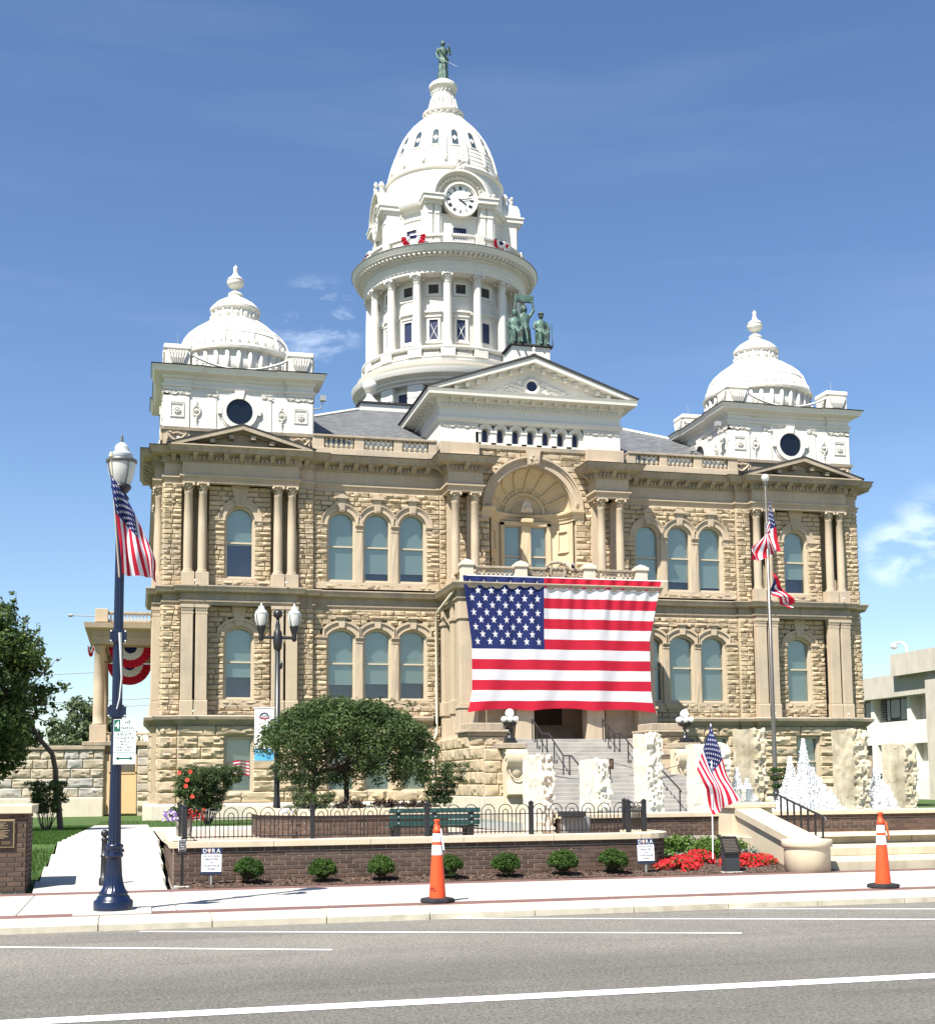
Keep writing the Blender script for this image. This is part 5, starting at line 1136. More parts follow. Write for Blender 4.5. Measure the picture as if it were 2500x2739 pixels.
# globe lamps beside the steps
def globe_lamp(loc, label):
    t = thing('globe_lamp', label, 'lamp', loc, group='five-globe lamps by the steps')
    MB().bbox(-.24, .24, -.24, .24, 0, .1, .01).bbox(-.19, .19, -.19, .19, .1, .22, .01).lathe([(.17, .22), (.12, .3), (.07, .36), (.09, .42), (.05, .5), (.045, .62), (.09, .68), (.2, .74), (.3, .8), (.31, .84), (.1, .86), (.05, .95), (.06, 1.02)], 16).obj('stem', BLACKI, t)
    for q in range(6):
        a = q*PI/3+.3; MB().tube([(.1*math.cos(a), .1*math.sin(a), .7), (.26*math.cos(a), .26*math.sin(a), .76), (.28*math.cos(a), .28*math.sin(a), .86)], .025, 6).obj('arm', BLACKI, t)
    for q in range(6):
        a = q*PI/3+.3; MB().sphere((.27*math.cos(a), .27*math.sin(a), .98), .125, 16, 10).obj('globe', PLASTW, t, True)
    MB().sphere((0, 0, 1.23), .185, 20, 14).obj('globe', PLASTW, t, True)
    return t
globe_lamp((-3.86, -8.9, 3.12), 'black globe lamp on the pedestal left of the steps, below the giant flag')
globe_lamp((3.86, -8.9, 3.12), 'black globe lamp right of the steps, just behind the small stick flag')

# ---- cloth flags
def star_pts(r): return [(r*(1 if k % 2 == 0 else .4)*math.sin(k*PI/5), r*(1 if k % 2 == 0 else .4)*math.cos(k*PI/5)) for k in range(10)]
def us_flag(name, pos, label, cat='flag', asp=1.9, nu=76, nv=5, group=None, rows=9):
    # pos(u, v): u 0..1 along the fly, v 0..1 from the top edge down
    root = thing(name, label, cat, pos(0, 1), group=group); off = Vector(root.location)
    NV = 13*nv; mb = MB(); vs = [tuple(Vector(pos(i/nu, j/NV))-off) for j in range(NV+1) for i in range(nu+1)]; fs = []; ms = []
    for j in range(NV):
        st_ = j//nv
        for i in range(nu):
            fs.append((j*(nu+1)+i, j*(nu+1)+i+1, (j+1)*(nu+1)+i+1, (j+1)*(nu+1)+i)); ms.append(2 if (i < nu*.4-.01 and st_ < 7) else (0 if st_ % 2 == 0 else 1))
    mb.v = vs; mb.f = fs; mb.m = ms; mb.obj('cloth', [RED, FWHITE, FBLUE], root, True)
    sm = MB()
    for r_ in range(9):
        for c_ in range(6 if r_ % 2 == 0 else 5):
            u = .4*((c_*2+(1 if r_ % 2 == 0 else 2))/12); v = 7/13*((r_+1)/10)
            e = 1e-3; p = Vector(pos(u, v)); du = (Vector(pos(u+e, v))-p)/e; dv = (Vector(pos(u, v+e))-p)/e; n = du.cross(dv).normalized()
            pts_ = star_pts(.031)
            for sg_ in (1, -1):
                q = [tuple(Vector(pos(u+a/asp, v-b))+n*sg_*.012-off) for a, b in pts_]; c0_ = tuple(p+n*sg_*.013-off)
                k0 = len(sm.v); sm.v.append(c0_); sm.v.extend(q)
                for k in range(10): sm.f.append((k0, k0+1+k, k0+1+(k+1) % 10)); sm.m.append(0)
    sm.obj('stars', FWHITE, root); return root
def bigflag(u, v):
    # corners measured on the porch face
    xl = -4.6+.42*min(1, v/.5)-(.24*max(0, (v-.82)/.18)**1.5); xr = 4.96-.62*min(1, v/.45)+(.2*max(0, (v-.86)/.14)**1.5)
    zt = 10.82; zb = 4.70-.0*u
    sag = .10*math.sin(PI*u)*max(0, v-.8)/.2
    if v > .9: sag += .1*abs(math.sin(3*PI*u))*(v-.9)/.1-.05
    x = xl+(xr-xl)*u; z = zt+(zb-zt)*v+sag
    fold = .035*math.sin(u*95+1.5*math.sin(v*7))*max(0, 1-v*1.9)+.02*math.sin(u*61+2)*max(0, 1-v*1.4)
    # drawn in against the four porch piers, hollow between
    bel = .30*max(0, 1-abs(u-.04)/.05)+.22*math.exp(-((u-.335)/.03)**2)+.24*math.exp(-((u-.695)/.03)**2)
    y = -4.08-fold+.30*math.sin(PI*min(1, v*1.02))*(.35-.65*(math.exp(-((u-.335)/.05)**2)+math.exp(-((u-.695)/.05)**2)))*.55+.025*math.sin(u*40+v*9)*v+.05*math.sin(u*22+v*3)*v
    return (x, y, z)
us_flag('giant_flag', bigflag, 'giant stars-and-stripes flag draped over the porch front of the courthouse', nu=150, nv=5)
fl_ = bpy.data.objects['giant_flag']; MB().tube([(-.05, -.25, 6.14), (9.62, -.25, 6.14)], .025, 6).obj('rope', REFL, fl_)

# ================================================================== STATUES
def blob_statue(build, loc, name, parent=None, voxel=.035):
    mb = MB(); build(mb); me = mb.mesh(name, BRONZE); o = link(name, me, parent, loc)
    md = o.modifiers.new('skin', 'REMESH'); md.mode = 'VOXEL'; md.voxel_size = voxel; md.use_smooth_shade = True
    return o
def limb(mb, pts, rs): 
    mb.tube(pts, rs, 8)
    for p, r in zip(pts, rs): mb.sphere(p, r*1.0, 8, 6)
def drape(mb, rows):       # rows: (z, rx, ry, cx, cy) elliptical robe with folds
    n = 36; vs = []
    for (z, rx, ry, cx, cy, fo) in rows:
        for i in range(n): a = 2*PI*i/n; k = 1+fo*math.sin(a*9+z*1.3)+fo*.6*math.sin(a*5+2); vs.append((cx+rx*k*math.cos(a), cy+ry*k*math.sin(a), z))
    fs = [(j*n+i, j*n+(i+1) % n, (j+1)*n+(i+1) % n, (j+1)*n+i) for j in range(len(rows)-1) for i in range(n)]; fs += [tuple(range(n))[::-1], tuple(range((len(rows)-1)*n, len(rows)*n))]; mb.add(vs, fs)
def head(mb, c, r, hat=0):
    mb.sphere(c, r, 14, 10, sq=(.82, .95, 1.15)); mb.sphere((c[0], c[1]-r*.92, c[2]-r*.12), r*.2, 8, 6, sq=(.8, 1, 1.3)); mb.sphere((c[0], c[1]+r*.25, c[2]+r*.25), r*1.02, 12, 8, sq=(.95, 1, 1)); mb.tube([(c[0], c[1]+.02, c[2]-r*1.9), (c[0], c[1], c[2]-r*.8)], r*.5, 8)
    for s in (-1, 1): mb.sphere((c[0]+s*r*.33, c[1]-r*.78, c[2]+r*.08), r*.13, 6, 4); mb.sphere((c[0]+s*r*.83, c[1]+.0, c[2]-.02), r*.16, 6, 4)
    mb.box(c[0]-r*.22, c[0]+r*.22, c[1]-r*.95, c[1]-r*.7, c[2]-r*.55, c[2]-r*.45)
def lady(mb):
    drape(mb, [(0, .36, .34, 0, 0, .06), (.3, .34, .32, 0, 0, .08), (.9, .30, .27, 0, -.02, .09), (1.45, .30, .24, .02, 0, .06), (1.62, .25, .2, .02, 0, .03), (1.85, .26, .19, 0, 0, .02), (2.15, .32, .2, 0, 0, .02), (2.32, .26, .16, 0, 0, 0), (2.38, .09, .09, 0, 0, 0)])
    head(mb, (0, -.02, 2.64), .165); mb.sphere((0, .03, 2.78), .12, 10, 6); mb.tube([(-.16, 0, 2.7), (0, -.15, 2.74), (.16, 0, 2.7)], .035, 6)
    limb(mb, [(-.31, 0, 2.26), (-.43, .02, 1.9), (-.40, -.16, 1.58), (-.30, -.24, 1.45)], [.095, .085, .068, .06])
    limb(mb, [(.31, 0, 2.26), (.50, -.02, 1.98), (.40, -.12, 2.34), (.32, -.14, 2.52)], [.095, .08, .065, .05])
    for q in range(4): mb.tube([(-.30+.02*q, -.25, 1.46-.015*q), (-.27+.02*q, -.3, 1.38)], .02, 5); mb.tube([(.31+.012*q, -.15, 2.52), (.29+.012*q, -.17, 2.62)], .018, 5)
    mb.tube([(-.3, -.3, 1.4), (.1, -.34, 1.25)], .025, 5); mb.tube([(-.25, -.2, 2.2), (.0, -.24, 1.8), (.3, -.2, 1.55), (.32, 0, 1.4)], .06, 6)
LADY = blob_statue(lady, (TX, TY, 47.12), 'statue', voxel=.028); tag(LADY, 'green bronze robed woman standing on the very top of the dome', 'statue')
MB().tube([(-.28, -.32, 1.44), (.85, -.42, .98)], .012, 5).obj('sword', REFL, LADY)
SG = thing('statue_group', 'green bronze group of three figures, middle one lifting a tablet, on the pediment peak', 'statue', (.02, .55, 23.2))
def seated(mb, hx, helm):
    drape(mb, [(0, .34, .34, 0, -.08, .08), (.35, .32, .34, 0, -.08, .09), (.62, .34, .38, 0, -.1, .06), (.78, .32, .3, 0, 0, .04), (1.0, .26, .2, 0, .05, .02), (1.25, .28, .19, 0, .05, .02), (1.42, .24, .15, 0, .05, 0), (1.48, .09, .09, 0, .04, 0)])
    head(mb, (0, .0, 1.68), .135)
    if helm: mb.sphere((0, .02, 1.76), .16, 12, 8, sq=(.95, 1, .8)); mb.tube([(0, -.12, 1.8), (0, .02, 1.92), (0, .16, 1.8)], .035, 6)
    else: mb.lathe([(.2, 1.78), (.12, 1.82), (.11, 1.88), (0, 1.9)], 12)
    for s in (-1, 1):
        limb(mb, [(s*.27, .05, 1.36), (s*.38, -.0, 1.05), (s*.26, -.28, .82)], [.085, .075, .055]); mb.sphere((s*.24, -.32, .8), .065, 8, 6)
        limb(mb, [(s*.15, -.1, .72), (s*.2, -.48, .66), (s*.19, -.5, .1), (s*.19, -.62, .05)], [.13, .11, .075, .06])
    mb.tube([(.5*hx, -.3, 0), (.44*hx, -.3, 1.3)], .03, 6)
def middle(mb):
    drape(mb, [(0, .36, .34, 0, 0, .08), (.5, .34, .31, 0, 0, .1), (1.05, .3, .25, 0, 0, .06), (1.3, .24, .19, 0, 0, .03), (1.6, .29, .19, 0, 0, .02), (1.78, .25, .16, 0, 0, 0), (1.85, .09, .09, 0, 0, 0)])
    head(mb, (0, -.02, 2.08), .15); mb.sphere((0, .08, 2.08), .2, 10, 8, sq=(1, .8, 1.3))
    for s in (-1, 1): limb(mb, [(s*.29, 0, 1.7), (s*.5, -.02, 2.05), (s*.44, -.02, 2.42)], [.09, .075, .055]); mb.sphere((s*.44, -.02, 2.46), .065, 8, 6)
    mb.box(-.5, .5, -.06, .05, 2.42, 2.82)
for (nm, fn, x, y, zz) in (('seated_figure', lambda m_: seated(m_, -1, True), -.72, -.3, 0), ('standing_figure', middle, -.12, .1, .02), ('seated_figure', lambda m_: seated(m_, 1, False), .68, -.2, 0)):
    blob_statue(fn, (x, y, zz), nm, SG, .028)
MB().bbox(-1.05, 1.08, -.68, .6, 0, .05, .02).obj('plinth', BRONZE, SG)
# ---- side portico and rough stone terrace wall (left of the courthouse)
GST = mat('grey_tan_rock_stone', (.45, .385, .285), .95, .16, 2, .04, 16, rand=.2, c2=(.33, .32, .30), c2at=(.45, .7), c2scale=.4)
tw = thing('stone_terrace_wall', 'rock-faced stone wall with a pale plinth running left from the side portico', 'wall', (-24, 12, 0))
def fillwall(root, P, a0, a1, z0, z1, ch, l0, l1, matl, holes=(), amp=.07, off=(0, 0, 0), lim=150):
    n = round((z1-z0)/ch); h = (z1-z0)/n; cnt = 0; rest = MB()
    for c in range(n):
        za, zb = z0+c*h, z0+(c+1)*h; t = a0
        while t < a1-.02:
            L = random.uniform(l0, l1)
            if a1-t-L < l0*.6: L = a1-t
            if not any(p-.02 < t+L/2 < q+.02 and za < hz for p, q, hz in holes):
                m1 = MB(); rock(m1, P, t+.01, t+L-.01, za+.01, zb-.01, amp, fine=1.2)
                if cnt < lim: link('stone', arcsm(m1.mesh('stone', matl), 24), root, (-off[0], -off[1], -off[2])); cnt += 1
                else: rest.add(m1.v, m1.f)
            t += L
    if rest.v: tag(link('far_stones', arcsm(rest.mesh('far_stones', matl), 24), root, (-off[0], -off[1], -off[2])), kind='stuff')
fillwall(tw, PF(12.0), -27.6, -20.36, .96, 3.46, .5, .7, 1.5, GST, off=(-24, 12, 0), lim=110)
mb = MB(); mb.box(-16, 3.62, .05, 1.0, -.3, 3.5); mb.obj('wall_core', MORTAR, tw)
MB().bbox(-16, 3.65, -.22, .4, -.4, .95, .04).obj('plinth', PALE, tw); MB().bbox(-16, 3.7, -.14, .9, 3.46, 3.68, .03).obj('coping', TRIMD, tw)
sp_ = thing('side_portico', 'small columned stone side porch with a flat balustraded roof, left of the courthouse', 'porch', (-19.6, 13, 0))
def sb(x0, x1, y0, y1, z0, z1, nm, matl=TRIM, b=.02): return MB().bbox(x0+19.6, x1+19.6, y0-13, y1-13, z0, z1, b).obj(nm, matl, sp_)
sb(-18.6, -17.4, 12.05, 24, -.3, 3.7, 'base_wall', GST); sb(-20.4, -17.4, 12.5, 24, 3.2, 3.7, 'floor_slab', GST); sb(-21.5, -20.3, 12.1, 24, -.3, 3.7, 'base_wall', GST)
sb(-21.5, -17.4, 11.85, 24.3, 3.68, 3.9, 'floor_edge', TRIMD)
for i in range(7):
    m1 = MB(); rock(m1, PF(11.98), -18.62, -17.75, .3+.46*i, .74+.46*i, .08); link('stone', arcsm(m1.mesh('stone', GST), 24), sp_, (19.6, -13, 0))
sb(-20.3, -18.62, 12.15, 12.4, 0, 3.25, 'door_recess', TRIM); d_ = sb(-20.15, -18.7, 12.08, 12.2, .05, 2.2, 'door', mat('tan_door_panel', (.62, .42, .22), .7, .05)); MB().bbox(-.5, .85, -.94, -.8, 2.24, 3.16, .01).obj('transom', mat('dark_bronze_panel', (.10, .085, .065), .6), sp_)
mb = MB(); mb.box(-.5, -.42, -.95, -.9, .05, 3.2); mb.box(.86, .94, -.95, -.9, .05, 3.2); mb.box(-.5, .94, -.95, -.9, 2.18, 2.26); mb.obj('door_frame', mat('tan_door_frame', (.55, .38, .2), .7), sp_)
for y in (13.0, 23):
    for x in (-20.72,):
        o = link('column', MB().lathe([(.33, 4.82), (.33, 4.92), (.29, 4.96), (.30, 5.4), (.295, 7), (.26, 8.85), (.28, 8.87), (.27, 8.95), (.36, 9.08), (.36, 9.2)], 20).mesh('portico_column', TRIM, True), sp_, (x+19.6, y-13, 0))
        MB().bbox(-.44, .44, -.44, .44, 3.88, 4.82, .02).obj('pedestal', TRIM, o)
mb = MB(); mb.sweep([(-.5, 9.2), (.1, 9.2), (.1, 9.55), (.16, 9.6), (.12, 9.65), (.12, 9.95), (.5, 10.05), (.56, 10.32), (-.5, 10.38)], [(-17.4+19.6, 24-13), (-21.0+19.6, 24-13), (-21.0+19.6, 12.6-13), (-17.4+19.6, 12.6-13)]); mb.obj('entablature', TRIM, sp_)
sb(-20.9, -17.4, 12.7, 24, 9.6, 10.0, 'ceiling', TRIMD)
sb(-20.98, -20.3, 12.3, 12.98, 10.38, 11.1, 'roof_pedestal'); sb(-20.3, -17.9, 12.5, 12.7, 10.85, 10.98, 'roof_rail', TRIMD); sb(-20.3, -17.9, 12.5, 12.7, 10.38, 10.5, 'roof_base', TRIMD)
for q in range(12): MB().tube([(-.65+.19*q+.12*math.cos(t*PI/5), -.4, 10.68+.15*math.sin(t*PI/5)) for t in range(10)], .025, 5, close=True).obj('roof_ring', PALE, sp_)
sb(-20.5, -18, 13, 13.15, 4.3, 4.42, 'terrace_rail')
for q in range(8): MB().lathe([(.05, 3.9), (.09, 4.05), (.04, 4.2), (.05, 4.3)], 8, -.7+.27*q, .07).obj('terrace_baluster', PALE, sp_)
MB().tube([(-2.6, -.6, 10.7), (-1.35, -.6, 10.68)], .03, 6).tube([(-2.75, -.6, 10.7), (-2.55, -.6, 10.7)], .09, 8).obj('floodlight', GREY, sp_)
# bunting fans
def bunting(name, c, r, rz, label, tilt=0, grp=None, half=PI):
    o = thing(name, label, 'bunting', c, rz, grp); n = 40
    for (r0, r1, mt_) in ((.0, .3, FBLUE), (.3, .62, FWHITE), (.62, 1.0, RED)):
        mb = MB(); vs = []
        for i in range(n+1):
            a = PI+half*i/n if half == PI else PI+(PI-half)/2+half*i/n; f = .06*r*math.sin(i*1.9)
            for rr in (r0, r1): vs.append((rr*r*math.cos(a), f*rr+tilt*rr*math.sin(a), rr*r*math.sin(a)))
        mb.add(vs, [(2*i, 2*i+1, 2*i+3, 2*i+2) for i in range(n)]); mb.obj('cloth_band', mt_, o)
    return o
bunting('bunting', (-19.1, 13.6, 9.15), 1.15, 0, 'red, white and blue fan bunting under the side portico roof', grp='patriotic fan bunting'); bunting('bunting', (-19.15, 15.5, 8.4), 1.2, 0, 'red, white and blue fan bunting farther in under the side portico roof', grp='patriotic fan bunting')
bunting('bunting', (-21.2, 13.2, 9.1), .55, PI/2.4, 'red and white bunting edge left of the portico column', grp='patriotic fan bunting')
for i, (an, r, lb) in enumerate(((-124, .8, 'red and blue bunting drooping over the tower balcony, left of the clock'), (-62, .62, 'dark blue and white bunting bunched on the tower balcony, right of the clock'), (-172, .5, 'bunting at the far left rim of the tower balcony'), (-12, .5, 'bunting at the far right rim of the tower balcony'))):
    a = R(an); bunting('bunting', (TX+5.33*math.cos(a), TY+5.33*math.sin(a), 34.55), r, a+PI/2, lb, -.2, 'patriotic fan bunting')

# ---- concrete office building on the right
OFF = thing('office_building', 'white concrete office block with dark strip windows, right of the courthouse', 'building', (42, 30, 0))
OC = mat('office_concrete', (.52, .48, .40), .9, .1, .8, .02, 20, streak=.3); OW = mat('office_white_wall', (.72, .69, .62), .85, .04, 1)
def ob(x0, x1, y0, y1, z0, z1, nm, matl, par=OFF): return MB().box(x0-42, x1-42, y0-30, y1-30, z0, z1).obj(nm, matl, par)
ob(40.6, 56, 10, 70, -.5, 9.3, 'wall', OW); ob(39.2, 57, 8, 72, 8.0, 9.75, 'roof_fascia', OC); ob(38.6, 56, 5, 30.5, 9.55, 11.25, 'roof_fascia', OC); ob(38.9, 56, 5, 26.4, -.2, 9.6, 'end_wall', OC)
ob(39.9, 40.7, 28, 70, 4.3, 6.1, 'spandrel', OW); ob(39.9, 40.7, 28, 70, -.2, 1.6, 'spandrel', OW); LOUV = mat('dark_louvre', (.02, .022, .025), .5)
for k, yy in enumerate((30.2, 35.4, 40.6, 45.8)):
    ob(39.7, 40.6, yy-.55, yy-.05, 1, 8.0, 'concrete_fin', OW)
    w_ = ob(40.35, 40.55, yy, yy+4.5, 6.1, 8.0, 'window', LOUV); 
    for (a, b) in ((.9, 1.7), (1.85, 3.1), (3.25, 3.7)): ob(40.3, 40.34, yy+a, yy+b, 6.45 if a == 1.85 else 6.25, 7.9, 'pane', mat('grey_reflecting_glass', (.16, .17, .17), .15, .1, spec=.6), w_)
    for q in range(9): ob(40.2, 40.36, yy+.1, yy+.75, 6.2+.2*q, 6.27+.2*q, 'louvre', GREY, w_); ob(40.2, 40.36, yy+3.8, yy+4.4, 6.2+.2*q, 6.27+.2*q, 'louvre', GREY, w_)
    w_ = ob(40.35, 40.55, yy, yy+4.5, 1.6, 4.3, 'window', LOUV); ob(40.3, 40.34, yy+.9, yy+3.6, 1.7, 4.2, 'pane', mat('brown_blind', (.30, .23, .17), .8, .1, 8), w_)
    for q in range(12): ob(40.2, 40.36, yy+.1, yy+.75, 1.75+.2*q, 1.82+.2*q, 'louvre', GREY, w_)
MB().tube([(39.6-42, -.3, 11.2), (39.6-42, -.3, 11.9), (39.6-42, .2, 12.25), (39.5-42, 1.1, 12.3)], .09, 8).sphere((39.5-42, 1.2, 12.05), .28, 12, 8).obj('security_camera', PLASTW, OFF, True)
# power lines far behind
for i, (z0, z1) in enumerate(((11.4, 12.4), (8.9, 9.7), (8.2, 9.2))):
    tag(MB().tube([(-90+140*q/12, 60, z0+(z1-z0)*(-90+140*q/12+26)/7.4*.5+(.02*(q-6)**2 if i else .015*(q-6)**2)) for q in range(13)], .03, 4).obj('power_line', GREY), ('highest thin power line', 'middle thin power line', 'lowest thin power line')[i]+' crossing the sky behind the side portico', 'power line', 'power lines')

# ================================================================== BRICKWORK
BV = [arcsm(MB().bbox(-.1, .1, 0, .07, -.0305, .0305, .005).mesh('brick', BRICK), 20) for _ in range(1)]
def brickface(root, segs, z0, z1, off, lim=290):
    n = max(1, round((z1-z0)/.0715)); ch = (z1-z0)/n; L0 = .21; items = []
    for (p, q) in segs:
        p, q = Vector(p), Vector(q); d = (q-p); L = d.length; d.normalize(); nrm = Vector((d.y, -d.x)); rz = math.atan2(d.y, d.x)
        for c in range(n):
            t = 0 if c % 2 == 0 else -L0/2
            while t < L-.01:
                a, b = max(0, t), min(L, t+L0); t += L0
                if b-a < .03: continue
                m_ = p+d*(a+b)/2+nrm*(.012+random.uniform(-.002, .002)); items.append(((m_.x, m_.y, z0+ch*(c+.5)), rz, (b-a-.011)/.2, (ch-.011)/.061))
    C_ = camo.location; items.sort(key=lambda i: (Vector(i[0])-C_).length); rest = MB()
    for k, (pos, rz, sx, sz) in enumerate(items):
        if k < lim: o = link('brick', BV[0], root, (pos[0]-off[0], pos[1]-off[1], pos[2]-off[2]), rz); o.scale = (sx, 1, sz)
        else:
            c, s_ = math.cos(rz), math.sin(rz); t_ = MB().box(-.1*sx, .1*sx, 0, .06, -.03*sz, .03*sz); rest.add([(pos[0]-off[0]+x*c-y*s_, pos[1]-off[1]+x*s_+y*c, pos[2]-off[2]+z) for x, y, z in t_.v], t_.f)
    if rest.v: tag(rest.obj('far_bricks', BRICK, root), kind='stuff')
def caps(root, path, prof, off, L=1.5, matl=CAST, nm='coping_stone'):
    for (p, q) in zip(path[:-1], path[1:]):
        p, q = Vector(p), Vector(q); d = q-p; n = max(1, round(d.length/L))
        for i in range(n):
            e = d.normalized()*.004; a = p+d*i/n+e-Vector(off[:2]); b = p+d*(i+1)/n-e-Vector(off[:2]); MB().sweep(prof, [tuple(a), tuple(b)]).obj(nm, matl, root)
# retaining wall
RW = thing('retaining_wall', 'long low brown brick retaining wall with cast stone coping along the mulch bed', 'wall', (-14.2, -40, 0)); OFFS = (-14.2, -40, 0)
arc = [(-10.6+.62*math.sin(t*PI/2/6), -40+.62-.62*math.cos(t*PI/2/6)) for t in range(7)]; fr = [(-18.1, -33.6), (-18.1, -40.0), (-10.6, -40.0)]+arc[1:]+[(-9.98, -38.4)]
brickface(RW, [(fr[1], fr[2])]+list(zip(arc[:-1], arc[1:]))+[((-9.98, -39.38), (-9.98, -38.4)), ((-18.1, -34), (-18.1, -40.0))], 0, .565, OFFS)
mb = MB(); mb.sweep([(-.25, -.2), (-.0, -.2), (-.0, .565), (-.25, .565)], [(a+14.2, b+40) for a, b in fr]); mb.obj('mortar_core', BMORT, RW)
cp = [(-.36, .565), (.055, .565), (.06, .57), (.06, .655), (.05, .665), (-.36, .665)]
caps(RW, fr[:3], cp, OFFS, 1.6); mb = MB(); mb.sweep(cp, [(a+14.2, b+40) for a, b in [(-10.598, -40)]+arc[1:]+[(-9.98, -38.4)]]); mb.obj('coping_stone', CAST, RW)
# fountain wall
FWL = thing('fountain_wall', 'low brown brick basin wall with stone coping in front of the fountain stones', 'wall', (-5, -36, .4)); OF2 = (-5, -36, .4)
brickface(FWL, [((-10.6, -36.0), (2.5, -36.0)), ((-10.6, -33.4), (-10.6, -36.0))], .44, .80, OF2, 230); mb = MB(); mb.sweep([(-.3, .2-.4), (0, .2-.4), (0, .8-.4), (-.3, .8-.4)], [(-5.6, 2.6), (-5.6, 0), (20, 0)]); mb.obj('mortar_core', BMORT, FWL)
caps(FWL, [(-10.6, -33.4), (-10.6, -36.0), (4, -36.0)], [(-.4, .4), (.06, .4), (.06, .475), (.05, .49), (-.4, .49)], OF2, 1.35)
mb = MB(); mb.box(-10.4, 20, -35.7, -24.5, .4, .62); basin = mb.obj('fountain_water', mat('pool_water', (.25, .30, .30), .08, .05, 4, .02, 6, spec=.6)); tag(basin, kind='structure')
# planter
PLT = thing('brick_planter', 'low brown brick planter with stone coping under the clipped round tree', 'planter', (-14.8, -35.2, .5)); OF3 = (-14.8, -35.2, .5)
pp_ = [(-16.3, -32.6), (-16.3, -34.8), (-15.5, -36.0), (-12.9, -36.0), (-12.9, -32.6)]
brickface(PLT, list(zip(pp_[:-1], pp_[1:])), .5, .93, OF3, 200); mb = MB(); mb.sweep([(-.25, -.2), (0, -.2), (0, .43), (-.25, .43)], [(a+14.8, b+35.2) for a, b in pp_]); mb.obj('mortar_core', BMORT, PLT)
mb = MB(); mb.sweep([(-.3, .43), (.07, .43), (.07, .55), (-.3, .55)], [(a+14.8, b+35.2) for a, b in pp_]); mb.obj('coping_stone', CAST, PLT)
MB().add([(a+14.8, b+35.2, .46) for a, b in pp_], [(0, 1, 2, 3, 4)]) ; mb = MB(); mb.add([(a+14.8, b+35.2, .46) for a, b in pp_], [(0, 1, 2, 3, 4)]); mb.obj('soil', MULCH, PLT)
# brick pier with plaque, far left
PIER = thing('brick_pier', 'brown brick pier with stone cap and bronze plaque at the left edge', 'pier', (-20.9, -39.7, 0)); OF4 = (-20.9, -39.7, 0)
brickface(PIER, [((-21.6, -40.2), (-20.19, -40.2)), ((-20.19, -40.2), (-20.19, -39.2))], 0, 1.12, OF4, 250); MB().box(-.7, .7, -.49, .5, -.1, 1.12).obj('mortar_core', BMORT, PIER); MB().bbox(-.76, .79, -.57, .55, 1.12, 1.25, .012).obj('cap', CAST, PIER)
pq = MB().bbox(-.6, .55, -.55, -.5, .63, 1.04, .008).obj('plaque', mat('plaque_bronze_rim', (.33, .24, .13), .45, .1, metal=.6), PIER); MB().box(-.575, .525, -.555, -.53, .655, 1.015).obj('plaque_field', mat('plaque_dark', (.02, .013, .009), .5), pq)
mb = MB()
for c_, (xa, xb) in enumerate(((-.52, -.3), (-.22, -.02), (.06, .22), (.32, .48))):
    for q in range(13):
        if q == 5: continue
        mb.box(xa, xb-random.random()*.09, -.5575, -.554, .985-.018*q, .995-.018*q)
mb.obj('plaque_lines', mat('plaque_letter', (.34, .25, .15), .4, metal=.5), pq); text('2020', .062, MAT['plaque_letter'], pq, (.43, -.557, .705))

# ---- iron fence
FE = thing('iron_fence', 'low black hoop-topped iron fence on the retaining wall', 'fence', (-14.2, -39.85, .66))
def hoopmesh(w, top, z0, zr, r=.008):
    pts_ = [(-w, 0, z0), (-w, 0, top-w)]+[(-w*math.cos(t*PI/10), 0, top-w+w*math.sin(t*PI/10)) for t in range(1, 10)]+[(w, 0, top-w), (w, 0, z0)]
    return MB().tube(pts_, r, 6).mesh('hoop', BLACKI, True)
HO, HI = hoopmesh(.108, .50, .03, .34), hoopmesh(.042, .42, .03, .34)
pm = MB().bbox(-.035, .035, -.035, .035, 0, .52, .004).add([(-.045, -.045, .52), (.045, -.045, .52), (.045, .045, .52), (-.045, .045, .52), (0, 0, .56)], [(0, 1, 4), (1, 2, 4), (2, 3, 4), (3, 0, 4), (0, 3, 2, 1)]); 
pm = MB().bbox(-.035, .035, -.035, .035, 0, .52, .004); pm.add([(-.045, -.045, .52), (.045, -.045, .52), (.045, .045, .52), (-.045, .045, .52), (0, 0, .56)], [(0, 1, 4), (1, 2, 4), (2, 3, 4), (3, 0, 4), (0, 3, 2, 1)]); pm = pm.mesh('fence_post', BLACKI)
fp = [(-17.93, -38.0), (-17.93, -39.85), (-15.98, -39.85), (-14.15, -39.85), (-12.42, -39.85), (-10.72, -39.8), (-10.32, -39.5), (-10.25, -38.4)]
for (x, y) in fp: link('post', pm, FE, (x+14.2, y+39.85, 0))
for (p, q) in zip(fp[:-1], fp[1:]):
    p, q = Vector(p), Vector(q); d = q-p; L = d.length; n = max(1, round(L/.268)); rz = math.atan2(d.y, d.x)
    for zz in (.06, .345): MB().box(0, L, -.008, .008, zz-.008, zz+.008).obj('rail', BLACKI, FE, loc=(p.x+14.2, p.y+39.85, 0), rz=rz)
    for i in range(n):
        m_ = p+d*(i+.5)/n-Vector((-14.2, -39.85)); link('hoop', HO, FE, (m_.x, m_.y, 0), rz); link('inner_hoop', HI, FE, (m_.x, m_.y, 0), rz)

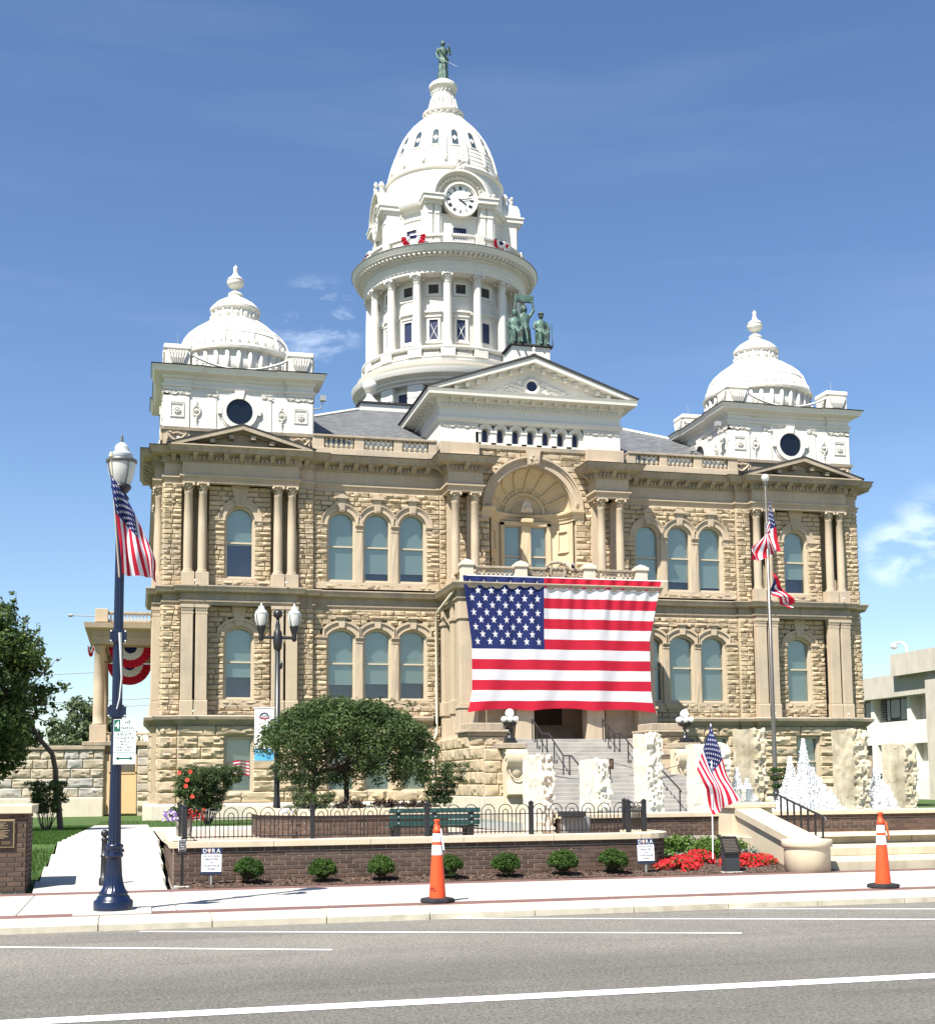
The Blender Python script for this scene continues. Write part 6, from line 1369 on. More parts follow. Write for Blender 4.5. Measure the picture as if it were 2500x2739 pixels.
# ---- cast stone stair wall, steps, handrail on the right
SW = thing('stair_wall', 'cream cast stone stair wall sloping down to a round drum', 'wall', (-7.9, -40.6, 0))
dv = Vector((-.85, -4.1)); 
MB().lathe([(.37, -.2), (.375, .40), (.375, .41)], 40).lathe([(.40, .41), (.41, .42), (.41, .52), (.40, .53), (0, .53)], 40).obj('end_drum', CAST, SW, True)
def swp(x, y, z): return (x+7.9, y+40.6, z)
mb = MB(); A_, B_ = (-7.0, -36.5), (-7.88, -40.6); wd = .24
for (z0a, z0b, za, zb, w_) in ((-.2, -.2, .86, .40, .22), (.86, .40, .99, .53, .27)):
    vs = []
    for (P_, zl, zh) in ((A_, z0a, za), (B_, z0b, zb)):
        for e in (-w_, w_): vs += [swp(P_[0]+e, P_[1], zl), swp(P_[0]+e, P_[1], zh)]
    mb.add(vs, [(0, 1, 3, 2), (4, 6, 7, 5), (0, 4, 5, 1), (2, 3, 7, 6), (1, 5, 7, 3), (0, 2, 6, 4)])
mb.obj('sloping_parapet', CAST, SW)
MB().bbox(*(-7.34+7.9, -6.5+7.9), -36.7+40.6, -36.0+40.6, -.2, .96, .015).obj('pier', CAST, SW); MB().bbox(-7.4+7.9, -6.44+7.9, -36.76+40.6, -35.95+40.6, .96, 1.07, .02).obj('pier_cap', CAST, SW)
mb = MB(); mb.tube([swp(-7.2, -36.74, .78), swp(-7.2, -36.8, .78), swp(-7.2, -36.8, .6), swp(-7.1, -36.85, .2), swp(-7.0, -36.9, .1)], .018, 6); mb.box(*(v_ for v_ in (-7.25+7.9, -7.14+7.9)), -36.85+40.6, -36.7+40.6, .7, .86); mb.obj('outlet_box', GREY, SW)
LN = thing('pier_lantern', 'grey metal lantern standing on the cast stone pier', 'lantern', (-6.93, -36.35, 1.07))
MB().box(-.13, .13, -.13, .13, 0, .025).obj('foot', GREY, LN)
mb = MB()
for sx in (-1, 1):
    for sy in (-1, 1): mb.tube([(sx*.1, sy*.1, .02), (sx*.15, sy*.15, .27)], .012, 4)
mb.add([(-.18, -.18, .27), (.18, -.18, .27), (.18, .18, .27), (-.18, .18, .27), (-.06, -.06, .33), (.06, -.06, .33), (.06, .06, .33), (-.06, .06, .33)], [(0, 1, 5, 4), (1, 2, 6, 5), (2, 3, 7, 6), (3, 0, 4, 7), (4, 5, 6, 7), (3, 2, 1, 0)]); mb.obj('frame', GREY, LN)
MB().lathe([(.12, .03), (.19, .265)], 4, rot=PI/4).obj('glass_panes', glass('lantern_glass', (.9, .9, .85), .12), LN)
PSP = thing('plaza_steps', 'three wide cream cast stone steps rising from the pavement on the right', 'steps', (0, -39.4, 0))
CASTS = mat('worn_cast_step', (.52, .455, .33), .9, .1, 1.2, .01, 60, c2=(.36, .32, .22), c2at=(.5, .75), c2scale=1.5, streak=.2)
for (y0, z0, z1) in ((-40.5, -.2, .15), (-39.15, .15, .30), (-37.9, .30, .45)):
    for (xa, xb) in ((-7.5, -4.2), (-4.19, -.9), (-.89, 2.4), (2.41, 8)): MB().bbox(xa, xb, y0+39.4, -36.4+39.4, z0, z1, .012).obj('step', CASTS, PSP)
HRL = thing('step_handrail', 'short black iron handrail sloping beside the plaza steps', 'handrail', (-6.3, -36.7, .45))
mb = MB(); a_, b_ = Vector((0, .1, .76)), Vector((-.35, -2.3, .38)); mb.tube([tuple(a_+Vector((-.06, .35, 0))), tuple(a_), tuple(b_), tuple(b_+Vector((0, -.05, -.07)))], .022, 8); mb.obj('rail', BLACKI, HRL)
for q in range(7):
    p = a_+(b_-a_)*(.05+.9*q/6); g = -.0 if p.y > -1.2 else (-.15 if p.y > -2.4 else -.3); MB().box(p.x-.014, p.x+.014, p.y-.014, p.y+.014, g, p.z).obj('baluster', BLACKI, HRL)

# ---- rough limestone fountain pillars and jets
LIME = mat('rough_limestone', (.66, .60, .49), .95, .1, 2.5, .05, 14, c2=(.50, .41, .27), c2at=(.55, .75), c2scale=1.6, streak=.1); LIMES = mat('stained_limestone', (.52, .45, .32), .95, .16, 2.5, .05, 14, c2=(.33, .27, .17), c2at=(.45, .7), c2scale=2.2, streak=.3)
def pillar(x, y, z0, z1, w, label, smooth=.55, matl=LIME, d=.45, seed=0):
    rnd = random.Random(seed); nx, nz, ny = 14, int((z1-z0)/.055), 7; mb = MB(); H = z1-z0
    def pt(i, j, k):
        u, v, t = i/nx-.5, j/ny-.5, k/nz; p = Vector((u*w, v*d, t*H)); sd = Vector((p.x*5+seed*7, p.y*5, p.z*4)); am = .012
        if u+.5 > smooth: am = .055
        nrm = Vector((1 if i == nx else (-1 if i == 0 else 0), 1 if j == ny else (-1 if j == 0 else 0), .6 if k == nz else 0))
        if nrm.length: nrm.normalize(); p += nrm*am*(mnoise.noise(sd)*1.2+mnoise.noise(sd*3.1)*1.0+rnd.uniform(-.5, .5))
        if k == nz: p.z += .03*mnoise.noise(sd*.7)
        return tuple(p)
    idx = {}
    for k in range(nz+1):
        for j in range(ny+1):
            for i in range(nx+1):
                if i in (0, nx) or j in (0, ny) or k in (0, nz): idx[i, j, k] = len(mb.v); mb.v.append(pt(i, j, k))
    def q(*c): mb.f.append(tuple(idx[t] for t in c)); mb.m.append(0)
    for k in range(nz):
        for i in range(nx): q((i, 0, k), (i+1, 0, k), (i+1, 0, k+1), (i, 0, k+1)); q((i+1, ny, k), (i, ny, k), (i, ny, k+1), (i+1, ny, k+1))
        for j in range(ny): q((0, j+1, k), (0, j, k), (0, j, k+1), (0, j+1, k+1)); q((nx, j, k), (nx, j+1, k), (nx, j+1, k+1), (nx, j, k+1))
    for i in range(nx):
        for j in range(ny): q((i, j, nz), (i+1, j, nz), (i+1, j+1, nz), (i, j+1, nz))
    o = link('stone_pillar', arcsm(mb.mesh('stone_pillar', matl), 14), None, (x, y, z0)); tag(o, label, 'stone pillar', 'rough limestone fountain pillars'); return o
pillar(-10.94, -35.5, .5, 2.02, .50, 'pale rough stone pillar standing in front of the brick wall beside the fence', seed=1)
pillar(-8.86, -33, .5, 1.98, .56, 'shortest white stone pillar before the middle of the front steps', seed=2)
pillar(-7.6, -33, .5, 2.55, .50, 'tall white stone pillar before the right side of the front steps', .3, seed=3)
pillar(-6.15, -33, .5, 2.32, .86, 'wide white stone pillar behind the small stick flag', seed=4)
pillar(-4.62, -32, .5, 2.70, .62, 'tall water-stained stone pillar left of the flagpole', .5, LIMES, seed=5)
pillar(-1.98, -32, .5, 2.70, .70, 'tall water-stained stone pillar between the two fountain jets', .45, LIMES, seed=6)
pillar(.62, -30, .5, 2.42, .72, 'rightmost water-stained stone pillar by the office building', .5, LIMES, seed=7)
WAT = mat('white_water', (.97, .97, .97), .5, .01, trans=.5)
def jet(x, y, z0, peaks, n, label, spread=.5):
    mb = MB(); O = [(1, 0, 0), (-1, 0, 0), (0, 1, 0), (0, -1, 0), (0, 0, 1), (0, 0, -1)]; FC = [(0, 2, 4), (2, 1, 4), (1, 3, 4), (3, 0, 4), (2, 0, 5), (1, 2, 5), (3, 1, 5), (0, 3, 5)]
    tot = sum(h for _, _, h in peaks)
    for (px, py, h) in peaks:
        for i in range(int(2.2*n*h/tot)):
            t = random.random()**1.25; zz = h*t; rr = (.03+.20*(1-t)**1.4*spread*1.6)*math.sqrt(random.random())*1.5; a = random.uniform(0, 2*PI)
            if random.random() < .12: rr *= 1.7; zz *= .92
            c = (px+rr*math.cos(a), py+rr*math.sin(a)*.7, zz); r = random.uniform(.005, .016)*(1.25-.5*t); sz = random.uniform(1, 2.4)
            mb.add([(c[0]+p[0]*r, c[1]+p[1]*r, c[2]+p[2]*r*sz) for p in O], FC)
        mb.lathe([(.10+.10*h*spread, 0), (.085, h*.3), (.05, h*.62), (.022, h*.93), (0, h*.97)], 9, px, py)
    o = mb.obj('water_jet', WAT, None, loc=(x, y, z0)); tag(o, label, 'fountain jet', 'white fountain jets'); return o
jet(-3.76, -33, .6, [(0, 0, 1.85), (-.3, .1, 1.45), (-.55, 0, .75), (.22, 0, 1.2), (.45, .1, .95), (.66, 0, .7), (-.15, -.3, 1.0), (.35, -.25, .8), (-.4, -.3, .85)], 9000, 'large white fountain plume behind the stair handrail', 1.0)
jet(-1.3, -32, .6, [(0, 0, 1.38), (-.25, .1, .7), (.32, 0, .75), (.05, -.2, .9)], 3200, 'narrow white fountain jet between the two rightmost stone pillars', .7)
jet(-5.45, -33, .6, [(0, 0, 1.2), (.3, 0, .8), (-.2, 0, .9), (.15, -.2, .95)], 2600, 'white fountain jet just behind the small stick flag', .8)
# ================================================================== STREET FURNITURE
LG = glass('lamp_globe_glass', (.93, .95, .95), .10, .08)
ACR = mat('ribbed_lamp_diffuser', (.78, .79, .74), .25, .05, 3, spec=.5, trans=.3)
# navy street lamp with flag and parking sign
LP = thing('street_lamp', 'navy fluted street lamp with an acorn globe, flag and parking sign', 'street lamp', (-18.9, -43.8, .02))
def fluted(prof, n=20, dep=.06, seg=80):
    mb = MB(); vs = []
    for r, z, f in prof:
        for i in range(seg): a = 2*PI*i/seg; vs.append((r*(1-f*dep*(.5+.5*math.cos(a*n)))*math.cos(a), r*(1-f*dep*(.5+.5*math.cos(a*n)))*math.sin(a), z))
    mb.add(vs, [(j*seg+i, j*seg+(i+1) % seg, (j+1)*seg+(i+1) % seg, (j+1)*seg+i) for j in range(len(prof)-1) for i in range(seg)]+[tuple(range((len(prof)-1)*seg, len(prof)*seg))]); return mb
fluted([(.232, 0, 0), (.232, .10, 0), (.225, .115, 0), (.2, .13, 0), (.19, .16, 0), (.165, .185, 0), (.175, .2, 0), (.165, .215, 0), (.14, .25, 1), (.115, .32, 1.6), (.10, .42, 1.6), (.088, .62, 1.5), (.088, .64, 0)]).obj('base', NAVYP, LP, True)
MB().lathe([(.09, .62), (.108, .64), (.108, .66), (.1, .675), (.1, .74), (.108, .755), (.108, .775), (.085, .79)], 24).obj('collar', NAVYP, LP, True)
mb = MB()
for q in range(8): a = q*PI/4; mb.sphere((.103*math.cos(a), .103*math.sin(a), .707), .02, 6, 4)
mb.obj('collar_rosettes', NAVYP, LP)
fluted([(.08, .78, 1.2), (.068, 1.6, 1.2), (.054, 4.9, 1.2), (.05, 5.02, 1.2)], 12, .12, 72).obj('shaft', NAVYP, LP, True)
MB().lathe([(.05, 4.98), (.09, 5.03), (.1, 5.06), (.08, 5.09), (.06, 5.11), (.085, 5.14), (.12, 5.18), (.125, 5.21), (.1, 5.23)], 20).obj('fitter', BLACKI, LP, True)
MB().lathe([(.09, 5.22), (.135, 5.3), (.165, 5.42), (.175, 5.52)], 28, cap=False).obj('diffuser', ACR, LP, True)
MB().lathe([(.178, 5.50), (.19, 5.51), (.19, 5.545), (.178, 5.55)], 28).obj('band', mat('pewter', (.13, .13, .125), .45, .1, metal=.4), LP, True)
MB().lathe([(.17, 5.55), (.13, 5.60), (.14, 5.61), (.12, 5.63), (.085, 5.66), (.088, 5.70), (.075, 5.73), (.04, 5.76), (.02, 5.77)], 24).obj('cap', mat('clear_ribbed_cap', (.62, .66, .66), .12, .1, 12, spec=.6, trans=.3), LP, True)
MB().lathe([(.02, 5.765), (.012, 5.78), (.022, 5.80), (.012, 5.815), (.018, 5.83), (.006, 5.86), (0, 5.9)], 10).obj('finial', MAT['pewter'], LP, True)
for q in range(4): a = q*PI/2+.5; MB().tube([(r_*math.cos(a), r_*math.sin(a), z) for r_, z in ((.1, 5.22), (.142, 5.31), (.172, 5.42), (.183, 5.52))], .008, 5).obj('rib', MAT['pewter'], LP)
for (zz, hw) in ((3.32, .10), (2.40, .11)):
    br = MB().bbox(-hw, hw, -.075, .06, zz-.075, zz+.075, .006).obj('bracket', NAVYP, LP)
    mb = MB()
    for sx in (-1, 1):
        for sz in (-1, 1): mb.sphere((sx*(hw-.015), -.08, zz+sz*.06), .011, 6, 4)
    mb.obj('bolts', REFL, br)
MB().tube([(.02, -.09, 3.36), (.035, -.1, 3.1), (.05, -.09, 2.8), (.03, -.1, 2.55), (.0, -.1, 2.42)], [.02, .016, .012, .01, .008], 5).obj('banner_strap', mat('grey_strap', (.5, .5, .48), .7), LP)
MB().tube([(-.0, -.08, 4.05), (-.12, -.32, 5.5)], .012, 6).obj('flag_staff', mat('pale_wood', (.5, .42, .3), .6), LP)
MB().lathe([(.0, 0), (.03, .02), (.02, .06), (.012, .08)], 8, 0, 0).obj('staff_knob', mat('pale_wood', (.5, .42, .3), .6), LP, loc=(-.12, -.33, 5.48))
# parking sign, turned towards the street
SG2 = MB().bbox(-.15, .15, -.003, .003, -.275, .275, .002).obj('parking_sign', WHITEP, LP, loc=(.1, -.16, 2.02), rz=R(-28))
GRN = mat('sign_green', (.01, .10, .07), .5); mb = MB()
for (a0, a1, z0, z1) in ((-.145, .145, .268, .271), (-.145, .145, -.271, -.268), (-.143, -.14, -.27, .27), (.14, .143, -.27, .27), (-.14, .14, .125, .131), (-.14, .14, -.131, -.125)): mb.box(a0, a1, -.005, -.003, z0, z1)
mb.box(-.14, -.06, -.005, -.003, .131, .268); mb.prism([(-.115, -.2), (-.075, -.17), (-.075, -.19), (.075, -.19), (.075, -.17), (.115, -.2), (.075, -.23), (.075, -.21), (-.075, -.21), (-.075, -.23)], lambda a, z: (a, -.006, z), lambda a, z: (a, -.003, z)); mb.obj('sign_print', GRN, SG2)
text('4', .13, WHITEP, SG2, (-.1, -.0065, .2)); text('HR', .07, GRN, SG2, (.04, -.006, .235)); text('PARKING', .052, GRN, SG2, (.04, -.006, .165), sx=.8)
for b, s_, z in (('8:00 A.M.', .06, .09), ('TO 4:00 P.M.', .055, .04), ('PER SPACE', .03, .0), ('PER DAY', .03, -.03), ('MONDAY - FRIDAY', .03, -.065), ('EXCEPT HOLIDAYS', .03, -.1)): text(b, s_, GRN, SG2, (0, -.006, z), sx=.85)
# limp flag on the lamp
def bil(A, B, C, D, fold):
    A, B, C, D = map(Vector, (A, B, C, D))
    def f(u, v):
        p = A*(1-u)*(1-v)+B*u*(1-v)+C*(1-u)*v+D*u*v; return tuple(p+Vector(fold(u, v)))
    return f
# A hoist top, B fly top, C hoist bottom, D fly bottom
us_flag('lamp_flag', bil((-19.03, -44.12, 5.31), (-18.87, -44.0, 4.09), (-18.47, -43.98, 4.28), (-18.44, -44.0, 4.1),
        lambda u, v: (.03*math.sin(v*9+u*3)*u+.10*v*(1-v)*2*(u), -.05*math.sin(v*16+u*2)*(.3+u)-.03*math.sin(u*9+v*4), -.0-.12*math.sin(PI*v)*u*.2+.16*v*(1-v)*(1-u)*2-(.10*(v**6)*u))),
        'limp stars-and-stripes flag hanging from the navy street lamp', nu=40, nv=3)
# bollard
BO = thing('bollard', 'black ball-topped bollard on the path behind the navy street lamp', 'bollard', (-19.1, -39.9, .03))
fluted([(.075, 0, 0), (.075, .1, 0), (.065, .11, 0), (.066, .12, 0), (.056, .13, 1), (.05, .42, 1), (.058, .43, 0), (.058, .45, 0), (.048, .46, 1), (.044, .66, 1), (.05, .67, 0), (.05, .7, 0), (.03, .72, 0)], 10, .1, 40).obj('post', BLACKI, BO, True); MB().sphere((0, 0, .775), .058, 14, 10).obj('ball', BLACKI, BO, True)
# traffic cones
def cone(loc, label, mark):
    t = thing('traffic_cone', label, 'traffic cone', loc, group='tall orange traffic cones')
    n = 8; b = MB(); b.lathe([(.215, .0), (.222, .02), (.215, .055), (.16, .065)], 8, rot=PI/8); b.obj('rubber_base', RUBBER, t)
    R0 = lambda z: .108-.055*(z-.06)/.8
    MB().lathe([(R0(.06), .06), (R0(.6), .6)], 24, cap=False).lathe([(R0(.725), .725), (R0(.765), .765)], 24, cap=False).lathe([(R0(.87), .87), (R0(.92), .92), (.045, .925), (.035, .96), (.02, .985), (.026, 1.0), (.038, 1.03), (.04, 1.045), (0, 1.05)], 24).obj('body', ORANGE, t, True)
    MB().tube([(.034*math.cos(q*PI/6), 0, .955+.034*math.sin(q*PI/6)) for q in range(12)], .011, 6, close=True).obj('handle_ring', ORANGE, t, True)
    MB().lathe([(R0(.6)+.002, .6), (R0(.725)+.002, .725)], 24, cap=False).obj('reflective_band', REFL, t, True); MB().lathe([(R0(.765)+.002, .765), (R0(.87)+.002, .87)], 24, cap=False).obj('reflective_band', REFL, t, True)
    if mark == 'PD':
        text('PD', .07, INK, t, (-.075, -.072, .17), (R(86), 0, R(-42)))
        st_ = MB(); st_.add([(.03, -.045, .93), (.05, -.04, .93), (.085, -.06, .66), (.06, -.07, .66)], [(0, 1, 2, 3)]); st_.obj('tape_end', REFL, t)
    else:
        for i, c in enumerate('NO PARKING'):
            if c != ' ': z = .54-.052*i; text(c, .058, INK, t, (R0(z)*.92+.004, -R0(z)*.42, z), (R(90), 0, R(58)))
        st_ = MB(); st_.add([(.02, -.055, .93), (.075, -.04, .92), (.11, -.05, .68), (.07, -.075, .66)], [(0, 1, 2, 3)]); st_.obj('tape_end', mat('torn_orange_tape', (.55, .14, .04), .5, .3, 20), t)
    return t
cone((-14.93, -43.98, .0), 'tall orange traffic cone in the middle, in front of the park bench', 'PD'); cone((-8.56, -43.92, .0), 'tall orange traffic cone on the right, before the plaza steps, marked NO PARKING', 'NP')
# bench (seen from behind)
BN = thing('park_bench', 'dark green slatted bench seen from behind, just inside the fence', 'bench', (-13.85, -38.9, .58))
for i, (yy, zz) in enumerate(((-.20, .44), (-.19, .34), (-.175, .24))): MB().bbox(-.77, .77, yy-.02, yy+.015, zz, zz+.078, .008).obj('back_slat', GREENP, BN)
for q in range(4): MB().bbox(-.77, .77, -.13+.1*q, -.045+.1*q, .20, .225, .006).obj('seat_slat', GREENP, BN)
for x in (-.62, 0, .62):
    mb = MB(); mb.box(x-.04, x+.04, -.18, -.1, 0, .5); mb.box(x-.04, x+.04, -.15, .3, .16, .2); mb.box(x-.04, x+.04, .22, .3, 0, .2); mb.box(x-.07, x+.07, -.19, -.05, 0, .02); mb.obj('support', BLACKI, BN)
mb = MB()
for x in (-.62, 0, .62):
    for zz in (.48, .38, .28): mb.sphere((x, -.225, zz), .009, 5, 3)
mb.obj('bolts', REFL, BN)
# small signs
def dora(x, y, label, tilt):
    t = thing('lawn_sign', label, 'sign', (x, y, .03), group='DORA lawn signs'); t.rotation_euler = (R(-3), R(tilt), R(4))
    MB().box(-.012, .012, .0, .015, 0, .56).obj('stake', mat('galvanised', (.25, .29, .27), .5), t); b = MB().bbox(-.15, .15, -.012, .0, .16, .55, .004).obj('board', NAVYS, t)
    MB().box(-.148, .148, -.016, -.012, .20, .455).obj('white_field', WHITEP, b); text('D', .085, WHITEP, b, (-.1, -.015, .505)); text('R', .085, WHITEP, b, (.028, -.015, .505)); text('A', .085, WHITEP, b, (.1, -.015, .505))
    MB().prism([(-.058, .535), (-.012, .535), (-.014, .50), (-.03, .485), (-.03, .478), (-.02, .474), (-.05, .474), (-.04, .478), (-.04, .485), (-.056, .50)], lambda a, z: (a, -.016, z), lambda a, z: (a, -.012, z)).obj('glass_emblem', mat('emblem_peach', (.75, .45, .38), .6), b)
    MB().box(-.13, .13, -.0165, -.012, .462, .466).obj('rule', WHITEP, b)
    for q, l in enumerate(('NO ALCOHOL', 'PERMITTED', 'ON', 'COURTHOUSE', 'PLAZA')): text(l, .036, NAVYS, b, (0, -.0185, .43-.047*q), sx=1.08 if q != 3 else 1.0)
dora(-17.56, -40.42, 'white DORA notice on a stake beside the left end of the brick wall', 1); dora(-10.66, -40.4, 'white DORA notice on a stake beside the red flowers', 0)
NP = thing('post_sign', 'small black notice on a dark post at the left corner of the brick wall', 'sign', (-17.98, -40.42, .02))
MB().box(-.022, .022, -.01, .02, 0, .72).obj('post', mat('rust_black', (.012, .009, .009), .6), NP); MB().bbox(-.11, .1, -.12, .12, -.01, .015, .004).obj('foot', CONC, NP)
b = MB().bbox(-.055, .055, -.016, -.008, .52, .69, .004).obj('board', WHITEP, NP); MB().box(-.05, .05, -.019, -.015, .525, .685).obj('black_field', INK, b)
for q, (l, s_) in enumerate((('THIS IS A', .022), ('TOBACCO', .025), ('FREE', .034), ('CAMPUS', .025))): text(l, s_, WHITEP, b, (0, -.0205, .66-.036*q))
LE = thing('plaque_pedestal', 'dark metal lectern-style plaque standing among the red flowers', 'plaque', (-9.22, -40.48, .0))
MB().bbox(-.17, .17, -.1, .12, -.02, .03, .006).obj('footing', CONC, LE); mb = MB(); mb.prism([(-.06, .03), (.08, .03), (.08, .56), (-.06, .32)], lambda a, z: (-.125, a, z), lambda a, z: (.13, a, z)); mb.obj('body', mat('charcoal_metal', (.035, .04, .045), .45, .1), LE)
mb = MB(); mb.add([(-.15, -.085, .315), (.155, -.085, .315), (.155, .1, .585), (-.15, .1, .585), (-.15, -.095, .325), (.155, -.095, .325), (.155, .09, .595), (-.15, .09, .595)], [(4, 5, 6, 7), (0, 1, 5, 4), (1, 2, 6, 5), (2, 3, 7, 6), (3, 0, 4, 7), (3, 2, 1, 0)]); pt_ = mb.obj('plaque_face', mat('dark_bronze', (.03, .025, .022), .4, metal=.4), LE)
mb = MB()
for q in range(9): t = .1+.085*q; y0_, z0_ = -.095+.185*t, .325+.27*t; mb.add([(-.12, y0_-.002, z0_+.003), (.12-random.random()*.03, y0_-.002, z0_+.003), (.12, y0_+.004, z0_+.012), (-.12, y0_+.004, z0_+.012)], [(0, 1, 2, 3)])
mb.obj('plaque_lines', mat('dim_letters', (.12, .10, .08), .5), pt_)
# stick flag in the flower bed
SFP = thing('stick_flagpole', 'thin white staff in the flower bed carrying a small flag', 'flagpole', (-9.24, -39.85, .2)); MB().tube([(0, 0, 0), (.02, 0, 1.25), (.03, 0, 2.27)], .011, 6).obj('staff', REFL, SFP); MB().sphere((.03, 0, 2.29), .02, 8, 6).obj('knob', BLACKI, SFP)
us_flag('stick_flag', bil((-9.22, -39.87, 2.44), (-8.80, -39.95, 1.22), (-9.50, -39.87, 1.70), (-9.1, -39.9, .96), lambda u, v: (.05*math.sin(v*10)*u-.18*max(0, u-.45)*v*1.2, -.07*math.sin(u*6+v*7)*(.2+u), .04*math.sin(u*9+v*3)*u-.22*math.sin(PI*u)*(.25-.15*v))), 'small stars-and-stripes flag drooping from the thin staff among the flowers', nu=40, nv=3)
# tall steel flagpole
FPO = thing('flagpole', 'tall steel flagpole with a ball top in front of the right pavilion', 'flagpole', (1.2, -22, .3)); MB().lathe([(.13, 0), (.11, .1), (.095, .15), (.068, 3), (.042, 10.95)], 18).obj('pole', STEEL, FPO, True); MB().sphere((0, 0, 11.1), .13, 16, 10).obj('ball', mat('satin_ball', (.7, .68, .62), .35, metal=.3), FPO, True); MB().lathe([(.05, 10.85), (.08, 10.9), (.08, 10.98), (.04, 11.0)], 12).obj('truck', STEEL, FPO)
us_flag('pole_flag', bil((1.28, -22.05, 10.75), (1.65, -22.1, 8.9), (1.28, -22.05, 9.35), (.5, -22.1, 8.6), lambda u, v: (.16*math.sin(v*11+u*4)*u-.3*math.sin(PI*u)*v, -.14*math.sin(u*8+v*9)*u, -.22*math.sin(PI*u)*(1-v)+.12*math.sin(v*7)*u)), 'limp stars-and-stripes flag high on the tall steel flagpole', nu=36, nv=3)
SFL = thing('state_flag', 'limp red, white and blue state flag lower on the tall steel flagpole', 'flag', (1.3, -22.05, 7.3)); mb = MB()
n_ = 24; vs = []
for j in range(13):
    for i in range(n_+1):
        u, v = i/n_, j/12; vs.append((.75*u+.08*math.sin(v*8+u*3)*u-.15*v*u, -.14*math.sin(u*9+v*6), .95-.75*v-1.0*u+.55*v*u))
mb.v = vs; mb.f = [(j*(n_+1)+i, j*(n_+1)+i+1, (j+1)*(n_+1)+i+1, (j+1)*(n_+1)+i) for j in range(12) for i in range(n_)]; mb.m = [2 if i < 5+2*abs(j-6)*.0 and 2 < j < 9 else (0 if (j*5//12) % 2 == 0 else 1) for j in range(12) for i in range(n_)]; mb.obj('cloth', [RED, FWHITE, FBLUE], SFL, True)
# twin lamp with banner
TL = thing('twin_lamp', 'black twin-globe lamp with a white banner rising behind the clipped tree', 'street lamp', (-15.83, -33.0, .55))
fluted([(.15, 0, 0), (.14, .1, 0), (.1, .2, 0), (.085, .4, 1), (.06, .8, 1), (.055, 3.9, 1)], 10, .08, 40).obj('shaft', BLACKI, TL, True); MB().lathe([(.05, 3.75), (.085, 3.8), (.1, 3.95), (.085, 4.15), (.05, 4.2), (.05, 4.3), (.035, 4.35), (.03, 4.45)], 14).obj('hub', BLACKI, TL, True); MB().sphere((0, 0, 4.53), .1, 14, 10).obj('hub_ball', BLACKI, TL, True)
MB().tube([(-.36, 0, 4.03), (.36, 0, 4.03)], .035, 8).obj('crossarm', BLACKI, TL)
for s in (-1, 1):
    MB().lathe([(.03, 3.95), (.06, 4.0), (.05, 4.06), (.06, 4.12), (.085, 4.2), (.1, 4.26), (.1, 4.28)], 14, s*.345, 0).obj('fitter', BLACKI, TL, True); MB().lathe([(.09, 4.27), (.125, 4.36), (.14, 4.45), (.145, 4.52)], 20, s*.345, 0, cap=False).obj('diffuser', ACR, TL, True)
    MB().lathe([(.147, 4.52), (.13, 4.56), (.1, 4.6), (.07, 4.63), (.06, 4.68), (.02, 4.71), (.015, 4.75), (0, 4.77)], 16, s*.345, 0).obj('cap', MAT['clear_ribbed_cap'], TL, True)
    for q in range(4): a = q*PI/2+PI/4; MB().tube([(s*.345+r_*math.cos(a), r_*math.sin(a), z) for r_, z in ((.1, 4.26), (.135, 4.36), (.15, 4.5))], .008, 4).obj('rib', BLACKI, TL)
MB().sphere((.06, 0, 3.45), .06, 8, 6, sq=(.8, .8, 1.5)).obj('outlet', BLACKI, TL)
BA = MB().bbox(-.47, -.07, -.012, -.006, 1.45, 2.53, .003).obj('banner', WHITEP, TL); MB().tube([(-.5, -.01, 2.55), (.05, -.01, 2.55)], .014, 6).obj('banner_rod', REFL, TL)
MB().box(-.468, -.072, -.015, -.012, 1.46, 1.70).obj('blue_field', mat('banner_cyan', (.10, .42, .72), .6), BA); MB().box(-.468, -.072, -.0165, -.0125, 1.68, 1.70).obj('blue_edge', mat('banner_deep_blue', (.02, .10, .3), .6), BA)
F = lambda y: (lambda a, z: (a, y, z)); cxb, czb = -.27, 2.36
arc_ = lambda r: [(cxb-r*math.cos(PI*(q/16)), czb+r*math.sin(PI*q/16)) for q in range(17)]
MB().band(arc_(.072), arc_(.1), F(-.015), F(-.012)).obj('emblem_arc', NAVYS, BA); text('250', .075, NAVYS, BA, (cxb, -.015, czb+.02)); MB().band([(cxb-.1, 2.335), (cxb, 2.315), (cxb+.1, 2.335)], [(cxb-.105, 2.36), (cxb, 2.34), (cxb+.105, 2.36)], F(-.017), F(-.012)).obj('emblem_ribbon', RED, BA)

# ================================================================== PLANTS
def leafcloud(n, sampler, size, up=.3):
    """n folded leaf quads; sampler() -> (point, outward dir)"""
    P_ = np.empty((n, 3)); D_ = np.empty((n, 3))
    for i in range(n):
        p, d = sampler(); P_[i] = p; D_[i] = d
    rs = np.random.RandomState(n % 9973); nr = D_+rs.normal(0, .55, (n, 3)); nr[:, 2] += up; nr /= np.linalg.norm(nr, axis=1)[:, None]
    t = rs.normal(0, 1, (n, 3)); t -= (t*nr).sum(1)[:, None]*nr; t /= np.linalg.norm(t, axis=1)[:, None]; b = np.cross(nr, t); s = size*rs.uniform(.65, 1.3, (n, 1))
    v = np.stack([P_-t*s, P_-b*s*.5+nr*s*.12, P_+t*s, P_+b*s*.5+nr*s*.12], 1).reshape(-1, 3)
    mb = MB(); mb.v = [tuple(q) for q in v.tolist()]; mb.f = [(4*i, 4*i+1, 4*i+2, 4*i+3) for i in range(n)]; mb.m = [0]*n; return mb
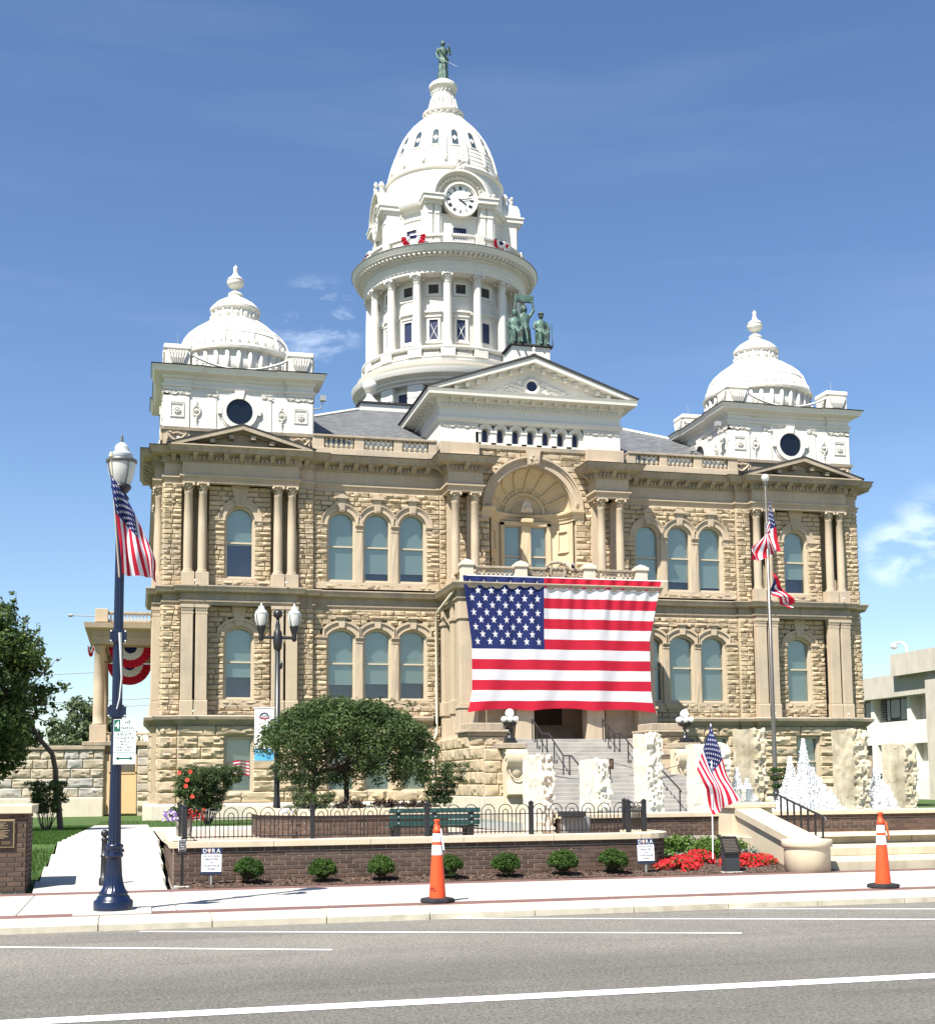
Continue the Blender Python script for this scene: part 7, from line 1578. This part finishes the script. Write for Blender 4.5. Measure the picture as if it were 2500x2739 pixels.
def lumps(L, fill_=.35, rnd=random):
    tot = [r*r for _, r in L]; cum = np.cumsum(tot)
    def f():
        k = int(np.searchsorted(cum, rnd.random()*cum[-1])); c, r = L[k]
        d = Vector((rnd.gauss(0, 1), rnd.gauss(0, 1), rnd.gauss(0, 1))).normalized(); q = (1-fill_*rnd.random()**1.5)
        return (c[0]+d.x*r*q, c[1]+d.y*r*q, c[2]+d.z*r*q*.85), tuple(d)
    return f
LD = leafmat('clipped_tree_leaf', (.048, .085, .024), (.085, .13, .038)); LL = leafmat('maple_leaf', (.04, .082, .018), (.12, .15, .035)); LBX = leafmat('boxwood_leaf', (.035, .085, .012), (.07, .13, .02)); LS = leafmat('shrub_leaf', (.055, .085, .03), (.10, .13, .05)); LFAR = leafmat('far_tree_leaf', (.085, .12, .05), (.15, .19, .09)); LSAL = leafmat('fresh_bed_leaf', (.085, .16, .025), (.12, .2, .04)); LDK = leafmat('plum_leaf', (.05, .014, .018), (.03, .04, .02)); LSIL = leafmat('silver_leaf', (.34, .38, .30))
def branchy(mb, p0, p1, r0, r1, seg=6, wob=.05):
    p0, p1 = Vector(p0), Vector(p1); pts_ = [tuple(p0+(p1-p0)*q/5+Vector((random.uniform(-wob, wob), random.uniform(-wob, wob), 0))*(0 if q in (0,) else 1)) for q in range(6)]; mb.tube(pts_, [r0+(r1-r0)*q/5 for q in range(6)], seg)
# clipped, umbrella-shaped tree in the planter
CT = thing('clipped_tree', 'dense dark green round-clipped tree growing in the brick planter', 'tree', (-14.5, -33.9, .95))
L = []
for i in range(430):
    a = random.uniform(0, 2*PI); q = math.sqrt(random.random()); x, y = 1.78*q*math.cos(a), 1.35*q*math.sin(a)
    top = .78+1.32*math.sqrt(max(0.02, 1-(q*.96)**2.6))-.06*x; bot = .60
    z = top+random.uniform(-.05, .1) if random.random() < .62 else random.uniform(bot, top); r = random.uniform(.13, .27); L.append(((x+.03, y, z), r))
for i in range(26): a = random.uniform(0, 2*PI); L.append(((.5*math.cos(a)+random.uniform(-.6, .9), .3*math.sin(a), 2.02+random.uniform(0, .22)), .10))
leafcloud(42000, lumps(L, .5), .034).obj('crown', LD, CT)
tk = MB(); branchy(tk, (.0, .3, -.1), (.05, .2, .9), .06, .05, 8, .02); branchy(tk, (-.72, .3, -.1), (-.6, .2, .9), .05, .04, 8, .03)
for i in range(16): a = random.uniform(0, 2*PI); branchy(tk, (.0 if i % 2 else -.6, .2, .75), (1.2*math.cos(a), .9*math.sin(a), 1.3), .03, .01, 5)
tk.obj('trunk', BARK, CT)
# tree at the left edge
LT = thing('maple_tree', 'large leafy tree with dark inner shade at the left edge of the lawn', 'tree', (-21.6, -20.3, .25))
L = []
for i in range(520):
    d = Vector((random.gauss(0, 1), random.gauss(0, 1), random.gauss(0, 1))).normalized(); k = random.uniform(.55, 1.0); L.append(((-1.75+d.x*2.1*k, d.y*2.0*k, 4.1+d.z*3.0*k), random.uniform(.2, .42)))
tips = [(.98, 0, 4.15), (.75, .3, 3.7), (.6, -.2, 5.0), (.15, 0, 5.9), (-.6, 0, 7.0), (-.75, .2, 6.6), (.8, .2, 2.9), (.3, 0, 5.4), (1.0, .1, 4.3), (.55, 0, 3.4), (-.2, -.1, 6.3)]
for t in tips:
    for q in range(9): f_ = .5+.5*q/8; L.append(((-1.0+(t[0]+1.0)*f_+random.uniform(-.12, .12), t[1]*f_, 3.9+(t[2]-3.9)*f_+random.uniform(-.12, .12)), .17-.08*f_))
leafcloud(40000, lumps(L, .6), .072).obj('crown', LL, LT)
tk = MB(); branchy(tk, (.85, .3, -.3), (.55, .3, 2.2), .09, .07, 8, .03); branchy(tk, (.55, .3, 2.2), (-1.2, 0, 4.6), .07, .04, 8)
for t in tips: branchy(tk, (-.6, .1, 3.6), t, .035, .006, 5)
tk.obj('trunk', BARK, LT)
# round boxwoods along the wall
bx = []
for k in range(3):
    rnd = random.Random(k); L = []
    for i in range(120):
        d = Vector((rnd.gauss(0, 1), rnd.gauss(0, 1), abs(rnd.gauss(0, 1))*.9-.25)).normalized(); L.append(((d.x*.19, d.y*.17, .19+d.z*.155), rnd.uniform(.035, .06)))
    bx.append((leafcloud(5200, lumps(L, .5, rnd), .0155).mesh('boxwood_crown', LBX), L))
stm = MB()
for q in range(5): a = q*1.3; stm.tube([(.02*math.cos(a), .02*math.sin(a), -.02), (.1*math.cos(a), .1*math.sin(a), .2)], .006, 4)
stm.sphere((0, 0, .17), .14, 10, 6, sq=(1, .9, .8)); stm = stm.mesh('boxwood_stem_shade', mat('inner_shade_twigs', (.018, .022, .008), .95))  # twigs plus a near-black ball: shade inside the bush put into the colour
for i, (x, y, s_) in enumerate(((-17.0, -40.36, 1.04), (-15.89, -40.38, 1.0), (-14.99, -40.38, .98), (-13.93, -40.4, 1.0), (-13.0, -40.38, 1.06), (-12.06, -40.36, 1.12), (-11.2, -40.34, 1.12))):
    o = thing('boxwood', ('round boxwood first from the left end of the brick wall', 'round boxwood second from the left end of the brick wall', 'round boxwood third from the left along the brick wall', 'round boxwood half hidden by the middle traffic cone', 'round boxwood just right of the middle traffic cone', 'round boxwood second from the red flowers', 'round boxwood nearest the red flowers')[i], 'bush', (x, y, .03), random.uniform(0, 6), 'clipped boxwoods along the brick wall')
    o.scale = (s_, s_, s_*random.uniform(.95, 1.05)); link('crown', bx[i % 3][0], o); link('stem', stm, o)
def shrub(loc, w, h, bare, label, n=5000, leaf=.04, flat=False, matl=LS, seed=0, stems=14, name='shrub'):
    rnd = random.Random(seed); o = thing(name, label, 'shrub', loc); L = []; mb = MB()
    for i in range(stems):
        a = rnd.uniform(0, 2*PI); q = rnd.uniform(.3, 1); e = (w*.5*q*math.cos(a), w*.4*q*math.sin(a), h*rnd.uniform(.75, .95)); branchy(mb, (.08*math.cos(a), .08*math.sin(a), -.05), e, .016, .006, 5, w*.02)
        for k in range(6): f_ = bare+(1-bare)*(k+.5)/6; L.append(((e[0]*f_+rnd.uniform(-.1, .1)*w, e[1]*f_+rnd.uniform(-.1, .1)*w, h*f_*.95), w*rnd.uniform(.05, .1)))
    if flat:
        for i in range(110): L.append(((rnd.uniform(-.5, .5)*w, rnd.uniform(-.35, .35)*w, h*rnd.uniform(.72, .97)), w*.07))
    leafcloud(n, lumps(L, .7, rnd), leaf).obj('foliage', matl, o); mb.obj('stems', BARK, o); return o
shrub((-16.25, -14, .2), 2.15, 2.0, .25, 'flat-topped clipped shrub before the left basement window, behind the hibiscus', 15000, .045, True, seed=3, stems=22)
shrub((-7.5, -12, .1), 2.2, 2.35, .3, 'airy multi-stemmed shrub left of the front steps console', 6500, .045, seed=4, stems=18)
shrub((-21.2, -20.0, .25), 1.5, 1.5, .35, 'multi-stemmed dark shrub on the lawn left of the path', 4200, .04, seed=5, stems=16, matl=LD)
shrub((-13.0, -13, .1), 1.4, 2.3, .25, 'thin airy shrub between the twin lamp and the building', 1500, .04, seed=6, stems=10)
shrub((-.75, -26, .3), .9, 1.7, .15, 'dark leafy shrub behind the foot of the tall flagpole', 4200, .045, seed=7, stems=12, matl=LD)
shrub((4.6, -24, .2), 1.3, 1.8, .1, 'dark leafy shrub behind the rightmost stone pillar', 4200, .045, seed=8, stems=12, matl=LD)
shrub((3.2, -25, .2), .8, 1.6, .1, 'narrow dark shrub between the right fountain jet and the last pillar', 3000, .045, seed=9, stems=10, matl=LD)
# trees far behind
def fartree(loc, r, h, label, seed, n=9000):
    rnd = random.Random(seed); o = thing('background_tree', label, 'tree', loc, group='trees far behind the portico'); L = []
    for i in range(140):
        d = Vector((rnd.gauss(0, 1), rnd.gauss(0, 1), rnd.gauss(0, 1))).normalized(); k = rnd.uniform(.5, 1); L.append(((d.x*r*k, d.y*r*k, h*.6+d.z*h*.4*k), r*rnd.uniform(.14, .24)))
    leafcloud(n, lumps(L, .6, rnd), .17).obj('crown', LFAR, o); tk = MB(); branchy(tk, (0, 0, -.5), (0, 0, h*.6), .25, .12, 8); tk.obj('trunk', BARK, o)
fartree((-23.0, 50, -.1), 2.9, 8.6, 'pale green tree seen between the portico column and the left tree', 1); fartree((-19.3, 52, -.1), 1.8, 6.6, 'pale green tree seen between the portico and the courthouse', 2, 5000)
fartree((-30.5, 55, -.1), 4, 9.0, 'pale green tree far behind the left tree', 3)
for i, (x, y, r, h) in enumerate(((52, 95, 6, 11), (64, 90, 6, 12), (-48, 80, 7, 11), (-62, 76, 7, 12), (-40, 90, 6, 10))): fartree((x, y, -.1), r, h, ('leafy tree behind the office block', 'rightmost leafy tree behind the office block', 'distant tree left of the maple', 'farthest left distant tree', 'distant tree behind the terrace wall')[i], 20+i, 3500)
# hibiscus and mixed flowers in a tall planter
FP = thing('flower_pot', 'tall stone planter with red hibiscus and trailing purple flowers behind the fence corner', 'planter', (-17.86, -37.6, .5))
MB().lathe([(.13, 0), (.15, .02), (.2, .42), (.22, .45), (.22, .5), (.18, .5)], 4, rot=PI/4).obj('pot', mat('grey_stone_pot', (.36, .34, .29), .9, .1), FP)
def petals(mb, c, r, n=5, mi=0):
    nn_ = Vector((random.uniform(-.5, .5), -1, random.uniform(-.1, .8))).normalized(); u = nn_.cross(Vector((0, 0, 1))).normalized(); v = u.cross(nn_)
    for k in range(n):
        a = 2*PI*k/n; d = u*math.cos(a)+v*math.sin(a); e = u*-math.sin(a)+v*math.cos(a); c_ = Vector(c)
        mb.add([tuple(c_), tuple(c_+d*r*.7+e*r*.42+nn_*r*.15), tuple(c_+d*r+nn_*r*.05), tuple(c_+d*r*.7-e*r*.42+nn_*r*.15)], [(0, 1, 2, 3)], mi)
L = [((random.uniform(-.12, .2), random.uniform(-.15, .15), random.uniform(.55, 1.25)), .1) for _ in range(30)]+[((random.uniform(-.28, .28), random.uniform(-.25, .2), random.uniform(.48, .62)), .08) for _ in range(24)]; leafcloud(2600, lumps(L, .8), .03).obj('foliage', LD, FP)
mb = MB()
for (x, z) in ((-.1, 1.22), (.08, 1.24), (.03, 1.1), (.01, 1.0), (.12, .82)): petals(mb, (x, -.2, z), .042)
mb.obj('hibiscus_blooms', mat('hibiscus_red', (.72, .07, .04), .6, trans=.3), FP)
mb = MB()
for _ in range(70): petals(mb, (random.uniform(-.05, .32), random.uniform(-.28, -.1), random.uniform(.42, .62)), .022)
mb.obj('red_blooms', mat('begonia_red', (.5, .02, .02), .6, trans=.3), FP)
mb = MB()
for _ in range(90): petals(mb, (random.uniform(-.36, -.02), random.uniform(-.3, -.1), random.uniform(.42, .6)), .022, mi=random.choice((0, 0, 1)))
mb.obj('purple_blooms', [mat('petunia_purple', (.20, .10, .38), .6, trans=.3), mat('petunia_pale', (.62, .55, .68), .6, trans=.3)], FP)
# planting in the brick planter
PB_ = thing('planter_flowers', 'mixed dark red, white and purple planting along the brick planter', 'flowers', (-14.6, -35.4, .96))
L = [((random.uniform(-1.4, 1.6), random.uniform(-.4, .3), random.uniform(.0, .12)), .08) for _ in range(60)]+[((random.uniform(-1.1, -.4), random.uniform(-.2, .2), random.uniform(.05, .35)), .13) for _ in range(24)]
leafcloud(3400, lumps(L, .8), .028).obj('green_foliage', LS, PB_); L = [((random.uniform(-.4, 1.6), random.uniform(-.4, .2), random.uniform(.03, .2)), .09) for _ in range(60)]; leafcloud(3200, lumps(L, .8), .028).obj('plum_foliage', LDK, PB_)
mb = MB()
for _ in range(110): petals(mb, (random.choice((-1.35, -.55, .1, .35, .8))+random.uniform(-.14, .14), random.uniform(-.5, -.4), random.uniform(.01, .1)), .022)
mb.obj('white_blooms', mat('white_petal', (.8, .8, .78), .6, trans=.3), PB_)
# red flower clumps and bed foliage on the right
def clump(x, y, w, d, h, label, n, seed):
    rnd = random.Random(seed); o = thing('red_flower_clump', label, 'flowers', (x, y, .05), group='clumps of red bedding flowers'); L = []
    for i in range(46): a = rnd.uniform(0, 2*PI); q = math.sqrt(rnd.random()); L.append(((w*q*math.cos(a), d*q*math.sin(a), h*math.sqrt(max(0, 1-q*q))*.9), .07))
    leafcloud(1500, lumps(L, .8, rnd), .022).obj('foliage', LBX, o); mb = MB(); sm = lumps(L, .15, rnd)
    for i in range(n):
        p, d_ = sm(); 
        if p[2] > -.02: petals(mb, p, rnd.uniform(.016, .027))
    mb.obj('blooms', mat('salvia_red', (.68, .022, .035), .6, .15, 8, rand=.3, trans=.3), o)
for i, a in enumerate(((-9.98, -40.05, .34, .3, .17, 'red flower clump farthest left, next to the DORA notice', 850), (-9.62, -39.5, .34, .28, .2, 'red flower clump behind and left of the dark plaque', 800), (-9.2, -39.2, .3, .28, .24, 'red flower clump directly behind the dark plaque', 600), (-8.66, -39.75, .40, .32, .2, 'red flower clump right of the dark plaque', 900), (-8.22, -39.6, .26, .26, .16, 'small red flower clump nearest the cast stone drum', 500))): clump(*a, seed=40+i)
BF = thing('bed_foliage', 'leafy green bedding plants behind the red flowers', 'plants', (-8.9, -38.2, .12)); L = [((random.uniform(-.9, .95), random.uniform(-.5, .8), random.uniform(.05, .34)), random.uniform(.08, .14)) for _ in range(70)]+[((random.uniform(-1.5, -.6), random.uniform(-.9, .0), random.uniform(.0, .14)), .1) for _ in range(26)]; leafcloud(5200, lumps(L, .8), .034).obj('foliage', LSAL, BF)
L = [((random.uniform(-1.0, -.3), random.uniform(-.8, -.4), random.uniform(.02, .1)), .08) for _ in range(14)]+[((random.uniform(.5, 1.0), random.uniform(-.9, -.5), random.uniform(.02, .14)), .09) for _ in range(16)]; leafcloud(1400, lumps(L, .8), .026).obj('silver_foliage', LSIL, BF)
# granite bench slab and stone behind the fence
GB = thing('granite_bench', 'dark granite slab bench beside the fountain wall behind the fence', 'bench', (-10.6, -36.5, .52)); MB().bbox(-.2, .25, -.12, .2, .33, .43, .01).obj('slab', RUBBER, GB); MB().bbox(-.12, .42, .1, .3, 0, .33, .02).obj('block', mat('grey_granite', (.2, .2, .2), .6, .2, 20), GB)
# grass blades on the near lawns
mb = MB()
def blade(x, y, z, h): a = random.uniform(0, PI); c, s_ = math.cos(a)*.008, math.sin(a)*.008; l = random.uniform(-.03, .03); mb.add([(x-c, y-s_, z), (x+c, y+s_, z), (x+l, y+l*.5, z+h)], [(0, 1, 2)])
for i in range(16000):
    x, y = -20.13-abs(random.gauss(0, 1.3)), random.uniform(-39.1, -11); blade(x, y, (hwalk(y) if y < -34 else hy(y))-.04, random.uniform(.05, .10))
for i in range(7000): x, y = random.uniform(-20.1, -5.3), random.uniform(-17, -1); (blade(x, y, hy(y)-.01, random.uniform(.05, .1)) if x > -18.2 or y > -10.4 else None)
tag(mb.obj('grass', BLADE), 'short mown grass on the courthouse lawn', 'grass', kind='stuff')
# reflection of a flag in the basement glass, modelled as striped cloth
WF = thing('flag_reflection', 'striped flag reflected low in the left basement window', 'flag', (-14.2, -.23, 1.9)); mb = MB()
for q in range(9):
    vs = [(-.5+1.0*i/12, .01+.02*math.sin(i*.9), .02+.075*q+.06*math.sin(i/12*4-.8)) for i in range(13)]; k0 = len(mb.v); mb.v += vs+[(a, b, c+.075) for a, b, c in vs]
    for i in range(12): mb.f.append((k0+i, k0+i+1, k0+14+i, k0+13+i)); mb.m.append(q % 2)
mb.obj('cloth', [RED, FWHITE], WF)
